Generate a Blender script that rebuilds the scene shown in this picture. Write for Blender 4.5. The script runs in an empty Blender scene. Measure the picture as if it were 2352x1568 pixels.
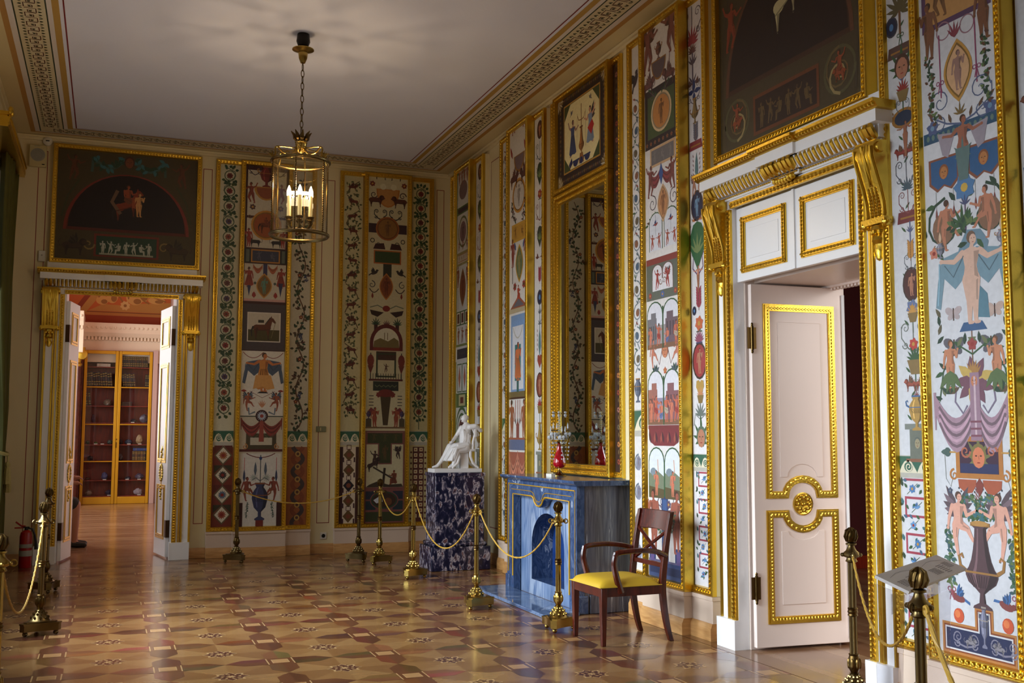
import bpy, math, random
from mathutils import Matrix, Vector
C = bpy.context.scene.collection
SC = bpy.context.scene
PI = math.pi
sin, cos = math.sin, math.cos

# ------------------------------------------------------------------ camera
cam = bpy.data.cameras.new('camera'); cam_o = bpy.data.objects.new('camera', cam); C.objects.link(cam_o)
cam.sensor_width = 36.0; cam.lens = 2394.88 * 36.0 / 2352.0; cam.clip_end = 200
YAW, PITCH, ROLL = 0.367937, 0.0904389, 0.002741
fw = Vector((sin(YAW) * cos(PITCH), cos(YAW) * cos(PITCH), sin(PITCH)))
r0 = Vector((cos(YAW), -sin(YAW), 0)); u0 = r0.cross(fw)
rt = r0 * cos(ROLL) + u0 * sin(ROLL); up = -r0 * sin(ROLL) + u0 * cos(ROLL)
cam_o.matrix_world = Matrix(((rt.x, up.x, -fw.x, 0), (rt.y, up.y, -fw.y, 0), (rt.z, up.z, -fw.z, 1.45), (0, 0, 0, 1)))
SC.camera = cam_o

# ------------------------------------------------------------------ view, world, daylight
vs = SC.view_settings
vs.view_transform = 'Standard'; vs.look = 'None'; vs.gamma = 1; vs.use_curve_mapping = False
vs.exposure = -0.48
wd = bpy.data.worlds.new('sky'); SC.world = wd; wd.use_nodes = True
bg = wd.node_tree.nodes['Background']; bg.inputs[0].default_value = (0.7, 0.8, 1.0, 1); bg.inputs[1].default_value = 0.25

def area(name, loc, rot, sx, sy, power, col, spread=PI):
    l = bpy.data.lights.new(name, 'AREA'); l.shape = 'RECTANGLE'; l.size = sx; l.size_y = sy
    l.energy = power; l.color = col; l.spread = spread
    o = bpy.data.objects.new(name, l); C.objects.link(o); o.location = loc; o.rotation_euler = rot
    return o
# daylight standing outside each window of the left wall (the window openings are cut in that wall)
WINS = [(0.5, 2.3), (3.9, 5.7), (7.4, 9.2), (10.75, 12.55)]
DAY = (0.81, 0.905, 1.0)
for i, ((a_, b_), pw) in enumerate(zip(WINS, (80, 200, 265, 30))):
    area('daylight', (-1.62, (a_ + b_) / 2, 2.1), (0, -math.radians(90 - 31), 0), 2.6, b_ - a_, pw, DAY, math.radians(98))
# daylight in the room beyond the far doorway
area('daylight_cabinet', (-2.35, 17.6, 2.6), (0, -math.radians(84), 0), 3.0, 3.4, 280, (1.0, 0.97, 0.95), math.radians(160))
area('daylight_cabinet', (-2.35, 21.6, 2.6), (0, -math.radians(84), 0), 3.0, 2.0, 170, (1.0, 0.97, 0.95), math.radians(160))
area('fill_red_room', (6.4, 1.3, 2.6), (math.radians(58), 0, math.radians(8)), 2.2, 2.4, 125, (1.0, 0.96, 0.92), math.radians(100))  # unseen area light, added to brighten the red room's floor

# ------------------------------------------------------------------ mesh building
def lin(c):
    return tuple((x / 255 / 12.92 if x / 255 <= 0.04045 else ((x / 255 + 0.055) / 1.055) ** 2.4) for x in c)

class MB:
    def __init__(s): s.v = []; s.f = []; s.m = []
    def add(s, vs_, fs_, mi=0):
        n = len(s.v); s.v += [tuple(p) for p in vs_]; s.f += [tuple(i + n for i in f) for f in fs_]; s.m += [mi] * len(fs_)
        return s
    def box(s, x0, y0, z0, x1, y1, z1, mi=0):
        x0, x1 = min(x0, x1), max(x0, x1); y0, y1 = min(y0, y1), max(y0, y1); z0, z1 = min(z0, z1), max(z0, z1)
        return s.add([(x0, y0, z0), (x1, y0, z0), (x1, y1, z0), (x0, y1, z0), (x0, y0, z1), (x1, y0, z1), (x1, y1, z1), (x0, y1, z1)],
              [(0, 3, 2, 1), (4, 5, 6, 7), (0, 1, 5, 4), (1, 2, 6, 5), (2, 3, 7, 6), (3, 0, 4, 7)], mi)
    def lathe(s, prof, seg=16, c=(0, 0, 0), mi=0, flute=0, sx=1, sy=1):
        vs_ = []; fs_ = []; n = len(prof)
        for (r, z) in prof:
            for k in range(seg):
                a = 2 * PI * k / seg; q = r * (1 - flute * (k % 2))
                vs_.append((c[0] + q * cos(a) * sx, c[1] + q * sin(a) * sy, c[2] + z))
        for i in range(n - 1):
            for k in range(seg):
                k2 = (k + 1) % seg
                fs_.append((i * seg + k, i * seg + k2, (i + 1) * seg + k2, (i + 1) * seg + k))
        fs_.append(tuple(reversed(range(seg)))); fs_.append(tuple(range((n - 1) * seg, n * seg)))
        return s.add(vs_, fs_, mi)
    def tube(s, path, rad, seg=8, mi=0, closed=False, flat=1.0):
        P = [Vector(p) for p in path]; n = len(P); vs_ = []; fs_ = []
        rr = rad if isinstance(rad, (list, tuple)) else [rad] * n
        prev = None
        for i in range(n):
            if closed: t = P[(i + 1) % n] - P[i - 1]
            else: t = P[min(i + 1, n - 1)] - P[max(i - 1, 0)]
            t.normalize()
            if prev is None:
                a = Vector((0, 0, 1)) if abs(t.z) < 0.9 else Vector((1, 0, 0))
                nrm = (a - t * a.dot(t)).normalized()
            else:
                nrm = prev - t * prev.dot(t)
                nrm = nrm.normalized() if nrm.length > 1e-6 else Vector((1, 0, 0))
            prev = nrm; b = t.cross(nrm)
            for k in range(seg):
                an = 2 * PI * k / seg
                vs_.append(P[i] + nrm * (cos(an) * rr[i]) + b * (sin(an) * rr[i] * flat))
        m = n if closed else n - 1
        for i in range(m):
            for k in range(seg):
                j = (i + 1) % n; k2 = (k + 1) % seg
                fs_.append((i * seg + k, i * seg + k2, j * seg + k2, j * seg + k))
        if not closed:
            fs_.append(tuple(reversed(range(seg)))); fs_.append(tuple(range((n - 1) * seg, n * seg)))
        return s.add(vs_, fs_, mi)
    def ell(s, c, r, seg=12, rings=8, mi=0):
        if not isinstance(r, (list, tuple)): r = (r, r, r)
        vs_ = [(c[0], c[1], c[2] - r[2])]; fs_ = []
        for i in range(1, rings):
            a = -PI / 2 + PI * i / rings
            for k in range(seg):
                b = 2 * PI * k / seg
                vs_.append((c[0] + r[0] * cos(a) * cos(b), c[1] + r[1] * cos(a) * sin(b), c[2] + r[2] * sin(a)))
        vs_.append((c[0], c[1], c[2] + r[2])); T = len(vs_) - 1
        for k in range(seg):
            k2 = (k + 1) % seg
            fs_.append((0, 1 + k2, 1 + k)); fs_.append((T, T - seg + k, T - seg + k2))
            for i in range(rings - 2):
                o = 1 + i * seg
                fs_.append((o + k, o + k2, o + seg + k2, o + seg + k))
        return s.add(vs_, fs_, mi)
    def prism(s, pts, a, b, ax='y', mi=0):
        # pts: 2-D polygon; extruded along axis ax from a to b.  ax y -> (x,z); x -> (y,z); z -> (x,y)
        f = {'y': lambda p, t: (p[0], t, p[1]), 'x': lambda p, t: (t, p[0], p[1]), 'z': lambda p, t: (p[0], p[1], t)}[ax]
        n = len(pts); vs_ = [f(p, a) for p in pts] + [f(p, b) for p in pts]
        fs_ = [tuple(range(n)), tuple(reversed(range(n, 2 * n)))] + [((i + 1) % n, i, n + i, n + (i + 1) % n) for i in range(n)]
        return s.add(vs_, fs_, mi)
    def sweep(s, prof, x0, x1, mi=0, ax='x'):
        # closed profile in (y,z) pulled straight along x from x0 to x1
        n = len(prof); vs_ = [(x0, p[0], p[1]) for p in prof] + [(x1, p[0], p[1]) for p in prof]
        fs_ = [tuple(reversed(range(n))), tuple(range(n, 2 * n))] + [(i, (i + 1) % n, n + (i + 1) % n, n + i) for i in range(n)]
        return s.add(vs_, fs_, mi)
    def xform(s, M, start=0):
        for i in range(start, len(s.v)): s.v[i] = tuple(M @ Vector(s.v[i]))
        return s

def set_in(b, k, v):
    if k in b.inputs: b.inputs[k].default_value = v

def finish(me, angle=35):
    me.validate(); me.update()
    if angle:
        me.polygons.foreach_set('use_smooth', [True] * len(me.polygons))
        me.set_sharp_from_angle(angle=math.radians(angle))

def obj(name, mb, mats, parent=None, loc=(0, 0, 0), rotz=0, angle=35, bevel=0, fix=True):
    me = bpy.data.meshes.new(name)
    me.from_pydata(mb.v, [], mb.f)
    if not isinstance(mats, (list, tuple)): mats = [mats]
    for m in mats: me.materials.append(m)
    if len(mats) > 1: me.polygons.foreach_set('material_index', mb.m)
    if fix:
        import bmesh
        bm = bmesh.new(); bm.from_mesh(me); bmesh.ops.recalc_face_normals(bm, faces=bm.faces); bm.to_mesh(me); bm.free()
    finish(me, angle)
    o = bpy.data.objects.new(name, me); C.objects.link(o)
    o.location = loc; o.rotation_euler = (0, 0, rotz)
    if parent is not None: o.parent = parent
    if bevel:
        b = o.modifiers.new('bevel', 'BEVEL'); b.width = bevel; b.segments = 2; b.limit_method = 'ANGLE'; b.angle_limit = math.radians(40)
    return o

def tag(o, label, cat, group=None):
    o['label'] = label; o['category'] = cat
    if group: o['group'] = group
    return o
def thing(name, label, cat, loc=(0, 0, 0), rotz=0, group=None):
    o = bpy.data.objects.new(name, None); C.objects.link(o); o.location = loc; o.rotation_euler = (0, 0, rotz); o.empty_display_size = 0.1
    return tag(o, label, cat, group)
def struct(name, mb, mats, parent=None, **k):
    o = obj(name, mb, mats, parent, **k)
    if parent is None: o['kind'] = 'structure'
    return o
def dup(root, loc, rotz, label=None, group=None):
    r = root.copy(); C.objects.link(r); r.location = loc; r.rotation_euler = (0, 0, rotz)
    if label: r['label'] = label
    if group: r['group'] = group
    for ch in list(root.children):
        c = ch.copy(); C.objects.link(c); c.parent = r
        for g in ch.children:
            d = g.copy(); C.objects.link(d); d.parent = c
    return r

# ------------------------------------------------------------------ materials
def mat(name, col, rough=0.5, metal=0.0, noise=0.0, nscale=20, bump=0.0, bscale=60, coat=0.0, **kw):
    m = bpy.data.materials.new(name); m.use_nodes = True
    nt = m.node_tree; b = nt.nodes['Principled BSDF']
    c = lin(col); b.inputs['Base Color'].default_value = (*c, 1)
    b.inputs['Roughness'].default_value = rough; b.inputs['Metallic'].default_value = metal
    set_in(b, 'Coat Weight', coat); set_in(b, 'Coat Roughness', 0.08)
    for k, v in kw.items(): set_in(b, k.replace('_', ' '), v)
    if noise or bump:
        tc = nt.nodes.new('ShaderNodeTexCoord')
        if noise:
            n = nt.nodes.new('ShaderNodeTexNoise'); n.inputs['Scale'].default_value = nscale; n.inputs['Detail'].default_value = 4
            nt.links.new(tc.outputs['Object'], n.inputs['Vector'])
            mx = nt.nodes.new('ShaderNodeMix'); mx.data_type = 'RGBA'
            mx.inputs[6].default_value = (*[x * (1 - noise) for x in c], 1); mx.inputs[7].default_value = (*[min(1, x * (1 + noise)) for x in c], 1)
            nt.links.new(n.outputs['Fac'], mx.inputs[0]); nt.links.new(mx.outputs[2], b.inputs['Base Color'])
        if bump:
            n2 = nt.nodes.new('ShaderNodeTexNoise'); n2.inputs['Scale'].default_value = bscale; n2.inputs['Detail'].default_value = 3
            nt.links.new(tc.outputs['Object'], n2.inputs['Vector'])
            bp = nt.nodes.new('ShaderNodeBump'); bp.inputs['Strength'].default_value = bump; bp.inputs['Distance'].default_value = 0.01
            nt.links.new(n2.outputs['Fac'], bp.inputs['Height']); nt.links.new(bp.outputs['Normal'], b.inputs['Normal'])
    return m

def marble(name, base, stops, scale=4, stretch=(1, 1, 1), rough=0.16, detail=8, dist=2.5, rot=(0, 0, 0)):
    m = bpy.data.materials.new(name); m.use_nodes = True
    nt = m.node_tree; b = nt.nodes['Principled BSDF']; b.inputs['Roughness'].default_value = rough
    tc = nt.nodes.new('ShaderNodeTexCoord'); mp = nt.nodes.new('ShaderNodeMapping')
    mp.inputs['Scale'].default_value = stretch; mp.inputs['Rotation'].default_value = rot
    nt.links.new(tc.outputs['Object'], mp.inputs['Vector'])
    n = nt.nodes.new('ShaderNodeTexNoise'); n.inputs['Scale'].default_value = scale; n.inputs['Detail'].default_value = detail
    n.inputs['Distortion'].default_value = dist
    nt.links.new(mp.outputs['Vector'], n.inputs['Vector'])
    cr = nt.nodes.new('ShaderNodeValToRGB'); nt.links.new(n.outputs['Fac'], cr.inputs['Fac'])
    el = cr.color_ramp.elements
    el[0].position = 0; el[0].color = (*lin(base), 1); el[1].position = 1; el[1].color = (*lin(base), 1)
    for p, c in stops:
        e = el.new(p); e.color = (*lin(c), 1)
    nt.links.new(cr.outputs['Color'], b.inputs['Base Color'])
    return m

def wood(name, c1, c2, scale=3, stretch=(1, 14, 1), rough=0.3, coat=0.0):
    m = bpy.data.materials.new(name); m.use_nodes = True
    nt = m.node_tree; b = nt.nodes['Principled BSDF']; b.inputs['Roughness'].default_value = rough
    set_in(b, 'Coat Weight', coat); set_in(b, 'Coat Roughness', 0.1)
    tc = nt.nodes.new('ShaderNodeTexCoord'); mp = nt.nodes.new('ShaderNodeMapping'); mp.inputs['Scale'].default_value = stretch
    nt.links.new(tc.outputs['Object'], mp.inputs['Vector'])
    n = nt.nodes.new('ShaderNodeTexNoise'); n.inputs['Scale'].default_value = scale; n.inputs['Detail'].default_value = 6; n.inputs['Distortion'].default_value = 0.6
    nt.links.new(mp.outputs['Vector'], n.inputs['Vector'])
    cr = nt.nodes.new('ShaderNodeValToRGB'); nt.links.new(n.outputs['Fac'], cr.inputs['Fac'])
    cr.color_ramp.elements[0].position = 0.3; cr.color_ramp.elements[0].color = (*lin(c1), 1)
    cr.color_ramp.elements[1].position = 0.7; cr.color_ramp.elements[1].color = (*lin(c2), 1)
    nt.links.new(cr.outputs['Color'], b.inputs['Base Color'])
    return m

def pigment(name, rough, grain=0.0, coat=0.0, gscale=(1, 1, 1), coat_rough=0.06, nsc=3):
    """material whose colour comes from each inlaid or painted piece ('col')"""
    m = bpy.data.materials.new(name); m.use_nodes = True
    nt = m.node_tree; b = nt.nodes['Principled BSDF']; b.inputs['Roughness'].default_value = rough
    set_in(b, 'Coat Weight', coat); set_in(b, 'Coat Roughness', coat_rough)
    at = nt.nodes.new('ShaderNodeAttribute'); at.attribute_name = 'col'
    if grain:
        tc = nt.nodes.new('ShaderNodeTexCoord'); mp = nt.nodes.new('ShaderNodeMapping'); mp.inputs['Scale'].default_value = gscale
        nt.links.new(tc.outputs['Object'], mp.inputs['Vector'])
        n = nt.nodes.new('ShaderNodeTexNoise'); n.inputs['Scale'].default_value = nsc; n.inputs['Detail'].default_value = 6
        nt.links.new(mp.outputs['Vector'], n.inputs['Vector'])
        mr = nt.nodes.new('ShaderNodeMapRange'); mr.inputs[3].default_value = 1 - grain; mr.inputs[4].default_value = 1 + grain
        nt.links.new(n.outputs['Fac'], mr.inputs[0])
        mu = nt.nodes.new('ShaderNodeVectorMath'); mu.operation = 'SCALE'
        nt.links.new(at.outputs['Color'], mu.inputs[0]); nt.links.new(mr.outputs[0], mu.inputs['Scale'])
        nt.links.new(mu.outputs[0], b.inputs['Base Color'])
    else:
        nt.links.new(at.outputs['Color'], b.inputs['Base Color'])
    return m

def clear(name, tint, gloss=0.08, rough=0.02):
    """thin glass: light goes straight through, a share is mirrored at grazing angles"""
    m = bpy.data.materials.new(name); m.use_nodes = True; nt = m.node_tree; nt.nodes.clear()
    o = nt.nodes.new('ShaderNodeOutputMaterial'); t = nt.nodes.new('ShaderNodeBsdfTransparent'); g = nt.nodes.new('ShaderNodeBsdfGlossy')
    t.inputs[0].default_value = (*tint, 1); g.inputs['Roughness'].default_value = rough
    lw = nt.nodes.new('ShaderNodeLayerWeight'); lw.inputs[0].default_value = 0.25
    mr = nt.nodes.new('ShaderNodeMapRange'); mr.inputs[3].default_value = gloss; mr.inputs[4].default_value = 0.6
    mx = nt.nodes.new('ShaderNodeMixShader')
    nt.links.new(lw.outputs['Facing'], mr.inputs[0]); nt.links.new(mr.outputs[0], mx.inputs[0])
    nt.links.new(t.outputs[0], mx.inputs[1]); nt.links.new(g.outputs[0], mx.inputs[2]); nt.links.new(mx.outputs[0], o.inputs[0])
    return m

def glow(name, col, st):
    m = bpy.data.materials.new(name); m.use_nodes = True; nt = m.node_tree; b = nt.nodes['Principled BSDF']
    b.inputs['Base Color'].default_value = (*col, 1); set_in(b, 'Emission Color', (*col, 1)); set_in(b, 'Emission Strength', st)
    return m

GOLD = mat('gold_leaf', (222, 184, 72), 0.29, 1.0, noise=0.14, nscale=9, bump=0.12, bscale=90)
GOLD2 = mat('gold_leaf_matt', (204, 164, 58), 0.42, 1.0, noise=0.15, nscale=6)
GOLDP = mat('gilt_paint', (206, 156, 30), 0.34, 0.35, noise=0.1, nscale=5)
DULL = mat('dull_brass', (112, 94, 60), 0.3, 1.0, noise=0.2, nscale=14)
BRASS = mat('brass', (160, 134, 70), 0.25, 1.0, noise=0.12, nscale=8)
BRONZE = mat('aged_bronze', (92, 72, 40), 0.32, 1.0, noise=0.2, nscale=30)
CREAM = mat('cream_wall_paint', (220, 206, 168), 0.6, noise=0.03, nscale=3)
CREAM2 = mat('ceiling_paint', (216, 210, 206), 0.7, noise=0.02, nscale=2)
WHITE = mat('white_gloss_paint', (240, 239, 240), 0.3, noise=0.02, nscale=4)
PINKW = mat('rosy_white_paint', (240, 222, 212), 0.32, noise=0.02, nscale=4)
DADO = mat('pink_dado_paint', (214, 190, 170), 0.5, noise=0.03, nscale=4)
OAK = wood('oak_baseboard', (176, 124, 70), (206, 156, 98), 3, (2, 2, 14), 0.35)
MAHOG = wood('mahogany', (52, 14, 8), (84, 26, 12), 4, (10, 10, 1.5), 0.26)
LEATH = mat('yellow_seat_fabric', (196, 158, 34), 0.55, noise=0.05, nscale=30, bump=0.05, bscale=300)
BLUEM = marble('blue_marble', (40, 56, 86), [(0.3, (40, 56, 88)), (0.42, (64, 84, 120)), (0.5, (44, 64, 98)), (0.56, (84, 102, 134)), (0.60, (50, 70, 106)), (0.64, (78, 98, 132)), (0.66, (176, 184, 196)), (0.69, (56, 76, 112))], 9, (1, 1, 0.4), 0.14, 10, 1.2)
BLUEL = marble('light_blue_marble', (98, 118, 152), [(0.34, (88, 110, 146)), (0.46, (122, 140, 170)), (0.52, (88, 110, 148)), (0.58, (152, 166, 188)), (0.66, (96, 118, 154))], 5, (1, 1, 0.16), 0.18, 9, .8, (0, .5, 0))
BLUED = marble('deep_blue_firebox', (16, 46, 104), [(0.4, (18, 52, 112)), (0.6, (14, 42, 96))], 3, (1, 1, 1), 0.4)
GREYM = marble('grey_marble', (72, 74, 88), [(0.35, (60, 62, 76)), (0.44, (92, 94, 106)), (0.5, (66, 68, 82)), (0.56, (104, 106, 116)), (0.59, (70, 72, 86)), (0.615, (158, 160, 166)), (0.635, (72, 74, 88))], 15, (1, 1, 0.06), 0.22, 8, .5)
HEARTHM = marble('hearth_marble', (70, 86, 116), [(0.4, (66, 82, 112)), (0.52, (104, 122, 152)), (0.6, (74, 90, 120)), (0.68, (150, 162, 184)), (0.72, (74, 90, 120))], 2, (1, 0.6, 1), 0.07)
BRECC = marble('breccia_marble', (20, 24, 44), [(0.40, (24, 26, 48)), (0.49, (34, 34, 58)), (0.535, (72, 68, 88)), (0.57, (128, 120, 132)), (0.60, (196, 186, 188)), (0.625, (96, 76, 84)), (0.65, (34, 34, 56)), (0.69, (140, 92, 86)), (0.73, (40, 36, 56))], 17, (1.3, 1.3, .7), 0.14, 12, .5, (.6, .5, 0))
MARB = mat('white_statuary_marble', (226, 222, 220), 0.35, noise=0.03, nscale=10)
MIRROR = mat('mirror_glass', (214, 216, 212), 0.0, 1.0)
VELVET = mat('green_velvet', (78, 74, 8), 0.75, noise=0.15, nscale=8)
TASSEL = mat('gold_thread', (170, 158, 96), 0.6, noise=0.2, nscale=60)
ROPE = mat('gold_rope', (180, 140, 52), 0.5, noise=0.2, nscale=80)
GLASS = clear('lantern_glass', (0.97, 0.95, 0.86), 0.06)
PANE = clear('pane_glass', (0.96, 0.98, 0.98), 0.02)
ACRYL = clear('clear_acrylic', (0.93, 0.92, 0.94), 0.08)
CRYST = mat('cut_crystal', (236, 240, 246), 0.06, coat=0.6, Transmission_Weight=0.6)
BULB = glow('lit_bulb', (1.0, 0.80, 0.52), 26.0)
CANDLE = mat('candle_sleeve', (238, 224, 176), 0.5)
BLACKM = mat('black_metal', (20, 16, 18), 0.4, 0.5)
RUBY = mat('ruby_glass', (176, 6, 24), 0.05, 0.0, coat=0.5, Transmission_Weight=0.25)
PLASTIC = mat('white_plastic', (214, 210, 200), 0.4)
PLASTG = mat('grey_plastic', (150, 148, 140), 0.5)
PLASTC = mat('cream_plastic', (196, 182, 136), 0.5)
REDP = mat('red_enamel', (150, 12, 14), 0.25)
BLACK = mat('black_rubber', (14, 14, 20), 0.5)
BROWNM = mat('dark_hinge', (70, 48, 30), 0.35, 0.9)
DKRED = mat('dark_red_wall', (74, 5, 8), 0.7, noise=0.08, nscale=5)
CABIN = wood('red_cabinet_wood', (112, 24, 8), (150, 44, 12), 3, (8, 8, 1), 0.4)
ROSEW = mat('rose_wall', (190, 160, 150), 0.6, noise=0.04, nscale=3)
LINTW = mat('pale_cornice', (226, 208, 182), 0.6)
ORANGE = mat('orange_vault', (196, 104, 38), 0.7, noise=0.1, nscale=2)
REDFR = mat('red_brown_frieze', (158, 66, 22), 0.7, noise=0.08, nscale=2)
DKWOOD = wood('dark_red_marble', (66, 26, 20), (104, 44, 34), 3, (5, 5, 2), 0.25)
SKIN = mat('skin', (158, 106, 82), 0.5, noise=0.05, nscale=12)
SHOE = mat('black_shoe', (16, 14, 16), 0.45)
CLOTHW = mat('pale_shirt', (214, 200, 204), 0.8)
CLOTHD = mat('dark_skirt', (36, 32, 34), 0.85)
HAIR = mat('brown_hair', (62, 44, 30), 0.6)
PAINT = pigment('painted_canvas', 0.5, 0.16, 0.0, (1, 1, 1), nsc=34)
WALLP = pigment('painted_wall', 0.65)
FLOORM = pigment('inlaid_parquet', 0.24, 0.2, 0.25, (1.2, 14, 1), 0.12, 2.2)

# ------------------------------------------------------------------ flat painted or inlaid work
class Art:
    """flat coloured shapes in (u, v) metres, laid one over another in thin coats; becomes ONE mesh"""
    def __init__(s): s.v = []; s.f = []; s.c = []
    def poly(s, pts, col, lv=1):
        w = lv * 0.0006 + (len(s.f) % 40) * 0.000004      # every piece gets a coat thickness of its own
        n = len(s.v); s.v += [(p[0], p[1], w) for p in pts]; s.f.append(tuple(range(n, n + len(pts))))
        c = (*lin(col), 1); s.c += [c] * len(pts)
    def rect(s, u0, v0, u1, v1, col, lv=1): s.poly([(u0, v0), (u1, v0), (u1, v1), (u0, v1)], col, lv)
    def frame(s, u0, v0, u1, v1, t, col, lv=1):
        s.rect(u0, v0, u1, v0 + t, col, lv); s.rect(u0, v1 - t, u1, v1, col, lv)
        s.rect(u0, v0 + t, u0 + t, v1 - t, col, lv); s.rect(u1 - t, v0 + t, u1, v1 - t, col, lv)
    def ell(s, u, v, a, b, col, lv=1, n=18, rot=0):
        s.poly([(u + a * cos(t) * cos(rot) - b * sin(t) * sin(rot), v + a * cos(t) * sin(rot) + b * sin(t) * cos(rot)) for t in (2 * PI * k / n for k in range(n))], col, lv)
    def almond(s, u, v, a, b, col, lv=1):
        s.poly([(u + a * abs(sin(PI * k / 10)) ** 0.9, v - b + 2 * b * k / 10) for k in range(11)] +
               [(u - a * abs(sin(PI * k / 10)) ** 0.9, v + b - 2 * b * k / 10) for k in range(1, 10)], col, lv)
    def line(s, pts, w, col, lv=1, w1=None):
        """stroke; w may taper to w1"""
        n = len(pts); w1 = w if w1 is None else w1; L = []; R_ = []
        for i in range(n):
            a = pts[max(i - 1, 0)]; b = pts[min(i + 1, n - 1)]
            dx, dy = b[0] - a[0], b[1] - a[1]; d = math.hypot(dx, dy) or 1
            h = (w + (w1 - w) * i / max(n - 1, 1)) / 2
            L.append((pts[i][0] - dy / d * h, pts[i][1] + dx / d * h)); R_.append((pts[i][0] + dy / d * h, pts[i][1] - dx / d * h))
        for i in range(n - 1): s.poly([L[i], L[i + 1], R_[i + 1], R_[i]], col, lv)
    def limb(s, a, b, w0, w1, col, lv=1):
        s.line([a, b], w0, col, lv, w1); s.ell(a[0], a[1], w0 / 2, w0 / 2, col, lv, 8); s.ell(b[0], b[1], w1 / 2, w1 / 2, col, lv, 8)
    def leaf(s, u, v, ang, ln, w, col, lv=1):
        ca, sa = cos(ang), sin(ang)
        s.poly([(u + x * ca - y * sa, v + x * sa + y * ca) for x, y in ((0, 0), (ln * .35, w / 2), (ln * .7, w * .36), (ln, 0), (ln * .7, -w * .36), (ln * .35, -w / 2))], col, lv)
    def ring(s, u, v, r, w, col, lv=1, n=18, sy=1.0):
        for k in range(n):
            a, b = 2 * PI * k / n, 2 * PI * (k + 1) / n
            s.poly([(u + r * cos(a), v + r * sy * sin(a)), (u + r * cos(b), v + r * sy * sin(b)), (u + (r - w) * cos(b), v + (r - w) * sy * sin(b)), (u + (r - w) * cos(a), v + (r - w) * sy * sin(a))], col, lv)
    def spiral(s, u, v, r, turns, sg, a0, w, col, lv=1):
        N = int(12 * turns); P = []
        for k in range(N + 1):
            t = k / N; rr = r * (1 - .88 * t); a = a0 + sg * 2 * PI * turns * t
            P.append((u + rr * cos(a), v + rr * sin(a)))
        s.line(P, w, col, lv, w * .5)
    def flower(s, u, v, r, col, eye, lv=1, n=6):
        for k in range(n): s.leaf(u, v, 2 * PI * k / n + .3, r, r * .85, col, lv)
        s.ell(u, v, r * .32, r * .32, eye, lv + 1, 8)
    def build(s, name, m, parent=None, loc=(0, 0, 0), rotz=0, flat=False):
        me = bpy.data.meshes.new(name)
        if flat: vs_ = s.v                                  # lies in the x-y plane (floor), up
        else: vs_ = [(p[0], -p[2], p[1]) for p in s.v]      # hangs on a wall that faces -y
        fs_ = []
        for f in s.f:                                       # wind every piece so that it faces out
            a = sum(s.v[f[i]][0] * s.v[f[(i + 1) % len(f)]][1] - s.v[f[(i + 1) % len(f)]][0] * s.v[f[i]][1] for i in range(len(f)))
            fs_.append(f if a >= 0 else tuple(reversed(f)))
        me.from_pydata(vs_, [], fs_)
        at = me.attributes.new('col', 'FLOAT_COLOR', 'POINT')
        at.data.foreach_set('color', [x for c in s.c for x in c])
        me.materials.append(m); me.update()
        o = bpy.data.objects.new(name, me); C.objects.link(o); o.location = loc; o.rotation_euler = (0, 0, rotz)
        if parent is not None: o.parent = parent
        return o

# pigments
IV = (222, 216, 204); IV2 = (214, 206, 180); GR = (52, 84, 50); GR2 = (36, 62, 44); GR3 = (92, 112, 66); RD = (140, 44, 38); RD2 = (104, 34, 32)
BR = (110, 74, 46); BR2 = (72, 46, 32); OC = (186, 138, 62); OC2 = (150, 104, 44); BL = (44, 66, 118); BL2 = (104, 136, 164); BL3 = (28, 34, 64)
FL = (206, 160, 130); FL2 = (172, 116, 90); PK = (196, 140, 132); PU = (96, 52, 66); PU2 = (140, 108, 120); BK = (34, 26, 28); GY = (128, 128, 122); GY2 = (176, 172, 160)
TEAL = (58, 104, 110); WH = (236, 232, 224); DKB = (48, 30, 24); MAROON = (66, 20, 22); GREYV = (70, 62, 64)

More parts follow.
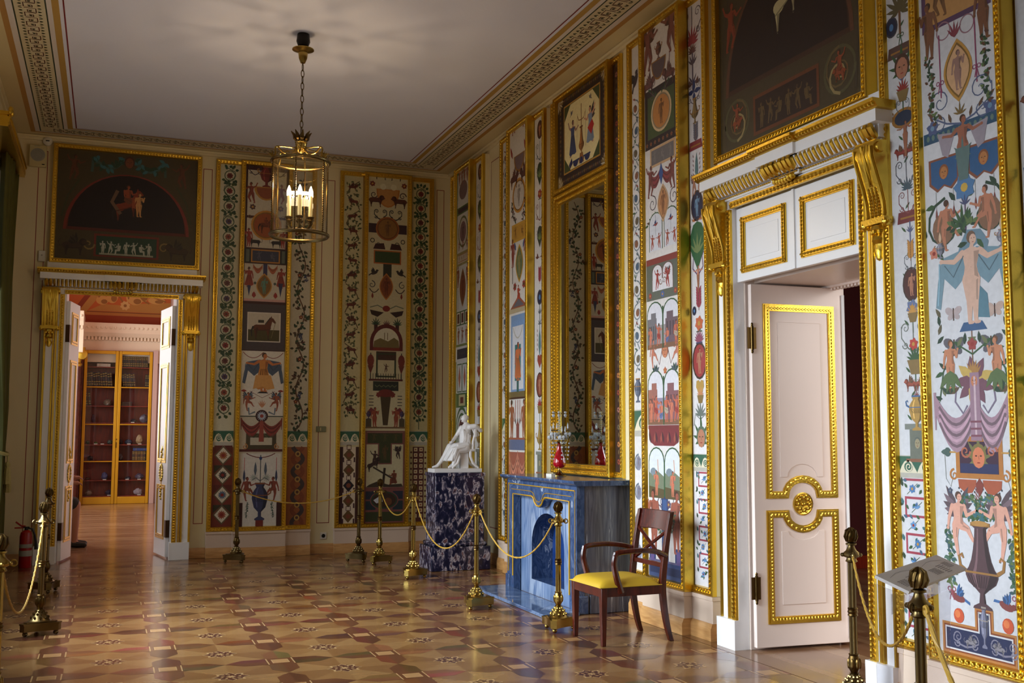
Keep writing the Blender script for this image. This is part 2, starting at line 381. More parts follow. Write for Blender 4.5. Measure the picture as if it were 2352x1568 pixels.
def fig(a, u, v, h, sk=FL, hair=BR2, robe=None, pose='stand', f=1, lv=3, wings=None, cloak=None, sash=None):
    """a painted figure: feet at (u, v), height h; f = +1 / -1 mirrors it"""
    X = lambda x, y: (u + f * x * h, v + y * h)
    sd = tuple(int(c * .8) for c in sk)
    hip = (0, .5); sh = (.01, .80)
    if wings:
        for sg in (-1, 1):
            for k in range(5): a.leaf(*X(.02 * sg, .76 - .02 * k), PI / 2 - f * sg * (.55 + .28 * k), (.42 - .05 * k) * h, .11 * h, wings if k % 2 else tuple(int(c * .75) for c in wings), lv - 1)
    if pose == 'stand':
        kn = ((-.05, .27), (.05, .27)); ft = ((-.05, .02), (.07, .02)); el = ((-.17, .62), (.18, .66)); ha = ((-.19, .46), (.22, .83))
    elif pose == 'out':
        kn = ((-.03, .27), (.05, .26)); ft = ((-.04, .02), (.05, .02)); el = ((-.24, .72), (.24, .72)); ha = ((-.43, .75), (.43, .76))
    elif pose == 'putto':
        kn = ((-.07, .30), (.19, .45)); ft = ((-.02, .02), (.30, .27)); el = ((-.19, .60), (.18, .66)); ha = ((-.22, .44), (.38, .74))
    elif pose == 'dance':
        kn = ((-.10, .28), (.12, .30)); ft = ((-.16, .05), (.02, .10)); el = ((-.20, .84), (.20, .70)); ha = ((-.27, 1.0), (.36, .78))
    else:  # sit
        hip = (0, .34); sh = (-.02, .68); kn = ((.16, .36), (.20, .34)); ft = ((.18, .03), (.24, .02)); el = ((-.14, .50), (.16, .54)); ha = ((-.10, .34), (.30, .60))
    if cloak:
        for sg in (-1, 1):
            hx, hy = ha[0] if sg < 0 else ha[1]
            a.poly([X(sg * .08, sh[1] + .05), X(hx, hy + .03), X(hx * 1.16, hy - .25), X(hx * 1.25, hy - .52), X(hx * 1.08, hy - .55), X(hx * .92, hy - .2), X(hx * .55, hy - .34), X(sg * .07, hy - .2)], cloak, lv - 1)
            a.line([X(sg * .10, sh[1] - .03), X(hx * .6, hy - .2), X(hx * .9, hy - .05)], .014 * h, tuple(int(c * .7) for c in cloak), lv)
            a.line([X(hx * 1.08, hy - .02), X(hx * 1.1, hy - .25), X(hx * 1.17, hy - .5)], .02 * h, tuple(min(255, int(c * 1.2)) for c in cloak), lv)
    for i in (0, 1):
        hx = hip[0] + (-.055 if i == 0 else .055)
        a.limb(X(hx, hip[1]), X(*kn[i]), .15 * h, .10 * h, sk, lv); a.limb(X(*kn[i]), X(*ft[i]), .095 * h, .05 * h, sk, lv)
        a.ell(*X(ft[i][0] + .025, ft[i][1] - .005), .045 * h, .02 * h, sk, lv, 8)
        a.line([X(hx + .03, hip[1]), X(kn[i][0] + .025, kn[i][1])], .03 * h, sd, lv, .02 * h)
    a.poly([X(sh[0] - .13, sh[1] + .02), X(sh[0], sh[1] + .06), X(sh[0] + .13, sh[1] + .02), X(hip[0] + .085, hip[1] + .14), X(hip[0] + .115, hip[1]), X(hip[0], hip[1] - .06), X(hip[0] - .115, hip[1]), X(hip[0] - .085, hip[1] + .14)], sk, lv)
    a.poly([X(sh[0] + .04, sh[1]), X(sh[0] + .12, sh[1]), X(hip[0] + .08, hip[1] + .14), X(hip[0] + .11, hip[1]), X(hip[0] + .05, hip[1] + .03)], sd, lv + .3)
    for i in (0, 1):
        sx = sh[0] + (-.125 if i == 0 else .125)
        a.limb(X(sx, sh[1]), X(*el[i]), .08 * h, .06 * h, sk, lv); a.limb(X(*el[i]), X(*ha[i]), .058 * h, .04 * h, sk, lv)
        a.ell(*X(*ha[i]), .032 * h, .028 * h, sk, lv, 8)
    if robe:
        rd = tuple(int(c * .68) for c in robe)
        a.poly([X(sh[0] - .12, sh[1] + .02), X(sh[0] + .12, sh[1] + .02), X(hip[0] + .10, hip[1] + .12), X(hip[0] + .24, .10), X(.14, .06), X(0, .09), X(-.12, .05), X(hip[0] - .22, .12), X(hip[0] - .10, hip[1] + .12)], robe, lv + .4)
        for t in (-.09, -.02, .06, .12): a.line([X(hip[0] + t * .6, hip[1] + .1), X(hip[0] + t * 1.3, .12)], .03 * h, rd, lv + .5, .015 * h)
    if sash:
        a.poly([X(-.14, hip[1] + .09), X(.14, hip[1] + .03), X(.16, hip[1] - .13), X(.02, hip[1] - .2), X(-.16, hip[1] - .06)], sash, lv + .5)
        a.line([X(-.1, hip[1] + .02), X(.12, hip[1] - .08)], .02 * h, tuple(int(c * .7) for c in sash), lv + .6)
    hd = (sh[0] + .02, sh[1] + .145)
    a.limb(X(sh[0], sh[1] + .02), X(hd[0], hd[1] - .05), .06 * h, .05 * h, sk, lv)
    a.ell(*X(hd[0] - .012, hd[1] + .018), .066 * h, .072 * h, hair, lv + .5, 10)
    a.ell(*X(hd[0] + .012, hd[1] - .01), .050 * h, .062 * h, sk, lv + .6, 10)
    if h > .28:
        for sg in (-1, 1): a.ell(*X(hd[0] + .014 + .019 * sg, hd[1] + .004), .008 * h, .005 * h, BR2, lv + .8, 6)
        a.ell(*X(hd[0] + .014, hd[1] - .04), .014 * h, .004 * h, RD, lv + .8, 6)
        a.ell(*X(.005, hip[1] + .13), .006 * h, .006 * h, sd, lv + .7, 6)

def beast(a, u, v, L, col, f=1, lv=3, wing=None, tail=True, rear=0.0, horse=False):
    """standing animal, u = middle, v = ground, L = body length"""
    dk = tuple(int(c * .72) for c in col)
    def X(x, y):
        y2 = y + rear * (x + .5)
        return (u + f * x * L, v + y2 * L)
    lh = .52 if horse else .36
    for x, d in ((-.40, .03), (-.30, -.04), (.30, .04), (.38, -.03)):
        a.limb(X(x, lh + .1), X(x + d, lh * .5), .15 * L, .07 * L, col if d > 0 else dk, lv); a.limb(X(x + d, lh * .5), X(x + d * 1.4, .02), .065 * L, .05 * L, col if d > 0 else dk, lv)
        a.ell(*X(x + d * 1.4 + .02, .02), .05 * L, .025 * L, BK if horse else col, lv, 6)
    a.ell(*X(-.30, lh + .16), .24 * L, .19 * L, col, lv, 14); a.ell(*X(.28, lh + .17), .22 * L, .19 * L, col, lv, 14)
    a.poly([X(-.3, lh + .34), X(.3, lh + .36), X(.34, lh), X(-.3, lh + .02)], col, lv)
    a.line([X(-.45, lh + .03), X(0, lh + .02), X(.42, lh + .06)], .05 * L, dk, lv + .3)
    if horse:
        a.poly([X(.18, lh + .34), X(.44, lh + .72), X(.60, lh + .68), X(.46, lh + .10)], col, lv)
        a.poly([X(.42, lh + .76), X(.62, lh + .74), X(.80, lh + .48), X(.72, lh + .42), X(.50, lh + .60)], col, lv)
        a.poly([X(.46, lh + .76), X(.52, lh + .88), X(.56, lh + .75)], col, lv); a.line([X(.16, lh + .36), X(.30, lh + .56), X(.46, lh + .78)], .05 * L, BK, lv + .4)
        a.line([X(-.50, lh + .24), X(-.62, lh - .02), X(-.58, .16)], .12 * L, BK, lv, .05 * L)
        a.ell(*X(.60, lh + .66), .018 * L, .018 * L, BK, lv + .5, 6)
    else:
        a.ell(*X(.46, lh + .36), .20 * L, .20 * L, dk, lv, 12); a.ell(*X(.53, lh + .36), .13 * L, .13 * L, col, lv + .4, 10)
        a.ell(*X(.64, lh + .32), .08 * L, .06 * L, col, lv + .4, 8)
        if tail: a.line([X(-.50, lh + .2), X(-.66, lh + .1), X(-.74, lh + .34), X(-.62, lh + .5)], .05 * L, col, lv, .03 * L)
    if wing:
        for k in range(5): a.leaf(*X(.16 - .03 * k, lh + .26), PI / 2 + f * (.1 + .26 * k), (.62 - .07 * k) * L, .16 * L, wing if k % 2 else tuple(int(c * .75) for c in wing), lv + .6)

def bird(a, u, v, s, col, f=1, lv=3, wing=BL, up=0.0):
    def X(x, y):
        c_, s_ = cos(up), sin(up)
        return (u + f * (x * c_ - y * s_) * s, v + (x * s_ + y * c_) * s)
    a.poly([X(-.25, .0), X(-.75, -.12), X(-.72, .02), X(-.2, .14)], wing, lv)
    a.poly([X(.42 * cos(2 * PI * k / 12), .2 * sin(2 * PI * k / 12)) for k in range(12)], col, lv)
    a.ell(*X(.40, .12), .15 * s, .14 * s, col, lv, 8); a.poly([X(.52, .14), X(.66, .08), X(.51, .06)], BK, lv + .2)
    for k in range(4): a.leaf(*X(.1 - .05 * k, .08), PI / 2 + f * (.1 + .22 * k) + f * up, (.62 - .08 * k) * s, .18 * s, wing if k % 2 == 0 else tuple(int(c * .75) for c in wing), lv + .3)

def urn(a, u, v, h, w, col, col2, lv=3, tall=False, handles=True):
    P = [(.30, 0), (.27, .03), (.10, .07), (.07, .18), (.20, .23), (.42, .30), (.5, .38), (.49, .42), (.40, .47)] if tall else [(.3, 0), (.32, .04), (.10, .10), (.10, .22), (.36, .34), (.5, .58), (.48, .70), (.36, .80)]
    P += [(.31, .56), (.245, .68), (.195, .82), (.175, .93), (.26, .955), (.27, 1.0)] if tall else [(.22, .88), (.30, .95), (.32, 1.0)]
    dk = tuple(int(c * .62) for c in col); hl = tuple(min(255, int(c * 1.3 + 14)) for c in col)
    a.poly([(u + x * w, v + y * h) for x, y in P] + [(u - x * w, v + y * h) for x, y in reversed(P)], col, lv)
    a.poly([(u + x * w * .95, v + y * h) for x, y in P[2:]] + [(u + x * w * .5, v + y * h) for x, y in reversed(P[2:])], dk, lv + .3)
    a.poly([(u - x * w * .35, v + y * h) for x, y in P[4:-2]] + [(u - x * w * .55, v + y * h) for x, y in reversed(P[4:-2])], hl, lv + .3)
    yb = .415 if tall else .66; wb = .49
    a.rect(u - w * wb, v + (yb - .012) * h, u + w * wb, v + (yb + .012) * h, col2, lv + .5)
    a.rect(u - w * .3, v + .955 * h, u + w * .3, v + h * 1.0, col2, lv + .5)
    n = 11
    for k in range(n):
        t = -.42 + .84 * k / (n - 1)
        a.line([(u + t * w, v + (yb - .03) * h), (u + t * w * .6, v + (yb - .17) * h)], w * .022, dk, lv + .6)
    if handles:
        for sg in (-1, 1):
            a.line([(u + sg * w * .48, v + yb * h * 1.02), (u + sg * w * .66, v + (yb + .06) * h), (u + sg * w * .70, v + (yb + .17) * h), (u + sg * w * .60, v + (yb + .20) * h), (u + sg * w * .56, v + (yb + .15) * h)], w * .10, col2, lv, w * .05)

def scrolls(a, u, v, w, h, col, lv=2, leafc=None, t=.006):
    """a pair of mirrored acanthus scrolls rising from (u, v)"""
    for sg in (-1, 1):
        a.line([(u, v), (u + sg * w * .22, v + h * .12), (u + sg * w * .5, v + h * .45), (u + sg * w * .5, v + h * .8)], t * 1.4, col, lv, t * .8)
        a.spiral(u + sg * w * .32, v + h * .74, w * .17, 1.4, sg, 0 if sg > 0 else PI, t, col, lv)
        a.spiral(u + sg * w * .34, v + h * .22, w * .13, 1.3, -sg, 0 if sg > 0 else PI, t, col, lv)
        if leafc:
            for k in range(3): a.leaf(u + sg * w * (.15 + .14 * k), v + h * (.1 + .16 * k), PI / 2 - sg * (.3 + .35 * k), h * .28, h * .10, leafc, lv + .5)

def palm(a, u, v, h, col, lv=2, n=7, spread=1.2):
    for k in range(n):
        t = -spread + 2 * spread * k / (n - 1)
        a.leaf(u, v, PI / 2 - t, h * (1 - .25 * abs(t)), h * .16, col, lv)

def swag(a, u0, u1, v, sag, w, col, lv=2, leafy=None, n=9):
    P = [(u0 + (u1 - u0) * k / n, v - sag * (1 - (2 * k / n - 1) ** 2)) for k in range(n + 1)]
    a.line(P, w, col, lv)
    if leafy:
        rn = random.Random(int(abs(u0 * 977 + v * 131) * 10))
        for p in P:
            for k in range(3): a.leaf(p[0], p[1], rn.uniform(0, 6.28), w * 1.5, w * .8, leafy[rn.randrange(len(leafy))], lv + .4)

def garland(a, pts, w, cols, lv=3, dens=1.0):
    rn = random.Random(int(abs(pts[0][0] * 997 + pts[0][1] * 313) * 10) + len(pts))
    for i in range(len(pts) - 1):
        (x0, y0), (x1, y1) = pts[i], pts[i + 1]; L = math.hypot(x1 - x0, y1 - y0); n = max(2, int(L / w * 5 * dens))
        for k in range(n):
            t = k / n; x = x0 + (x1 - x0) * t; y = y0 + (y1 - y0) * t
            for q in range(2):
                a.leaf(x + rn.uniform(-.32, .32) * w, y + rn.uniform(-.2, .2) * w, rn.uniform(0, 6.28), w * .48, w * .26, cols[rn.randrange(len(cols))], lv + .15 * (k % 4))

def drape(a, u0, u1, v, h, col, lv=2, n=5):
    """hanging cloth swag with folds"""
    dk = tuple(int(c * .7) for c in col); hl = tuple(min(255, int(c * 1.18)) for c in col); m = (u0 + u1) / 2; w = u1 - u0
    B = [(u0 + w * k / 10, v - h * (.35 + .65 * sin(PI * k / 10))) for k in range(11)]
    T = [(u0 + w * k / 10, v - h * .42 * sin(PI * k / 10)) for k in range(11)]
    a.poly(T + list(reversed(B)), col, lv)
    for j in range(1, n):
        t = j / n
        a.line([(u0 + w * k / 10, v - h * ((.02 + .35 * t) + (.42 * (1 - t) + .62 * t) * sin(PI * k / 10))) for k in range(1, 10)], h * .05, dk if j % 2 else hl, lv + .3)
    for x in (u0, u1): a.line([(x, v + h * .03), (x, v - h * .62)], w * .06, col, lv + .4, w * .03)

def mask(a, u, v, s, sk=FL, hair=BR2, lv=3, leafy=None):
    if leafy: palm(a, u, v - s * .05, s * .8, leafy, lv - .5, 9, 2.6)
    a.ell(u, v + s * .06, s * .30, s * .36, hair, lv, 12); a.ell(u, v, s * .23, s * .31, sk, lv + .3, 12)
    for sg in (-1, 1): a.ell(u + sg * s * .09, v + s * .05, s * .045, s * .025, BR2, lv + .5, 6)
    a.ell(u, v - s * .15, s * .07, s * .02, RD, lv + .5, 6); a.line([(u, v + s * .05), (u + s * .02, v - s * .06)], s * .03, tuple(int(c * .8) for c in sk), lv + .5)

def roundel(a, u, v, r, rim, field, inner, lv=2, sy=1.0):
    a.ell(u, v, r, r * sy, rim, lv, 24); a.ell(u, v, r * .88, r * .88 * sy, tuple(int(c * .7) for c in rim), lv + .2, 24); a.ell(u, v, r * .80, r * .80 * sy, field, lv + .4, 24)
    if inner: fig(a, u, v - r * sy * .62, r * 1.2 * sy, inner, tuple(int(c * .7) for c in inner), None, 'stand', 1, lv + 1)

def almondpic(a, u, v, w, h, rim, field, inner, lv=2):
    a.almond(u, v, w, h, rim, lv); a.almond(u, v, w * .86, h * .88, tuple(int(c * .66) for c in rim), lv + .2); a.almond(u, v, w * .78, h * .8, field, lv + .4)
    if inner: fig(a, u, v - h * .62, h * 1.22, inner, tuple(int(c * .7) for c in inner), None, 'stand', 1, lv + 1)

def plaque(a, u, v, w, h, rim, field, deco, lv=2, t=.014, seed=1):
    a.rect(u - w / 2, v, u + w / 2, v + h, rim, lv); a.rect(u - w / 2 + t, v + t, u + w / 2 - t, v + h - t, field, lv + .4)
    if deco:
        n = max(2, int(w / h * 1.2))
        for k in range(n): fig(a, u - w / 2 + w * (k + .6) / (n + .2), v + t * 1.5, h - t * 3, deco, deco, None, ('stand', 'dance', 'sit')[(k + seed) % 3], 1 if k % 2 else -1, lv + 1)

def butterfly(a, u, v, s, col, lv=2):
    for sg in (-1, 1):
        a.ell(u + sg * s * .28, v + s * .15, s * .30, s * .2, col, lv, 10, sg * .5); a.ell(u + sg * s * .22, v - s * .15, s * .2, s * .15, col, lv, 8, -sg * .5)
    a.line([(u, v - s * .35), (u, v + s * .3)], s * .07, BR2, lv + .3)

def ribbon(a, u, v, s, col, lv=2):
    for sg in (-1, 1): a.ring(u + sg * s * .25, v, s * .22, s * .08, col, lv, 8); a.line([(u, v), (u + sg * s * .22, v - s * .9)], s * .09, col, lv)

def wave_band(a, u0, u1, v0, v1, n=2):
    """running-dog band: green field, pale scrolls"""
    a.rect(u0, v0, u1, v1, GY2, 1); H = v1 - v0; m0 = v0 + H * .22; a.rect(u0, m0, u1, v1 - H * .04, (46, 92, 72), 1.3); w = (u1 - u0) / n
    for k in range(n):
        c = u0 + w * (k + .5)
        a.poly([(c - w * .5, m0), (c - w * .44, m0 + H * .12), (c - w * .34, m0 + H * .32), (c - w * .2, m0 + H * .5), (c, m0 + H * .58), (c + w * .2, m0 + H * .5), (c + w * .34, m0 + H * .3), (c + w * .5, m0 + H * .05), (c + w * .5, m0)], IV2, 1.6)
        a.ell(c + w * .04, m0 + H * .27, w * .25, H * .23, (46, 92, 72), 2, 14); a.spiral(c + w * .04, m0 + H * .27, w * .25, 1.7, -1, 2.4, w * .07, IV2, 2.4)

def meander_flowers(a, w, v0, v1, ph=0):
    """red key line with blue flowers and leaves between its turns"""
    a.line([(-w * .44, v0), (-w * .44, v1)], .002, GY2, 1); rn = random.Random(3); x0, x1 = -w * .28, w * .34; p = .098; v = v1; k = ph; t = .013
    while v > v0 + .02:
        nx = x0 if k % 2 else x1; ox = x1 if k % 2 else x0
        e = max(v0, v - p)
        a.rect(nx - t / 2, e, nx + t / 2, v, (158, 62, 78), 1.4)
        a.rect(min(ox, nx) - t / 2, v - t / 2, max(ox, nx) + t / 2, v + t / 2, (158, 62, 78), 1.4)
        cx = (ox - nx) * .1; cy = (v + e) / 2
        if k % 3 == 0: a.flower(cx, cy, .026, (74, 118, 168), OC, 2, 6)
        elif k % 3 == 1: bird(a, cx, cy, .044, (96, 140, 186), 1 if k % 2 else -1, 2, (74, 118, 168))
        else: a.flower(cx, cy, .024, (96, 140, 186), RD, 2, 5)
        a.line([(cx - .04, cy - .03), (cx, cy), (cx + .04, cy + .03)], .003, GR, 1.8)
        for q in range(5):
            a.leaf(rn.uniform(-w * .4, w * .36), cy + rn.uniform(-.042, .042), rn.uniform(0, 6.28), .034, .018, (GR, TEAL, GR2, (70, 96, 120))[q % 4], 1.8)
        a.leaf(-w * .36, cy + .01, 1.9, .04, .022, (GR2, TEAL)[k % 2], 1.8)
        v = e; k += 1

# ------------------------------------------------------------------ the setting
XL, XW, YW, YB, ZC = -1.15, 4.15, 13.05, -1.6, 4.92
R90 = -PI / 2            # local -y (front) turned to face -x, local x running towards the viewer's right
# floor: inlaid parquet, one square pattern of 0.6916 m
def parquet():
    a = Art(); s = 0.6916; rn = random.Random(5)
    L1, L2, L3 = (136, 97, 58), (125, 86, 51), (144, 106, 65)
    D1, D2, D3 = (98, 58, 38), (82, 46, 32), (116, 72, 46); LN = (180, 144, 98); RC = (168, 126, 82); DF = (100, 58, 36)
    x0, y0 = 0.0519, 5.938
    a.rect(XL, YB, XW, YW, L2, 0)
    for i in range(-2, 7):
        for j in range(-11, 11):
            cx, cy = x0 + i * s, y0 + j * s
            cl = lambda p: (min(XW, max(XL, p[0])), min(YW, max(YB, p[1])))
            if cx < XL - s * .6 or cx > XW + s * .3 or cy < YB - .1 or cy > YW + .1: continue
            P = lambda x, y: cl((cx + x * s, cy + y * s))
            for k in range(8):      # eight facets of pale wood round the flower
                t0, t1 = PI / 4 * k, PI / 4 * (k + 1)
                r0_ = .5 if k % 2 == 0 else .5 * 1.02; r1_ = .5 if k % 2 else .51
                a.poly([P(0, 0), P(cos(t0) * r0_, sin(t0) * r0_), P(cos(t1) * r1_, sin(t1) * r1_)], (L1, L3, L2, L1, L3, L2, L3, L2)[(k + i + j) % 8], 1)
            if not (XL < cx - .13 and cx + .13 < XW and YB < cy - .13 and cy + .13 < YW): pass
            else:
                st = [P((.165 if k % 2 == 0 else .12) * cos(PI / 8 * k), (.165 if k % 2 == 0 else .12) * sin(PI / 8 * k)) for k in range(16)]
                a.poly(st, LN, 2)
                for k in range(8):
                    an = PI / 4 * k; a.leaf(cx + .018 * cos(an), cy + .018 * sin(an), an, .088 if k % 2 == 0 else .075, .05, (84, 48, 38), 2.4); a.leaf(cx + .03 * cos(an + .39), cy + .03 * sin(an + .39), an + .39, .055, .03, (84, 48, 38), 2.5)
                    a.leaf(cx + .045 * cos(an), cy + .045 * sin(an), an + .9, .03, .016, LN, 2.8)
                a.ell(cx, cy, .014, .014, LN, 2.8, 8)
            qx, qy = cx + s / 2, cy + s / 2
            Q = lambda x, y: cl((qx + x * s, qy + y * s))
            for k in range(4):      # dark wooden lozenges between the little squares
                ca, sa = round(cos(PI / 2 * k)), round(sin(PI / 2 * k)); T = lambda x, y: Q(x * ca - y * sa, x * sa + y * ca)
                d = rn.choice((D1, D2, D3, D1)); d2 = tuple(int(c * rn.choice((.86, 1.0, 1.16))) for c in d)
                a.poly([T(.125, 0), T(.125, .125), T(.345, .125), T(.5, 0)], d, 1.6); a.poly([T(.125, -.125), T(.125, 0), T(.5, 0), T(.345, -.125)], d2, 1.6)
            a.poly([Q(-.125, -.125), Q(.125, -.125), Q(.125, .125), Q(-.125, .125)], DF, 2)
            for x in (-.118, .118): a.poly([Q(x - .006, -.125), Q(x + .006, -.125), Q(x + .006, .125), Q(x - .006, .125)], LN, 2.4)
            a.poly([Q(-.078, -.078), Q(.078, -.078), Q(.078, .078), Q(-.078, .078)], LN, 2.4); a.poly([Q(-.07, -.07), Q(.07, -.07), Q(.07, .07), Q(-.07, .07)], RC, 2.8)
    # plain border boards along the walls
    a.rect(XW - .16, YB, XW, YW, L2, 3.2); a.rect(XW - .18, YB, XW - .16, YW, D3, 3.4)
    for v in range(len(a.v)): a.v[v] = (a.v[v][0], a.v[v][1], a.v[v][2] - .0023)
    o = a.build('floor', FLOORM, flat=True); o['kind'] = 'structure'
parquet()
def planks(name, x0, y0, x1, y1, along, seed):
    a = Art(); rn = random.Random(seed); T = ((150, 112, 80), (140, 102, 72), (160, 124, 90), (132, 94, 64))
    w = .075; n = int(((x1 - x0) if along == 'y' else (y1 - y0)) / w) + 1
    for k in range(n):
        t = -rn.random() * .9
        L = (y1 - y0) if along == 'y' else (x1 - x0)
        while t < L:
            e = min(L, t + .9); t0 = max(0, t)
            if along == 'y': a.rect(x0 + k * w, y0 + t0, min(x1, x0 + (k + 1) * w), y0 + e, rn.choice(T), 0)
            else: a.rect(x0 + t0, y0 + k * w, x0 + e, min(y1, y0 + (k + 1) * w), rn.choice(T), 0)
            t = e
    for v in range(len(a.v)): a.v[v] = (a.v[v][0], a.v[v][1], a.v[v][2] - .0016)
    o = a.build(name, FLOORM, flat=True); o['kind'] = 'structure'
planks('floor_cabinet', -2.6, YW, 1.2, 24.3, 'x', 3); planks('floor_red_room', XW, 1.0, 9.5, 9.6, 'y', 4)

# ceiling, flat, with its painted borders
def ceiling():
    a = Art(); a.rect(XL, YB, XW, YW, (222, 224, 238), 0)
    RDL, OCH, GRN, TAN, IVB = (120, 22, 28), (178, 140, 66), (52, 64, 46), (176, 130, 66), (206, 192, 154)
    def band(d0, d1, col, lv):
        e0, e1 = d0 * .66, d1 * .66      # the border is narrower along the far wall
        a.poly([(XL + d0, YB), (XL + d1, YB), (XL + d1, YW - e1), (XL + d0, YW - e0)], col, lv); a.poly([(XW - d1, YB), (XW - d0, YB), (XW - d0, YW - e0), (XW - d1, YW - e1)], col, lv); a.poly([(XL + d0, YW - e0), (XL + d1, YW - e1), (XW - d1, YW - e1), (XW - d0, YW - e0)], col, lv)
    band(0, .20, (212, 196, 150), 1); band(.20, .25, TAN, 2); band(.25, .64, (214, 204, 194), 1.5); band(.30, .56, IVB, 2)
    band(.30, .312, GRN, 3); band(.548, .56, GRN, 3); band(.60, .655, OCH, 3); band(.685, .697, RDL, 3)
    c1, c2 = (84, 44, 40), (66, 72, 52)
    def motif(ox, oy, dx, dy, nx, ny):      # one link of the painted key band; d = along, n = across
        P = lambda t, n: (ox + dx * t + nx * n, oy + dy * t + ny * n)
        L = .2
        K = [(0, -.045), (0, .045), (L * .42, .045), (L * .42, -.02), (L * .2, -.02), (L * .2, .015)]
        a.line([P(*k) for k in K], .011, c1, 4)
        K = [(L * .5, .045), (L * .5, -.045), (L * .92, -.045), (L * .92, .02), (L * .7, .02), (L * .7, -.015)]
        a.line([P(*k) for k in K], .011, c1, 4)
        for k in range(6):
            t = L * (k + .5) / 6
            for sg in (-1, 1):
                x, y = P(t, sg * .055); a.leaf(x, y, math.atan2(ny * sg + dy * (.5 if k % 2 else -.5), nx * sg + dx * (.5 if k % 2 else -.5)), .04, .016, c2, 4.4)
        x, y = P(L * .31, .0); a.ell(x, y, .014, .014, c2, 4.6, 6); x, y = P(L * .81, 0); a.ell(x, y, .014, .014, c2, 4.6, 6)
    y = YB + .2
    while y < YW - .46:
        motif(XL + .43, y, 0, 1, 1, 0); motif(XW - .43, y, 0, 1, -1, 0); y += .21
    x = XL + .45
    while x < XW - .6:
        motif(x, YW - .284, 1, 0, 0, -.66); x += .21
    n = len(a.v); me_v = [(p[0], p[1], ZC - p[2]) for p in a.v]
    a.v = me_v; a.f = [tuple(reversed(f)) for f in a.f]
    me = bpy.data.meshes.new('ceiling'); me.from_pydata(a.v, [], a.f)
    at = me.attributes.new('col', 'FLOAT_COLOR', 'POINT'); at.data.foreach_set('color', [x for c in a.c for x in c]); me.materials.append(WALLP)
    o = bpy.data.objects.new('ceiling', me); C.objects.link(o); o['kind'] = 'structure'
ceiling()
b = MB().box(XL - .4, YB - .3, ZC + .004, XW + .75, YW + .7, ZC + .2); struct('ceiling_slab', b, CREAM2)
# small moulding where wall meets ceiling
b = MB()
for k, (d, z0, z1) in enumerate(((.05, ZC - .03, ZC - .006), (.025, ZC - .06, ZC - .03))):
    b.box(XW - d, YB, z0, XW, YW, z1); b.box(XL, YB, z0, XL + d, YW, z1); b.box(XL + d, YW - d * .7, z0, XW - d, YW, z1)
struct('trim_1', b, CREAM)

def wall_with_hole(name, m, ax, p0, p1, a0, a1, z1, holes, ms=None):
    """slab between p0 and p1 on axis ax, running a0..a1, with (start, end, bottom, top) openings"""
    b = MB(); cur = a0
    def bx(u0, u1, w0, w1):
        if u1 - u0 < 1e-4 or w1 - w0 < 1e-4: return
        if ax == 'x': b.box(p0, u0, w0, p1, u1, w1)
        else: b.box(u0, p0, w0, u1, p1, w1)
    for (h0, h1, w0, w1) in sorted(holes):
        bx(cur, h0, 0, z1); bx(h0, h1, 0, w0); bx(h0, h1, w1, z1); cur = h1
    bx(cur, a1, 0, z1)
    return struct(name, b, m)
RD0, RD1, RDZ = 4.88, 6.22, 3.05       # doorway in the right wall
FD0, FD1, FDZ = -0.515, 0.725, 3.06    # doorway in the far wall
wall_with_hole('wall_right', CREAM, 'x', XW, XW + .75, YB, YW, ZC, [(RD0, RD1, 0, RDZ)])
wall_with_hole('wall_far', CREAM, 'y', YW, YW + .7, XL - .4, XW + .75, ZC, [(FD0, FD1, 0, 3.34)])
wall_with_hole('wall_left', CREAM, 'x', XL - .4, XL, YB, YW, ZC, [(a_, b_, .75, 4.2) for a_, b_ in WINS])
struct('wall_back', MB().box(XL - .4, YB - .3, 0, XW + .75, YB, ZC), CREAM)
# jamb linings of the two doorways, painted white
b = MB(); b.box(XW + .002, RD1 - .012, 0, XW + .75, RD1 + .0, RDZ - .5); b.box(XW + .002, RD0, 0, XW + .75, RD0 + .012, RDZ - .5); b.box(XW + .08, RD0, 2.53, XW + .75, RD1, 2.56)
for k in range(34): b.box(XW + .66, RD0 + .03 + k * .037, 2.50, XW + .70, RD0 + .05 + k * .037, 2.53)
b.box(XW + .64, RD0, 2.515, XW + .72, RD1, 2.53)
struct('trim_2', b, PINKW)
b = MB(); b.box(FD0, YW + .002, 0, FD0 + .012, YW + .7, 3.34); b.box(FD1 - .012, YW + .002, 0, FD1, YW + .7, 3.34); b.box(FD0, YW + .08, 3.328, FD1, YW + .7, 3.34)
struct('trim_3', b, WHITE)
# windows of the left wall
for i, (a_, b_) in enumerate(WINS):
    r = bpy.data.objects.new('window_%d' % (i + 1), None); C.objects.link(r); r.location = (XL - .28, (a_ + b_) / 2, .75); r['kind'] = 'structure'
    f = MB(); w = b_ - a_; H = 3.45
    for y in (-w / 2, -.03, w / 2 - .06): f.box(-.03, y, 0, .03, y + .06, H)
    for z in (0, 1.15, 2.3, H - .06): f.box(-.03, -w / 2, z, .03, w / 2, z + .06)
    obj('window_frame', f, WHITE, r)
    obj('window_pane', MB().box(-.004, -w / 2 + .05, .05, .004, w / 2 - .05, H - .05), PANE, r)
    obj('window_sill', MB().box(-.12, -w / 2, .002, .34, w / 2, .032), WHITE, r, bevel=.005)

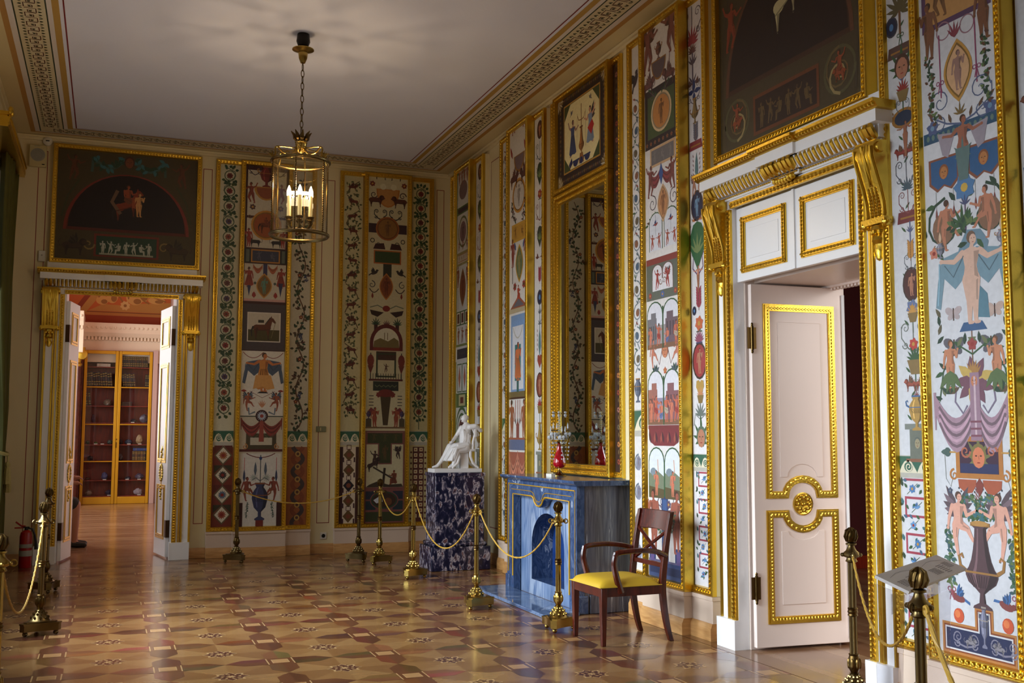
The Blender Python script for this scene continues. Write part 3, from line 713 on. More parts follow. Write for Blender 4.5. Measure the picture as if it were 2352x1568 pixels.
# painted red double lines on the plain strips of wall
a = Art(); LNR = (132, 36, 36)
def redbox(u0, u1, v0, v1, t=.008):
    a.frame(u0, v0, u1, v1, t, LNR, 1)
for (u0, u1, v0, v1) in ((-.865, -.765, .12, 4.74), (.975, 1.085, .40, 4.70), (2.44, 2.60, .37, 4.70), (3.955, 4.06, .37, 4.70)): redbox(u0, u1, v0, v1)
a.build('trim_4', WALLP, None, (0, YW - .0006, 0))['kind'] = 'structure'
a = Art()
for (y0, y1) in ((11.02, 11.47), (12.83, 12.98), (7.87, 7.92)): redbox(-y1, -y0, .40, 4.70)
a.build('trim_5', WALLP, None, (XW - .0006, 0, 0), R90)['kind'] = 'structure'

# ------------------------------------------------------------------ dado blocks and baseboards below the panels
# panel groups: wall, outer edges of the three panels in wall coordinates (increasing towards the right of the photograph)
ZP0, ZP1 = .31, 4.82
GRP_R = {'N': (-4.69, -4.37, -3.744, -3.44), 'M': (-7.81, -7.475, -6.83, -6.55), 'G': (-10.95, -10.575, -9.955, -9.66), 'H': (-12.79, -12.45, -11.83, -11.54), 'B': (-3.30, -2.98, -2.35, -2.05), }
GRP_F = {'P': (1.12, 1.418, 2.043, 2.352), 'Q': (2.651, 2.955, 3.578, 3.893)}
def dado(n, e, loc, rz):
    b = MB()       # local: x along the wall, -y out of it
    for (x0, x1, d) in ((e[0], e[1], .085), (e[1], e[2], .155), (e[2], e[3], .085)):
        b.box(x0, -d, .12, x1, 0, ZP0 - .03); b.box(x0 - .006, -d - .008, ZP0 - .03, x1 + .006, 0, ZP0 - .002)
        b.box(x0, -d + .02, .26, x1, 0, .262)
    o = struct('trim_%d' % n, b, DADO, loc=loc, rotz=rz, bevel=.002)
    obj('lesene', MB().box(e[0], -.05, ZP0, e[1], 0, ZP1).box(e[2], -.05, ZP0, e[3], 0, ZP1), CREAM, o)
k = 6
for g, e in GRP_R.items(): dado(k, e, (XW, 0, 0), R90); k += 1
for g, e in GRP_F.items(): dado(k, e, (0, YW, 0), 0); k += 1
def skirting(name, spans, loc, rz):
    b = MB()
    for (x0, x1, d) in spans:
        b.sweep([(0, 0), (-d - .02, 0), (-d - .02, .085), (-d - .012, .10), (-d - .006, .12), (0, .12)], x0, x1)
    struct(name, b, OAK, loc=loc, rotz=rz)
def spans(groups, a0, a1, holes):
    S = []; cur = a0
    ev = sorted([(e[0], e) for e in groups] + [(h[0], h) for h in holes])
    for _, e in ev:
        if e[0] > cur: S.append((cur, e[0], 0))
        if len(e) == 4: S += [(e[0], e[1], .085), (e[1], e[2], .155), (e[2], e[3], .085)]
        cur = e[-1]
    S.append((cur, a1, 0)); return S
skirting('baseboard_right', spans(GRP_R.values(), -YW, -YB, [(-6.40, -4.69), (-9.50, -7.89)]), (XW, 0, 0), R90)
skirting('baseboard_far', spans(GRP_F.values(), XL, XW, [(-.71, .92)]), (0, YW, 0), 0)
skirting('baseboard_left', [(YB, YW, 0)], (XL, 0, 0), PI / 2)

# ------------------------------------------------------------------ door casings with consoles, cornice and gilding (both doorways alike)
def beads(b, u0, u1, y, z, horizontal, n, r, mi=0, along=1.0):
    for k in range(n):
        t = u0 + (u1 - u0) * (k + .5) / n
        c = (t, y, z) if horizontal else (z, y, t)
        L = abs(u1 - u0) / n * .5 * along
        b.ell(c, (L, r, r) if horizontal else (r, r, L), 6, 4, mi)
def console(parent, x, sgn):
    """scroll bracket: S-shaped side profile, gilded leaf down its face, pendant below"""
    w = .085
    prof = [(-.02, 3.13), (-.135, 3.13), (-.155, 3.09), (-.15, 3.03), (-.125, 2.95), (-.095, 2.86), (-.075, 2.78), (-.07, 2.71), (-.078, 2.665), (-.06, 2.64), (-.02, 2.64)]
    b = MB(); b.sweep([(y - .03, z) for y, z in prof], x - w, x + w)
    for s in (-1, 1):
        P = [(x + s * w * .82, y - .034, z) for y, z in prof[2:9]]; b.tube(P, .011, 6)
        b.lathe([(.006, -.02), (.03, -.018), (.034, 0), (.03, .018), (.006, .02)], 12, (0, 0, 0)).xform(Matrix.Translation((x + s * w, -.14, 3.085)) @ Matrix.Rotation(PI / 2, 4, 'Y'), len(b.v) - 60)
    # leaf
    for s in (-1, 1):
        for q in (.5, 1.35, 2.1):
            b.tube([(x + s * .024 * q, -.178 + .004 * q, 3.10), (x + s * .027 * q, -.186 + .006 * q, 3.05), (x + s * .024 * q, -.166 + .006 * q, 2.98 + .012 * q), (x + s * .016 * q, -.142 + .004 * q, 2.91 + .02 * q), (x + s * .012 * q, -.138 + .01 * q, 2.87 + .03 * q)], [.015, .019, .017, .012, .004], 6)
    b.tube([(x, -.19, 3.1), (x, -.165, 2.98), (x, -.14, 2.87)], [.014, .014, .006], 6)
    for k in range(9):
        for s in (-1, 0, 1): b.ell((x + s * .028, -.124 + .0023 * k, 2.86 - .019 * k), (.010, .010, .010), 6, 4)
    b.box(x - w - .012, -.13, 2.655, x + w + .012, -.02, 2.69)
    b.ell((x - w, -.105, 2.66), (.026, .03, .026), 8, 6); b.ell((x + w, -.105, 2.66), (.026, .03, .026), 8, 6)
    b.lathe([(.012, .09), (.05, .075), (.058, .05), (.03, .03), (.044, .012), (.05, -.01), (.032, -.03), (.03, -.05), (.036, -.075), (.026, -.115), (.006, -.13)], 10, (x, -.075, 2.575))
    for k in range(5):
        an = PI + PI * k / 4; b.ell((x + .044 * cos(an), -.075 + .04 * sin(an), 2.62), (.016, .016, .022), 6, 4)
    obj('scroll_console', b, GOLD, parent)

def casing(name, loc, rz, x0, x1, top, transom):
    r = bpy.data.objects.new(name, None); C.objects.link(r); r.location = loc; r.rotation_euler = (0, 0, rz); r['kind'] = 'structure'
    w = MB(); g = MB(); O = .205            # casing width each side
    for s, xe in ((-1, x0), (1, x1)):
        a_, b_ = (xe - O, xe) if s < 0 else (xe, xe + O)
        w.box(a_, -.085, .2, b_, 0, 3.13); w.box(a_ - .02, -.12, 0, b_, 0, .2)      # upright and plinth
        o = xe + s * .03                    # egg moulding round the opening
        g.box(xe + s * .004, -.105, .2, xe + s * .052, -.085, top); beads(g, .21, top, -.108, xe + s * .028, False, 92, .014)
        g.box(xe + s * .072, -.095, .2, xe + s * .09, -.085, 3.13)
        for q in (.108, .2): g.tube([(xe + s * q, -.088, .2), (xe + s * q, -.088, 3.13)], .013, 6)
    w.box(x0, -.085, top + .052, x1, 0, 3.13)
    g.box(x0 - .004, -.105, top + .004, x1 + .004, -.085, top + .052); beads(g, x0, x1, -.108, top + .028, True, 34, .014)
    xa, xb = x0 - O - .02, x1 + O + .02; m = (x0 + x1) / 2
    # little pearl line, acanthus gutter, white corona, gilded cyma, stepping forward in the middle
    for (u0, u1, e) in ((xa, xb, 0), (m - .16, m + .16, .022)):
        w.box(u0 + .01, -.10 - e, 3.118, u1 - .01, 0, 3.145); w.box(u0, -.125 - e, 3.15, u1, 0, 3.235)
        w.sweep([(0, 3.225), (-.185 - e, 3.225), (-.185 - e, 3.295), (0, 3.295)], u0 - .045, u1 + .045)
        g.sweep([(0, 3.296), (-.186 - e, 3.296), (-.2 - e, 3.305), (-.21 - e, 3.32), (-.228 - e, 3.328), (-.23 - e, 3.345), (0, 3.345)], u0 - .075, u1 + .075)
        n = int((u1 - u0 + .15) / .03)
        for k in range(n): g.ell((u0 - .07 + (u1 - u0 + .14) * (k + .5) / n, -.212 - e, 3.318), (.011, .012, .012), 6, 4)
        beads(g, u0 + .02, u1 - .02, -.105 - e, 3.135, True, int((u1 - u0) / .024), .007)
        n = int((u1 - u0) / .042)
        for k in range(n):                  # upright gilded leaves of the gutter, white flutes between
            x = u0 + (u1 - u0) * (k + .5) / n; big = k in (0, 1, n - 1, n - 2) or (e and k in (2, n - 3))
            q = .02 if big else .0115
            g.tube([(x, -.125 - e, 3.15), (x, -.15 - e, 3.172), (x, -.172 - e, 3.205), (x, -.168 - e, 3.226)], [q * .8, q, q * 1.1, q * .6], 6)
            if not big: w.tube([(x + .02, -.125 - e, 3.152), (x + .02, -.145 - e, 3.18), (x + .02, -.17 - e, 3.224)], .009, 5)
    w.box(x0 - O, -.07, 3.34, x1 + O, 0, 3.44); w.box(x0 - O + .12, -.078, 3.36, x1 + O - .12, -.07, 3.41)
    for k in range(7): g.ell((m + (k - 3) * .03, -.13, 3.112 - .012 * (1 - (k / 3 - 1) ** 2)), (.018, .025, .022), 8, 5)
    obj('casing', w, WHITE, r, bevel=0); obj('gilding', g, GOLD, r)
    console(r, x0 - .155, -1); console(r, x1 + .155, 1)
    if transom:
        z0, z1 = 2.53, top; mid = m
        for s in (-1, 1):
            a_, b_ = (x0 + .002, mid - .006) if s < 0 else (mid + .006, x1 - .002)
            t = MB().box(a_, -.055, z0, b_, -.015, z1); p = obj('transom_panel', t, WHITE, r, bevel=.003)
            f = MB(); fx0, fx1, fz0, fz1 = a_ + .07, b_ - .075, z0 + .055, z1 - .07
            for (q0, q1, y) in ((0, .045, .066), (.008, .036, .074)):
                f.box(fx0 + q0, -y, fz0 + q0, fx0 + q1, -.055, fz1 - q0); f.box(fx1 - q1, -y, fz0 + q0, fx1 - q0, -.055, fz1 - q0)
                f.box(fx0 + q1, -y, fz0 + q0, fx1 - q1, -.055, fz0 + q1); f.box(fx0 + q1, -y, fz1 - q1, fx1 - q1, -.055, fz1 - q0)
            for (u0, u1, hz, zz) in ((fx0, fx1, True, fz0 + .022), (fx0, fx1, True, fz1 - .022), (fz0, fz1, False, fx0 + .022), (fz0, fz1, False, fx1 - .022)): beads(f, u0, u1, -.075, zz, hz, 16, .009)
            obj('gilt_moulding', f, GOLD, p)
            q = MB().box(fx0 + .09, -.059, fz0 + .09, fx1 - .09, -.05, fz1 - .09); obj('raised_field', q, WHITE, p, bevel=.003)
        obj('transom_post', MB().box(mid - .012, -.066, z0, mid + .012, -.02, z1), WHITE, r)
    return r
casing('door_1', (0, YW, 0), 0, FD0, FD1, FDZ, False)
casing('door_2', (XW, 0, 0), R90, -RD1, -RD0, RDZ, True)

# door leaves, standing open inside the deep doorways
def leaf(name, label, loc, rz, W, H, gild_back, flip=1):
    """hinge edge at x = 0, leaf runs to +x*flip, shown face towards -y"""
    t = thing(name, label, 'door', loc, rz)
    obj('leaf_board', MB().box(0, 0, .02, flip * W, .042, H), PINKW, t, bevel=.004)
    zm = .98; R_ = .135; m = W / 2; x0, x1 = .115, W - .12
    def arc(zc, up):
        return [(m + R_ * cos(PI - PI * k / 10), zc + up * R_ * .8 * sin(PI * k / 10)) for k in range(11)]
    def moulding(pts, y, wd, b):
        P = [Vector((p[0], p[1])) for p in pts]; n = len(P)
        for i in range(n):
            a_, c_ = P[i], P[(i + 1) % n]; d = (c_ - a_); L = d.length
            if L < 1e-5: continue
            d.normalize(); q = Vector((-d.y, d.x))
            for (o0, o1, yy) in ((-wd / 2, wd / 2, .010), (-wd * .32, wd * .05, .017), (wd * .2, wd * .42, .015)):
                A = a_ - d * 0.0; B = c_
                # mitre: each run is pulled in by its offset along the direction
                pr = (P[i] - P[i - 1]).normalized(); nx = (P[(i + 2) % n] - c_).normalized()
                def off(p, d0, d1, o):
                    n0 = Vector((-d0.y, d0.x)); n1 = Vector((-d1.y, d1.x)); bs = n0 + n1
                    if bs.length < .2: return p + n1 * o
                    bs.normalize(); return p + bs * (o / max(.4, bs.dot(n1)))
                v = [off(A, pr, d, o0), off(B, d, nx, o0), off(B, d, nx, o1), off(A, pr, d, o1)]
                b.prism([(flip * z.x, z.y) for z in v], y, y - yy, 'y')
            k = max(1, int(L / .024))
            for j in range(k):
                c = a_ + d * (L * (j + .5) / k) + q * (wd * .12)
                b.ell((flip * c.x, y - .016, c.y), (.008, .007, .010), 6, 4)
    up = [(x0, zm + .07), (m - R_, zm + .07)] + [p for p in arc(zm + .07, 1)][1:-1] + [(m + R_, zm + .07), (x1, zm + .07), (x1, H - .16), (x0, H - .16)]
    lo = [(x0, .2), (x1, .2), (x1, zm - .06), (m + R_, zm - .06)] + [p for p in reversed(arc(zm - .06, -1))][1:-1] + [(m - R_, zm - .06), (x0, zm - .06)]
    faces = [0.0]
    g = MB(); moulding(up, 0, .05, g); moulding(lo, 0, .05, g); obj('gilt_moulding', g, GOLD, t)
    f = MB(); i_ = .09
    upf = [(x0 + i_, zm + .19)] + [(m + .12 * cos(PI - PI * k / 8), zm + .19 + .09 * sin(PI * k / 8)) for k in range(9)] + [(x1 - i_, zm + .19), (x1 - i_, H - .26), (x0 + i_, H - .26)]
    lof = [(x0 + i_, .30), (x1 - i_, .30), (x1 - i_, zm - .18)] + [(m + .12 * cos(PI * k / 8), zm - .18 - .06 * sin(PI * k / 8)) for k in range(9)] + [(x0 + i_, zm - .18)]
    f.prism([(flip * p[0], p[1]) for p in upf], .004, -.006, 'y'); f.prism([(flip * p[0], p[1]) for p in lof], .004, -.006, 'y')
    obj('raised_field', f, PINKW, t, bevel=.003)
    z = MB(); cx = flip * m; cz = zm + .005
    z.lathe([(.002, 0), (.078, 0), (.08, .008), (.07, .012), (.06, .009), (.002, .01)], 24, (0, 0, 0))
    for k in range(8):
        an = PI / 4 * k; z.ell((.045 * cos(an), .045 * sin(an), .012), (.022, .014, .010), 8, 5); z.ell((.058 * cos(an + .39), .058 * sin(an + .39), .010), (.012, .012, .008), 6, 4)
    z.ell((0, 0, .014), (.016, .016, .012), 10, 6)
    z.xform(Matrix.Translation((cx, 0, cz)) @ Matrix.Rotation(PI / 2, 4, 'X')); obj('rosette', z, GOLD, t)
    for hz in (.42, H - .38):
        h = MB().box(flip * -.035, -.004, hz - .075, flip * .035, .0, hz + .075)
        h.tube([(0, -.008, hz - .085), (0, -.008, hz + .085)], .011, 8); h.ell((0, -.008, hz + .095), (.009, .009, .014), 8, 5); h.ell((0, -.008, hz - .095), (.009, .009, .014), 8, 5)
        obj('hinge', h, BRONZE, t)
    b = MB().tube([(flip * (W - .02), -.012, .06), (flip * (W - .02), -.012, H - .05)], .011, 8); obj('edge_bead', b, WHITE, t)
    return t
leaf('door_leaf', 'tall white door leaf with a round gilt rosette, open in the right doorway', (XW + .01, RD1 - .07, 0), math.radians(-3.5), .76, 2.515, False)
# the two leaves of the far doorway, seen almost edge-on
def slim_leaf(label, loc, ang, W, H, face):
    t = thing('door_leaf', label, 'door', loc, ang)
    obj('leaf_board', MB().box(0, -.021, .02, W, .021, H), WHITE, t, bevel=.004)
    g = MB()
    for (z0, z1) in ((.22, .86), (1.12, 2.32), (2.5, H - .12)):
        for q in (0, .03):
            x0, x1 = .09 + q, W - .09 - q
            y0, y1 = face * .021, face * (.032 if q else .028)
            g.box(x0, y0, z0 + q, x0 + .022, y1, z1 - q); g.box(x1 - .022, y0, z0 + q, x1, y1, z1 - q); g.box(x0 + .022, y0, z0 + q, x1 - .022, y1, z0 + q + .022); g.box(x0 + .022, y0, z1 - q - .022, x1 - .022, y1, z1 - q)
    obj('gilt_moulding', g, GOLD, t)
    z = MB().box(W / 2 - .02, 0, .68, W / 2 + .02, face * .024, 1.32)
    for k in range(16):
        an = 2 * PI * k / 16; z.ell((W / 2 + .07 * cos(an), face * .026, 1.0 + .09 * sin(an)), (.018, .012, .018), 6, 4)
    for k in range(6): z.ell((W / 2 + .02 * (-1) ** k, face * .026, .84 - .03 * k), (.016, .012, .018), 6, 4); z.ell((W / 2 + .02 * (-1) ** k, face * .026, 1.13 + .03 * k), (.016, .012, .018), 6, 4)
    obj('gilt_ornament', z, GOLD, t)
    for hz in (.35, 2.62):
        obj('hinge', MB().box(-.02, -.026, hz - .1, .05, .026, hz + .1), BROWNM, t)
    return t
slim_leaf('white gilt-trimmed door leaf at the left of the far doorway', (FD0 + .035, YW + .03, 0), math.radians(79), .49, 3.0, -1)
slim_leaf('white gilt-trimmed door leaf at the right of the far doorway', (FD1 - .035, YW + .03, 0), math.radians(100), .60, 3.0, 1)

# ------------------------------------------------------------------ the room beyond the far doorway
struct('wall_cabinet_left', MB().box(-3.0, YW + .7, 0, -2.6, 24.3, 5.6), ROSEW)
struct('wall_cabinet_right', MB().box(1.2, YW + .7, 0, 1.5, 24.3, 5.6), ROSEW)
struct('wall_cabinet_far', MB().box(-3.0, 24.3, 0, 1.5, 24.6, 5.6), ROSEW)
struct('ceiling_cabinet', MB().box(-3.0, YW + .7, 5.6, 1.5, 24.6, 5.8), ORANGE)
b = MB()      # entablature above the bookcase, breaking forward over the pilaster on the left
def entab(x0, x1, y, z0):
    b.box(x0, y, z0, x1, 24.3, z0 + .47)                        # plain band
    n = int((x1 - x0) / .07)
    for k in range(n): b.box(x0 + (x1 - x0) * (k + .2) / n, y - .07, z0 + .47, x0 + (x1 - x0) * (k + .8) / n, y, z0 + .54)
    b.box(x0, y - .02, z0 + .47, x1, 24.3, z0 + .54)
    b.sweep([(24.3, z0 + .54), (y - .1, z0 + .54), (y - .2, z0 + .62), (y - .2, z0 + .68), (24.3, z0 + .68)], x0, x1)
    b.sweep([(24.3, z0 + .68), (y - .2, z0 + .68), (y - .27, z0 + .78), (y - .27, z0 + .82), (24.3, z0 + .82)], x0, x1)
    n = int((x1 - x0) / .09)
    for k in range(n): b.ell((x0 + (x1 - x0) * (k + .5) / n, y - .23, z0 + .735), (.032, .03, .04), 6, 4)
entab(-2.6, 1.2, 23.9, 3.00); entab(-2.6, -.545, 23.0, 3.14)
struct('trim_20', b, LINTW)
a = Art()     # tympanum: orange ground with pale reclining ornament in generic shapes
a.rect(-2.6, 4.1, 1.2, 6.0, (190, 100, 40), 0); a.rect(-2.6, 4.1, 1.2, 4.33, (150, 62, 20), 1); a.rect(-2.6, 4.33, 1.2, 4.40, (186, 128, 58), 1); a.rect(-2.6, 4.395, 1.2, 4.41, (110, 66, 26), 1.5)
a.line([(-.62, 4.56), (-.3, 5.0), (.1, 5.3), (.7, 5.5)], .14, (186, 140, 66), 2); a.line([(-.75, 4.56), (-.4, 5.1), (.0, 5.42)], .10, (140, 60, 20), 2)
OCB, OCD = (206, 160, 84), (150, 104, 44)
a.poly([(-.5, 4.58), (1.2, 4.58), (1.2, 4.82), (.6, 4.78), (.2, 4.72), (-.2, 4.74)], (186, 136, 62), 2)
for (x, y, rx, ry, c) in ((-.22, 4.82, .13, .1, OCB), (-.02, 4.92, .12, .16, OCB), (.04, 5.1, .1, .1, OCB), (.45, 4.86, .16, .12, OCB), (.62, 4.96, .12, .14, OCB), (.9, 4.86, .18, .08, OCB), (.3, 5.05, .05, .24, OCB)): a.ell(x, y, rx, ry, c, 3); a.ell(x + rx * .3, y - ry * .3, rx * .5, ry * .5, OCD, 3.5)
for (p) in ([(-.3, 4.88), (-.22, 4.98), (-.08, 4.95)], [(.0, 5.05), (.12, 4.92), (.2, 4.8)], [(.5, 5.0), (.62, 4.85), (.75, 4.78)], [(.7, 5.1), (.85, 4.92), (1.1, 4.84)]): a.line(p, .03, OCD, 4)
a.flower(.25, 4.72, .11, (214, 176, 108), OCD, 4, 8)
a.v = [(p[0], p[1] - .28 if p[1] < 4.45 else p[1] - .44, p[2]) for p in a.v]; a.build('trim_21', WALLP, None, (0, 24.295, 0))['kind'] = 'structure'
struct('trim_22', MB().box(.855, 23.78, 0, .95, 24.3, 3.27).box(.95, 24.0, 0, 1.2, 24.3, 3.27), ROSEW)
b = MB().box(-.70, 23.74, 0, -.535, 24.3, 3.27); struct('trim_23', b, DKWOOD)
b = MB().box(-2.6, 23.5, 0, -.72, 24.3, 3.27); struct('trim_24', b, DKWOOD)
b = MB()      # gilded capital of the pilaster
b.lathe([(.13, 0), (.15, .05), (.12, .08), (.16, .3), (.2, .36), (.2, .4)], 16, (-.70, 23.35, 2.86))
for s in (-1, 1): b.lathe([(.01, -.12), (.1, -.11), (.1, .11), (.01, .12)], 16).xform(Matrix.Translation((-.70 + s * .14, 23.25, 3.1)) @ Matrix.Rotation(PI / 2, 4, 'X'), len(b.v) - 64)
b.lathe([(.13, 0), (.13, 2.86)], 16, (-.70, 23.35, 0), 1)
struct('trim_25', b, [GOLD, DKWOOD])
# the red room beyond the right doorway
b = MB().box(9.5, 1.0, 0, 9.7, 9.6, 4.6).box(XW + .75, 9.6, 0, 9.7, 9.8, 4.6).box(XW + .75, .8, 0, 9.7, 1.0, 4.6)
struct('wall_red_room', b, DKRED)
struct('ceiling_red_room', MB().box(XW + .75, .8, 4.6, 9.7, 9.8, 4.8), CREAM2)
struct('baseboard_red_room', MB().box(XW + .76, 9.55, 0, 9.5, 9.6, .14), CABIN)

# ------------------------------------------------------------------ fireplace
def cr(P, n=5):
    """smooth curve through the points"""
    P = [Vector(p) for p in P]; out = []
    for i in range(len(P) - 1):
        p0, p1, p2, p3 = P[max(i - 1, 0)], P[i], P[i + 1], P[min(i + 2, len(P) - 1)]
        for k in range(n):
            t = k / n; out.append(.5 * (2 * p1 + (p2 - p0) * t + (2 * p0 - 5 * p1 + 4 * p2 - p3) * t * t + (3 * p1 - p0 - 3 * p2 + p3) * t ** 3))
    return out + [P[-1]]
def remesh(o, vox, smooth=2):
    m = o.modifiers.new('remesh', 'REMESH'); m.mode = 'VOXEL'; m.voxel_size = vox; m.use_smooth_shade = True
    if smooth:
        q = o.modifiers.new('smooth', 'SMOOTH'); q.factor = 0.5; q.iterations = smooth
    return o
def taper(b, pts, seg=12):
    """chain of joined tapered limbs with round joints: pts = (x, y, z, r)"""
    for i in range(len(pts) - 1):
        p, q = pts[i], pts[i + 1]
        n = 5; b.tube([tuple(p[k] + (q[k] - p[k]) * t / n for k in range(3)) for t in range(n + 1)], [p[3] + (q[3] - p[3]) * t / n for t in range(n + 1)], seg)
    for p in pts: b.ell(p[:3], p[3], seg, 8)

def fireplace():
    FX = 3.62; y0, y1 = -9.50, -7.90; D = XW - FX
    t = thing('fireplace', 'blue marble fireplace with gilt lines and an arched opening, standing against the right wall', 'fireplace', (XW, 0, 0), R90)
    # front slab in local coords (x along wall, -y outward): outline with a scalloped lambrequin over the opening
    m = (y0 + y1) / 2; ox0, ox1, oz = y0 + .17, y1 - .15, .895
    curve = [(m - .17, oz), (m - .13, oz - .012), (m - .10, oz - .05), (m - .055, oz - .078), (m + .01, oz - .082), (m + .06, oz - .06), (m + .095, oz - .02), (m + .13, oz), (m + .17, oz + .004)]
    out = [(y0, .0), (y0, 1.04), (y1, 1.04), (y1, 0), (ox1, 0), (ox1, oz)] + list(reversed(curve)) + [(ox0, oz), (ox0, 0)]
    b = MB().prism(out, -D, -D + .07, 'y'); obj('surround', b, BLUEM, t)
    for x in (y0 + .012, y1 - .14): obj('side_slab', MB().box(x, -D + .07, .0, x + .128, 0, 1.04), GREYM, t, bevel=.004)
    for x in (y0 - .012, y1 - .085): obj('plinth', MB().box(x, -D - .014, 0, x + .097, -D + .10, .145), BLUEM, t, bevel=.005)
    p = MB().box(y1 - .1, -D + .12, 0, y1 + .004, -.0, .15); obj('side_plinth', p, GREYM, t, bevel=.005)
    top = MB().sweep([(0, 1.04), (-D - .02, 1.04), (-D - .055, 1.062), (-D - .06, 1.085), (0, 1.085)], y0 - .06, y1 + .06); obj('mantel_shelf', top, BLUEM, t, bevel=.006)
    # light blue inner face with arched opening, set back
    ix0, ix1 = ox0 - .01, ox1 + .01; a0, a1 = m - .37, m + .37; zc = .46
    arch = [(a0, .14), (a0, zc)] + [(m + .37 * cos(PI - PI * k / 16), zc + .30 * sin(PI * k / 16)) for k in range(1, 16)] + [(a1, zc), (a1, .14)]
    L = MB(); yi = -D + .078
    nb = len(arch)
    outer = [(ix0, 0), (ix0, .91)] + [(ix0 + (ix1 - ix0) * k / 16, .91) for k in range(1, 16)] + [(ix1, .91), (ix1, 0)]
    # ring between outer outline and arch
    vs_ = [(p[0], yi, p[1]) for p in outer] + [(p[0], yi, p[1]) for p in arch]; n = len(outer)
    L.add(vs_, [(i, i + 1, n + i + 1, n + i) for i in range(n - 1)] + [(0, n, 2 * n - 1, n - 1)])
    vs_ = [(p[0], yi, p[1]) for p in arch] + [(p[0], yi + .22, p[1]) for p in arch]
    obj('inner_face', L, BLUEL, t, fix=True, angle=30)
    F = MB(); F.add(vs_, [(i, (i + 1) % nb, nb + (i + 1) % nb, nb + i) for i in range(nb)]); obj('opening_reveal', F, BLUEM, t)
    F = MB(); F.box(a0 - .05, yi + .21, .05, a1 + .05, yi + .23, .86)
    obj('firebox', F, BLUED, t)
    G = MB(); yy = -D - .004
    def ln(pts, r=.006): G.tube([(p[0], yy, p[1]) for p in pts], r, 5)
    ln([(y0 + .04, .17), (y0 + .04, 1.0), (y1 - .03, 1.0)]); ln([(y1 - .03, 1.0), (y1 - .03, .17)], .003)
    ln([(ox0 - .012, .14), (ox0 - .012, oz + .012)] + [(x, z + .012) for x, z in curve] + [(ox1 + .012, oz + .012), (ox1 + .012, .14)], .008)
    ln([(ox0 - .05, oz + .055), (m - .2, oz + .055)] + [(x * 1.0, z + .05) for x, z in curve] + [(m + .2, oz + .055), (ox1 + .05, oz + .055)], .003)
    obj('gilt_line', G, GOLDP, t)
fireplace()
h = obj('hearth_slab', MB().box(3.295, 7.845, 0, 3.62, 9.55, .028), HEARTHM, bevel=.004); tag(h, 'low blue-grey marble hearth slab lying before the fireplace', 'hearth')

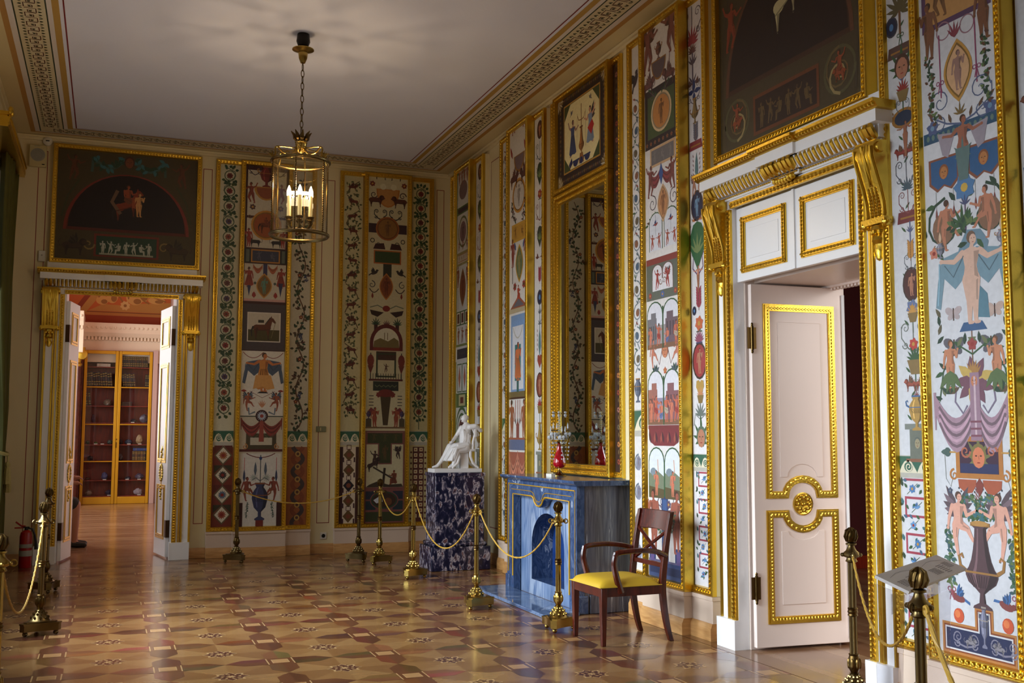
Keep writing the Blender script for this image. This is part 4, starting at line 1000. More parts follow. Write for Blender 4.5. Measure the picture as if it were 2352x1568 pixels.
# ------------------------------------------------------------------ statue on its marble pedestal
t = thing('pedestal', 'tall dark breccia marble pedestal in the far right corner', 'pedestal', (3.62, 11.13, 0))
b = MB().box(-.34, -.24, 0, .335, .23, .255); obj('base', b, BRECC, t, bevel=.006)
b = MB().box(-.315, -.215, .255, .31, .205, .30); obj('step', b, BRECC, t, bevel=.02)
b = MB().box(-.285, -.19, .30, .275, .18, 1.01).box(-.295, -.20, 1.01, .285, .19, 1.05); obj('shaft', b, BRECC, t, bevel=.004)
def statue():
    t = thing('statue', 'white marble statue of a draped person seated on a curved chair, on the dark pedestal', 'statue', (3.60, 11.11, 1.05))
    obj('slab', MB().box(-.27, -.13, 0, .28, .13, .042), MARB, t, bevel=.003)
    b = MB()     # local: x to the right, z up; the figure faces left, one arm laid over the chair back
    taper(b, [(.135, 0, .285, .066), (.112, 0, .36, .056), (.125, 0, .44, .066), (.14, 0, .495, .056)])                 # trunk
    taper(b, [(.14, 0, .51, .028), (.128, -.005, .555, .024)])
    b.ell((.113, -.008, .592), (.036, .034, .046), 14, 10); b.ell((.126, 0, .602), (.038, .039, .042), 14, 10)           # head, hair
    b.ell((.079, -.012, .588), (.010, .009, .013), 8, 6); b.ell((.086, -.012, .562), (.012, .012, .011), 8, 6)
    taper(b, [(.11, .045, .28, .056), (-.03, .055, .275, .046), (-.10, .05, .17, .03), (-.15, .045, .105, .02), (-.185, .045, .068, .018), (-.235, .045, .056, .011)])   # far leg, thrust forward
    taper(b, [(.11, -.05, .27, .058), (.015, -.06, .255, .047), (-.005, -.055, .15, .03), (-.03, -.05, .07, .02), (-.08, -.05, .056, .012)])
    taper(b, [(.165, -.06, .50, .032), (.215, -.085, .508, .03), (.285, -.07, .46, .022), (.235, -.06, .472, .02), (.18, -.07, .488, .016)])    # arm over the back
    taper(b, [(.10, .06, .49, .03), (.045, .08, .395, .023), (-.01, .03, .345, .018), (-.035, .0, .33, .014)])
    for k in range(4): taper(b, [(-.035, -.014 + .009 * k, .33, .007), (-.058, -.014 + .009 * k, .315, .006)], 6)
    taper(b, [(-.03, .02, .335, .007), (-.05, .026, .334, .006)], 6)
    body = obj('figure', b, MARB, t); remesh(body, .0042, 4)
    d = MB()     # drapery with separate folds over chest, lap and shins
    for k in range(10):
        y = -.085 + .017 * k; f = k / 9; lift = .012 * (k % 2)
        taper(d, [(.13, y, .30 + lift, .02), (.02 - .05 * f, y * .95, .29 + lift, .018), (-.035 - .045 * f, y * .9, .21 + lift, .013), (-.05 - .075 * f, y * .9, .135, .012)], 12)
    for k in range(7):
        f = k / 6; q = .007 * (k % 2); taper(d, [(.10 - .05 * f, -.095 + .012 * f - q, .275 + .02 * f, .011), (.0 - .05 * f, -.102 + .03 * f - q, .26, .013), (-.015 - .07 * f, -.085 + .05 * f - q, .19, .012), (-.03 - .085 * f, -.07 + .085 * f - q, .128, .009)], 12)
    for k in range(5): taper(d, [(.085 + .02 * k, -.06, .47 - .016 * k, .009), (.10 + .014 * k, -.058 - .005 * (k % 2), .37, .012), (.07 + .022 * k, -.066, .30, .012)], 12)
    for k in range(4): taper(d, [(.19 + .018 * k, -.07, .47 - .01 * k, .010), (.215 + .014 * k, -.075, .41, .012), (.19 + .016 * k, -.07, .34 + .02 * k, .008)], 7)
    o = obj('drapery', d, MARB, t); remesh(o, .0036, 4)
    c = MB()     # klismos chair: sabre legs, rail, curved tablet back
    for y in (-.07, .07):
        taper(c, [(.02, y, .235, .018), (.035, y, .17, .016), (.015, y, .10, .015), (-.04, y, .052, .012)])
        taper(c, [(.165, y, .235, .018), (.165, y, .17, .016), (.195, y, .10, .015), (.255, y, .05, .012)])
        taper(c, [(.0, y, .245, .018), (.20, y, .245, .018)]); taper(c, [(.19, y, .25, .017), (.195, y, .34, .015), (.225, y, .46, .013)])
    c.box(.0, -.075, .232, .20, .075, .262)
    for k in range(9):
        yy = -.088 + .022 * k; bow = .016 * (1 - abs(k - 4) / 4); c.box(.205 + bow, yy - .012, .39, .225 + bow, yy + .012, .475)
    c.box(.06, -.045, .042, .15, .045, .24)
    obj('chair', c, MARB, t)
statue()

# ------------------------------------------------------------------ armchair
def armchair(name, label, loc, rz, cat='chair'):
    """faces local -x; origin on the floor under the seat centre"""
    t = thing(name, label, cat, loc, rz); D, W = .245, .215
    for s in (-1, 1):      # front legs, tapering
        b = MB(); y = s * W
        for (z0, z1, w0, w1) in ((0, .40, .015, .024),):
            b.add([(-D - w0, y - w0, 0), (-D + w0, y - w0, 0), (-D + w0, y + w0, 0), (-D - w0, y + w0, 0), (-D - w1, y - w1, .40), (-D + w1, y - w1, .40), (-D + w1, y + w1, .40), (-D - w1, y + w1, .40)],
                  [(0, 3, 2, 1), (4, 5, 6, 7), (0, 1, 5, 4), (1, 2, 6, 5), (2, 3, 7, 6), (3, 0, 4, 7)])
        obj('leg', b, MAHOG, t, bevel=.003)
    for s in (-1, 1):      # rear legs sweep back and run up as back posts
        y = s * W; b = MB(); P = [(p.x, p.y) for p in cr([(.30, 0, 0), (.275, .08, 0), (.25, .2, 0), (.235, .33, 0), (.235, .42, 0), (.25, .55, 0), (.275, .72, 0), (.31, .905, 0)], 3)]
        wd = [.016 + .007 * sin(PI * k / 21) for k in range(22)]
        pol = [(x - w, z) for (x, z), w in zip(P, wd)] + [(x + w, z) for (x, z), w in reversed(list(zip(P, wd)))]
        b.prism(pol, y - .017, y + .017, 'y'); obj('leg', b, MAHOG, t, bevel=.003)
    r = MB().box(-D - .02, -W - .018, .335, -D + .02, W + .018, .405).box(.21, -W, .335, .25, W, .40).box(-D, -W - .016, .335, .24, -W + .012, .40).box(-D, W - .012, .335, .24, W + .016, .40)
    obj('seat_rail', r, MAHOG, t, bevel=.003)
    # cushion
    b = MB(); nx, ny = 14, 12; vs_ = []; x0, x1 = -D - .035, .215
    for j in range(ny + 1):
        for i in range(nx + 1):
            u, v = i / nx, j / ny; e = min(u, 1 - u, .5) * min(v, 1 - v, .5)
            h = .405 + .052 * (1 - (2 * u - 1) ** 6) ** .6 * (1 - (2 * v - 1) ** 6) ** .6
            vs_.append((x0 + (x1 - x0) * u, (-W - .028) + (2 * W + .056) * v, h))
    n = len(vs_); q = nx + 1
    fs_ = [(j * q + i, j * q + i + 1, (j + 1) * q + i + 1, (j + 1) * q + i) for j in range(ny) for i in range(nx)]
    vs_ += [(p[0], p[1], .40) for p in vs_[:n]]
    fs_ += [tuple(n + k for k in reversed(f)) for f in fs_]
    rim = [i for i in range(q)] + [j * q + nx for j in range(1, ny + 1)] + [ny * q + i for i in range(nx - 1, -1, -1)] + [j * q for j in range(ny - 1, 0, -1)]
    for k in range(len(rim)): a_, c_ = rim[k], rim[(k + 1) % len(rim)]; fs_.append((c_, a_, a_ + n, c_ + n))
    b.add(vs_, fs_); obj('seat_cushion', b, LEATH, t, angle=60)
    b = MB(); N = 8        # curved top rail
    for (z0, z1, x0_, x1_) in ((.765, .91, .278, .308),):
        pol = []
        for k in range(N + 1): v = k / N; pol.append((x0_ + .018 * sin(PI * v), -W - .017 + (2 * W + .034) * v))
        back = [(x + .022, y) for x, y in reversed(pol)]; ring = pol + back; n = len(ring)
        b.add([(x, y, z0 + .012 * sin(PI * (y + W) / (2 * W))) for x, y in ring] + [(x + x1_ - x0_, y, z1) for x, y in ring], [tuple(reversed(range(n))), tuple(range(n, 2 * n))] + [(i, (i + 1) % n, n + (i + 1) % n, n + i) for i in range(n)])
    obj('top_rail', b, MAHOG, t, bevel=.003)
    b = MB()
    for s in (-1, 1): b.tube([(.285, s * (W - .01), .775), (.272, 0, .665), (.255, -s * (W - .01), .55)], .0135, 6)
    obj('cross_slat', b, MAHOG, t)
    obj('lower_rail', MB().box(.238, -W, .515, .262, W, .548), MAHOG, t, bevel=.003)
    for s in (-1, 1):      # arms
        b = MB(); y = s * (W + .022); H = .61
        P = [(.262, y - s * .015, .60), (.18, y, .632), (.05, y + s * .012, .648), (-.08, y + s * .012, .645), (-.145, y + s * .006, .634), (-.165, y + s * .004, .61)]
        b.tube(cr(P), .019, 8)
        b.tube(cr([(-.155, y + s * .004, .64), (-.168, y, .56), (-.145, y - s * .006, .46), (-.11, y - s * .012, .36)]), [.019 + .0005 * k for k in range(16)], 8)
        obj('armrest', b, MAHOG, t)
    return t
armchair('armchair', 'dark mahogany armchair with a yellow seat, beside the fireplace', (3.49, 6.885, 0), math.radians(2))

# ------------------------------------------------------------------ brass rope stanchions
def stanchion(loc, rz, label, dark=False):
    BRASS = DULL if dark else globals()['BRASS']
    t = thing('rope_stanchion', label, 'stanchion', loc, rz, 'brass rope stanchions'); t.scale = (.957, .957, .957)
    b = MB()               # triangular base with concave sides and clipped corners
    def outline(sc):
        P = []
        for k in range(3):
            a0 = PI / 2 + 2 * PI * k / 3; a1 = a0 + 2 * PI / 3; r = .155 * sc
            A = (r * cos(a0 + .16), r * sin(a0 + .16)); B = (r * cos(a1 - .16), r * sin(a1 - .16)); am = (a0 + a1) / 2
            M_ = (.062 * sc * cos(am), .062 * sc * sin(am))
            for j in range(9):
                u = j / 8; P.append(((1 - u) ** 2 * A[0] + 2 * u * (1 - u) * M_[0] + u * u * B[0], (1 - u) ** 2 * A[1] + 2 * u * (1 - u) * M_[1] + u * u * B[1]))
        return P
    b.prism(outline(1.0), .035, .085, 'z').prism(outline(1.04), .085, .096, 'z').prism(outline(.82), .096, .104, 'z')
    base = obj('base', b, BRASS, t)
    for k in range(3):
        a_ = PI / 2 + 2 * PI * k / 3
        obj('ball_foot', MB().ell((.125 * cos(a_), .125 * sin(a_), .018), (.02, .02, .018), 10, 7), BRASS, t)
    b = MB().lathe([(.085, .104), (.07, .112), (.055, .14), (.036, .165), (.024, .185), (.028, .192)], 18)
    for k in range(9):
        a_ = 2 * PI * k / 9
        for (r, z) in ((.066, .13), (.05, .155), (.034, .172)): b.ell(((r - .004) * cos(a_ + z * 9), (r - .004) * sin(a_ + z * 9), z), (.010, .010, .011), 6, 4)
    obj('dome', b, BRASS, t)
    b = MB().lathe([(.018, .19), (.022, .2), (.034, .225), (.036, .245), (.03, .275), (.026, .288), (.03, .295), (.026, .30)], 14)
    for k in range(7):
        a_ = 2 * PI * k / 7; b.ell((.031 * cos(a_), .031 * sin(a_), .245), (.01, .01, .03), 6, 5)
    obj('leaf_bulb', b, BRONZE if dark else BRASS, t)
    obj('post', MB().lathe([(.0225, .30), (.0215, .81)], 20, flute=.13), BRASS, t)
    obj('mid_ring', MB().lathe([(.022, .505), (.029, .51), (.025, .52), (.03, .53), (.025, .54), (.029, .55), (.022, .555)], 14), BRONZE, t)
    b = MB().lathe([(.024, .805), (.034, .812), (.028, .822), (.026, .83), (.044, .838), (.048, .848), (.042, .862), (.03, .872), (.022, .888), (.018, .90), (.03, .905), (.03, .913), (.018, .918)], 16)
    for k in range(4):
        a_ = PI / 2 * k; b.ell((.047 * cos(a_), .047 * sin(a_), .848), (.014, .014, .012), 8, 5)
    obj('collar', b, BRASS, t)
    for s in (-1, 1):
        P = [(s * .062 + .016 * cos(2 * PI * k / 12), 0, .848 + .016 * sin(2 * PI * k / 12)) for k in range(12)]
        obj('rope_ring', MB().tube(P, .005, 6, closed=True), BRASS, t)
    f = MB().lathe([(.008, .915), (.022, .92), (.031, .94), (.0325, .957), (.028, .98), (.015, .997), (.004, 1.004)], 14)
    for k in range(9):
        a_ = 2 * PI * k / 9
        f.tube([(.024 * cos(a_), .024 * sin(a_), .923), (.0335 * cos(a_ + .25), .0335 * sin(a_ + .25), .95), (.027 * cos(a_ + .5), .027 * sin(a_ + .5), .983), (.008 * cos(a_ + .6), .008 * sin(a_ + .6), 1.0)], [.006, .008, .007, .003], 5)
    obj('finial', f, BRONZE, t)
    return t
ST = {'chair': ((3.205, 7.33), 2.5, 'brass rope stanchion in front of the fireplace beside the armchair, rope on one side only'), 'fire': ((2.955, 8.49), .3, 'brass rope stanchion at the near end of the rope before the pedestal'),
      'ped': ((2.965, 10.50), .3, 'brass rope stanchion just left of the marble pedestal'), 'a': ((2.93, 11.78), .2, 'pale shiny brass rope stanchion, right one of the close pair by the far wall'),
      'b': ((2.755, 12.08), 1.3, 'dull brass rope stanchion, left one of the close pair by the far wall'), 'c': ((1.42, 12.47), 1.5, 'dull brass rope stanchion standing alone before the far wall, nearest the far doorway'),
      'L1': ((-.42, 8.50), .2, 'brass rope stanchion on the left, nearest one seen whole on the left side'), 'L2': ((-.495, 10.72), 1.3, 'dark brass rope stanchion standing before the left casing of the far doorway'),
      'L0': ((-.477, 5.82), .2, 'rope stanchion cut off by the left edge of the photo'), 'R1': ((3.80, 4.71), 1.0, 'brass rope stanchion standing in front of the red doorway at the right'),
      'R2': ((2.89, 3.20), .4, 'large near brass rope stanchion at lower right, in front of the information plate'), 'R3': ((2.50, 2.05), .4, 'rope stanchion outside the lower right corner')}
first = {}
for k, (p, rz, lab) in ST.items():
    if k == 'R3': continue
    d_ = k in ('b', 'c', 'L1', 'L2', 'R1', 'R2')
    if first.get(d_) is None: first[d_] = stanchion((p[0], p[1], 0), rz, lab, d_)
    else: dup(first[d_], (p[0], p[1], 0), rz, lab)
def rope(p, q, zmin, label, r=.006, z0=.805, z1=.805):
    A, B = Vector((p[0], p[1], z0)), Vector((q[0], q[1], z1)); d = (B - A); d.z = 0; L = d.length; d.normalize()
    A += d * .060; B -= d * .060; N = 26; P = []
    sag = max(.02, min(z0, z1) - zmin)
    for k in range(N + 1):
        t = k / N; c = A.lerp(B, t); c.z -= sag * (1 - (2 * t - 1) ** 2) * (1 - .06 * math.sin(PI * t)); P.append(c)
    b = MB().tube(P, r, 6)
    for s in (0, 1):                         # twisted strands
        n = int(L * 40); Q = []
        for k in range(n + 1):
            t = k / n * N; i = min(int(t), N - 1); c = P[i].lerp(P[i + 1], t - i); an = k * 1.1 + s * PI
            side = d.cross(Vector((0, 0, 1))); Q.append(c + side * (r * .75 * cos(an)) + Vector((0, 0, r * .75 * sin(an))))
        b.tube(Q, r * .62, 4)
    for e, sg in ((A, 1), (B, -1)): b.tube([e + Vector((0.016 * cos(2 * PI * k / 8) * d.x, 0.016 * cos(2 * PI * k / 8) * d.y, .016 * sin(2 * PI * k / 8))) for k in range(8)], r * .9, 5, closed=True)
    tag(obj('barrier_rope', b, ROPE), label, 'rope', 'gold barrier ropes')
S_ = lambda k: ST[k][0]
rope(S_('c'), S_('b'), .66, 'gold rope hanging across the far wall panels, left end at the lone stanchion')
rope(S_('a'), S_('ped'), .58, 'gold rope hanging just left of the pedestal, from the pale stanchion')
rope(S_('ped'), S_('fire'), .38, 'gold rope hanging in a deep curve in front of the marble pedestal')
rope(S_('fire'), S_('chair'), .46, 'gold rope hanging in front of the fireplace')
rope(S_('L2'), S_('L1'), .36, 'dark gold rope running back to the stanchion by the far doorway')
rope(S_('L1'), S_('L0'), .36, 'pale gold rope hanging at the left edge of the photo')
rope(S_('R1'), S_('R2'), .50, 'gold rope hanging in front of the right doorway casing')
rope(S_('R2'), S_('R3'), .42, 'twisted gold rope running out of the lower right corner', .0085)

# ------------------------------------------------------------------ lantern
def lantern():
    LX, LY = 1.46, 8.84; D = .245
    t = thing('ceiling_lantern', 'round brass and glass lantern with lit candle bulbs, hanging from the ceiling on a chain', 'lantern', (LX, LY, 0))
    obj('ceiling_hook', MB().lathe([(.02, 4.80), (.045, 4.81), (.06, 4.85), (.052, 4.915)], 14), BLACKM, t)
    obj('ceiling_cup', MB().lathe([(.008, 4.655), (.02, 4.66), (.036, 4.70), (.042, 4.745), (.04, 4.755), (.094, 4.775), (.094, 4.782), (.05, 4.80), (.02, 4.81)], 18), BRASS, t)
    b = MB(); z = 4.655; k = 0
    while z > 4.03:                            # chain links turned alternately
        P = []
        for j in range(10):
            a_ = 2 * PI * j / 10; u = .014 * cos(a_); P.append((u if k % 2 else u * .5, u * .5 if k % 2 else u, z - .034 + .034 * sin(a_)))
        b.tube(P, .0038, 5, closed=True); z -= .056; k += 1
    obj('chain', b, BRONZE, t)
    b = MB().lathe([(.012, 3.86), (.03, 3.88), (.042, 3.91), (.05, 3.94), (.046, 3.945), (.054, 3.955), (.05, 3.965), (.02, 3.98), (.012, 4.02)], 16); obj('crown_cup', b, BRASS, t)
    b = MB()
    for k in range(8):
        a_ = 2 * PI * k / 8; b.tube([(.03 * cos(a_), .03 * sin(a_), 3.965), (.052 * cos(a_), .052 * sin(a_), 3.99), (.06 * cos(a_), .06 * sin(a_), 4.02), (.088 * cos(a_), .088 * sin(a_), 4.05)], [.012, .018, .014, .003], 6)
    obj('leaf_crown', b, BRONZE, t)
    zt, zb = 3.785, 3.15
    for k in range(6):
        a_ = 2 * PI * k / 6 + .2; c_, s_ = cos(a_), sin(a_); R_ = lambda r, z: (r * c_, r * s_, z)
        b = MB().tube(cr([R_(.02, 3.93), R_(.05, 3.88), R_(.10, 3.845), R_(.16, 3.85), R_(.21, 3.89), R_(.23, 3.87), R_(.225, 3.835), R_(.24, 3.785)]), .0075, 6)
        b.tube(cr([R_(.02, 3.94), R_(.06, 3.905), R_(.14, 3.90), R_(.21, 3.895)]), .0055, 6)
        for q in range(3): b.tube([R_(.235, 3.78), R_(.25 + .01 * q, 3.815), R_(.255 + .022 * q, 3.85 - .012 * q)], [.006, .008, .002], 5)
        obj('scroll_arm', b, BRASS, t)
        b = MB().tube([R_(D, zb), R_(D, zt)], .0055, 6)
        for q in range(34): b.ell(R_(D + .003, zb + (zt - zb) * (q + .5) / 34), (.008, .008, .007), 6, 4)
        obj('upright', b, BRONZE, t)
    def ring(z, name):
        b = MB(); P = [(D * cos(2 * PI * k / 48), D * sin(2 * PI * k / 48), z) for k in range(48)]; b.tube(P, .012, 8, closed=True)
        P = [((D - .004) * cos(2 * PI * k / 48), (D - .004) * sin(2 * PI * k / 48), z - .014) for k in range(48)]; b.tube(P, .006, 6, closed=True); obj(name, b, DULL, t)
    ring(zt, 'top_ring'); ring(zb, 'bottom_ring')
    g = MB(); n = 48; vs_ = [((D - .008) * cos(2 * PI * k / n), (D - .008) * sin(2 * PI * k / n), z) for z in (zb, zt) for k in range(n)]
    g.add(vs_, [(k, (k + 1) % n, n + (k + 1) % n, n + k) for k in range(n)]); obj('glass_cylinder', g, GLASS, t)
    b = MB().lathe([(.008, 3.16), (.02, 3.165), (.028, 3.19), (.016, 3.215), (.024, 3.24), (.012, 3.26), (.008, 3.42)], 12)
    obj('centre_stem', b, BRONZE, t)
    for k in range(6):
        a_ = 2 * PI * k / 6 + .35; c_, s_ = cos(a_), sin(a_); R_ = lambda r, z: (r * c_, r * s_, z)
        b = MB().tube([R_(.01, 3.215), R_(.05, 3.195), R_(.085, 3.21), R_(.105, 3.25)], [.008, .008, .009, .012], 6)
        b.lathe([(.01, 3.24), (.022, 3.265), (.02, 3.275), (.034, 3.29), (.034, 3.297), (.014, 3.30)], 12, R_(.105, 0)); obj('candle_arm', b, BRONZE, t)
        cn = obj('candle', MB().lathe([(.0165, 3.295), (.0165, 3.475), (.012, 3.48)], 12, R_(.105, 0)), CANDLE, t)
        obj('bulb', MB().lathe([(.010, 3.478), (.018, 3.495), (.0195, 3.513), (.014, 3.535), (.005, 3.56), (.001, 3.565)], 12, R_(.105, 0)), BULB, cn)
        l = bpy.data.lights.new('candle_light', 'POINT'); l.energy = 6.5; l.color = (1.0, .74, .44); l.shadow_soft_size = .018
        o = bpy.data.objects.new('candle_light', l); C.objects.link(o); o.location = (LX + .105 * c_, LY + .105 * s_, 3.60)
lantern()

# ------------------------------------------------------------------ framed painted panels
FW = .055
def gilt_frame(b, w, h, sides, yb, yr, yc, pitch=.036, egg=True, z0=0.0, fwd=FW):
    """mitred carved moulding round a w x h panel (origin bottom centre): yb back, yr ridge, yc canvas"""
    prof = [(0, yb), (0, yr + .008), (.006, yr), (.014, yr), (.017, yr + .007), (.040, yr + .012), (.044, yr + .004), (.049, yr + .004), (fwd, yc)]
    x0, x1, za, zb = -w / 2, w / 2, z0, z0 + h
    L, R_, T, B = ('L' in sides), ('R' in sides), ('T' in sides), ('B' in sides)
    def run(pa, pb):        # pa/pb: functions of inset d -> (x, z)
        n = len(prof); vs_ = [(pa(d)[0], y, pa(d)[1]) for d, y in prof] + [(pb(d)[0], y, pb(d)[1]) for d, y in prof]
        b.add(vs_, [(i, i + 1, n + i + 1, n + i) for i in range(n - 1)])
    bl = lambda d: (x0 + (d if L else 0), za + (d if B else 0)); br = lambda d: (x1 - (d if R_ else 0), za + (d if B else 0))
    tl = lambda d: (x0 + (d if L else 0), zb - (d if T else 0)); tr = lambda d: (x1 - (d if R_ else 0), zb - (d if T else 0))
    if L: run(bl, tl)
    if R_: run(br, tr)
    if T: run(tl, tr)
    if B: run(bl, br)
    y = yr + .010
    def eggs(t0, t1, fixed, vert):
        n = max(1, int((t1 - t0) / pitch))
        for k in range(n):
            t = t0 + (t1 - t0) * (k + .5) / n; q = (t1 - t0) / n * .46
            c = (fixed, y, t) if vert else (t, y, fixed); r = (.0135, .0125, q) if vert else (q, .0125, .0135)
            # half egg with its dart
            vs_ = [(c[0], c[1] - r[1], c[2])]; fs_ = []
            for i, (s, dp) in enumerate(((.6, .75), (1.0, 0.0))):
                for j in range(6):
                    a_ = PI / 3 * j; vs_.append((c[0] + r[0] * s * cos(a_), c[1] - r[1] * dp, c[2] + r[2] * s * sin(a_)))
            for j in range(6):
                j2 = (j + 1) % 6; fs_.append((0, 1 + j2, 1 + j)); fs_.append((1 + j, 1 + j2, 7 + j2, 7 + j))
            b.add(vs_, fs_)
    if L: eggs(za + .03, zb - .03, x0 + .029, True)
    if R_: eggs(za + .03, zb - .03, x1 - .029, True)
    if T: eggs(x0 + .03, x1 - .03, zb - .029, False)
    if B: eggs(x0 + .03, x1 - .03, za + .029, False)

def panel(label, loc, rz, u0, u1, kind, art, pitch=.036):
    w = u1 - u0; h = ZP1 - ZP0; c = (u0 + u1) / 2
    L = (c, YW, ZP0) if loc == 'far' else (XW, -c, ZP0)
    t = thing('painted_panel', label, 'panel', L, rz, 'framed painted wall panels')
    yr, yc = (-.155, -.125) if kind == 'C' else (-.092, -.065)
    b = MB(); gilt_frame(b, w, h, {'C': 'LRTB', 'L': 'LTB', 'R': 'RTB'}[kind], -.002 if kind == 'C' else -.0505, yr, yc, pitch)
    obj('frame', b, GOLD, t, fix=False, angle=30)
    art.v = [(min(w / 2 - .006, max(.006 - w / 2, p[0])), min(h - .006, max(.006, p[1])), p[2]) for p in art.v]
    o = art.build('canvas', PAINT, t); o.location = (0, yc, 0)
    return t
H_ = ZP1 - ZP0
def ground(w, col=IV, edge=None):
    a = Art(); a.rect(-w / 2, 0, w / 2, H_, col, 0)
    if edge: a.frame(-w / 2 + FW, FW, w / 2 - FW, H_ - FW, .012, edge, .8)
    return a
WC = .625
COOL = (204, 204, 208); WARM = (218, 210, 188)

# --- nearest centre panel on the right wall
def near_centre():
    a = ground(WC, COOL)
    plaque(a, -0.003, 3.296, .47, .36, (90, 62, 92), (186, 140, 84), (120, 84, 52), 1, .03)
    fig(a, -0.188, 3.150, .30, (122, 80, 54), BR2, None, 'stand', -1, 3); fig(a, 0.180, 3.127, .30, (122, 80, 54), BR2, None, 'stand', 1, 3)
    garland(a, [(-0.207, 3.152), (-0.189, 2.998), (-0.180, 2.777)], .06, (GR, GR2, GR3, (96, 60, 44)), 3)
    garland(a, [(0.181, 3.162), (0.180, 3.014), (0.192, 2.805)], .06, (GR, GR2, GR3, (96, 60, 44)), 3)
    a.line([(-0.121, 3.255), (-0.118, 2.914)], .008, (140, 60, 96), 2); a.line([(0.122, 3.271), (0.125, 2.925)], .008, (140, 60, 96), 2)
    ribbon(a, -0.123, 2.995, .06, (140, 60, 96), 2.4); ribbon(a, 0.126, 3.006, .06, (140, 60, 96), 2.4)
    a.ring(-0.089, 3.267, .05, .007, (150, 110, 120), 1.5); a.ring(0.072, 3.249, .05, .007, (150, 110, 120), 1.5)
    palm(a, -0.013, 3.206, .09, (132, 60, 72), 2, 5, .7)
    almondpic(a, 0.002, 3.027, .098, .168, OC, (206, 164, 122), (150, 116, 104))
    scrolls(a, 0.007, 2.743, .42, .20, (84, 96, 128), 2, (96, 70, 50), .008); palm(a, 0.006, 2.793, .07, (120, 96, 50), 3, 5)
    for (p) in (((-0.187, 2.769)), ((0.202, 2.780))): a.flower(p[0], p[1], .045, (76, 88, 128), BL2, 2.4, 5)
    bv = (0.017, 2.719); a.rect(-.252, bv[1] - .03, .252, bv[1] + .03, (40, 76, 104), 2)
    for k in range(13): a.ell(-.22 + .036 * k, bv[1], .011, .016, (96, 120, 110), 2.4, 8)
    ft = (0.016, 2.508); 
    fig(a, ft[0], ft[1] - .03, .30, (150, 92, 70), BR2, None, 'out', 1, 3)
    for sg in (-1, 1): a.poly([(ft[0] + sg * .05, ft[1] + .20), (ft[0] + sg * .17, ft[1] + .22), (ft[0] + sg * .14, ft[1] + .1), (ft[0] + sg * .10, ft[1] + .08)], (150, 140, 150), 2.4)
    palm(a, ft[0], ft[1] + .07, .10, (88, 112, 110), 4, 7, 2.6); a.poly([(ft[0] - .05, ft[1] + .11), (ft[0] + .05, ft[1] + .11), (ft[0] + .03, ft[1] - .06), (ft[0] - .03, ft[1] - .06)], (88, 112, 110), 4.2)
    for p in (((-0.118, 2.515)), ((0.148, 2.527))):
        for (s, c) in ((1.0, (128, 74, 52)), (.86, (40, 84, 128))):
            a.poly([(p[0] - .105 * s, p[1] + .085 * s), (p[0] + .105 * s, p[1] + .085 * s), (p[0] + .105 * s, p[1] - .05 * s), (p[0] + .05 * s, p[1] - .095 * s), (p[0], p[1] - .07 * s), (p[0] - .05 * s, p[1] - .095 * s), (p[0] - .105 * s, p[1] - .05 * s)], c, 2 + (1 - s) * 3)
        mask(a, p[0], p[1], .11, (172, 112, 60), (128, 74, 40), 3)
        for x in (-.06, .06): a.line([(p[0] + x, p[1] - .09), (p[0] + x, p[1] - .19)], .003, GY, 2); a.leaf(p[0] + x, p[1] - .25, PI / 2, .07, .016, (120, 64, 60), 2)
    s0 = (0.017, 2.408); a.line([(s0[0], s0[1] + .16), (s0[0], s0[1] - .26)], .008, (84, 62, 92), 2)
    a.flower(s0[0], s0[1], .075, (74, 116, 160), (196, 160, 70), 3, 7); palm(a, s0[0], s0[1] - .09, .06, (70, 76, 110), 3, 5, 1.0)
    for (p, f) in (((-0.116, 2.231), 1), ((0.154, 2.254), -1)):
        a.spiral(p[0], p[1], .15, 1.1, f, PI / 2, .016, GR2, 2); a.ell(p[0] - f * .02, p[1] - .01, .075, .085, (126, 92, 70), 2.5, 14)
        fig(a, p[0], p[1] - .13, .26, (178, 116, 88), BR2, None, 'putto', f, 3); a.flower(p[0] - f * .09, p[1] - .13, .035, (196, 120, 96), RD, 3, 5)
        for k in range(6): a.leaf(p[0] + .14 * cos(k * 1.05), p[1] + .14 * sin(k * 1.05), k * 1.05 + 1.2, .07, .03, (GR, GR2)[k % 2], 2.4)
    g0 = (-0.007, 2.210); garland(a, [(g0[0] - .07, g0[1]), (g0[0] + .07, g0[1] + .01)], .09, (GR, GR3, GR2), 4, 1.6); palm(a, g0[0], g0[1], .12, GR, 3.6, 7, 1.3)
    # draped standing woman holding two lamps, cloth falling from both hands
    w0 = (0.040, 1.708); fig(a, w0[0], w0[1], .455, (206, 168, 148), (110, 84, 66), None, 'out', 1, 3, cloak=(112, 142, 156))
    a.poly([(w0[0] - .06, w0[1] + .42), (w0[0] - .02, w0[1] + .48), (w0[0] + .07, w0[1] + .47), (w0[0] + .12, w0[1] + .40), (w0[0] + .10, w0[1] + .34), (w0[0] + .05, w0[1] + .40), (w0[0] - .05, w0[1] + .36), (w0[0] - .10, w0[1] + .33)], (104, 132, 148), 2.2)
    a.poly([(w0[0] + .04, w0[1] + .2), (w0[0] + .10, w0[1] + .14), (w0[0] + .11, w0[1] + .02), (w0[0] + .03, w0[1] + .03)], (86, 124, 140), 2.4)
    for sg in (-1, 1): urn(a, w0[0] + sg * .20, w0[1] + .36, .085, .06, (120, 120, 132), (160, 120, 84), 4, False); a.leaf(w0[0] + sg * .20, w0[1] + .44, PI / 2, .06, .02, (200, 170, 140), 4)
    a.poly([(w0[0] - .09, w0[1] - .035), (w0[0] + .09, w0[1] - .035), (w0[0] + .06, w0[1] + .01), (w0[0] - .06, w0[1] + .01)], (54, 88, 128), 2.6)
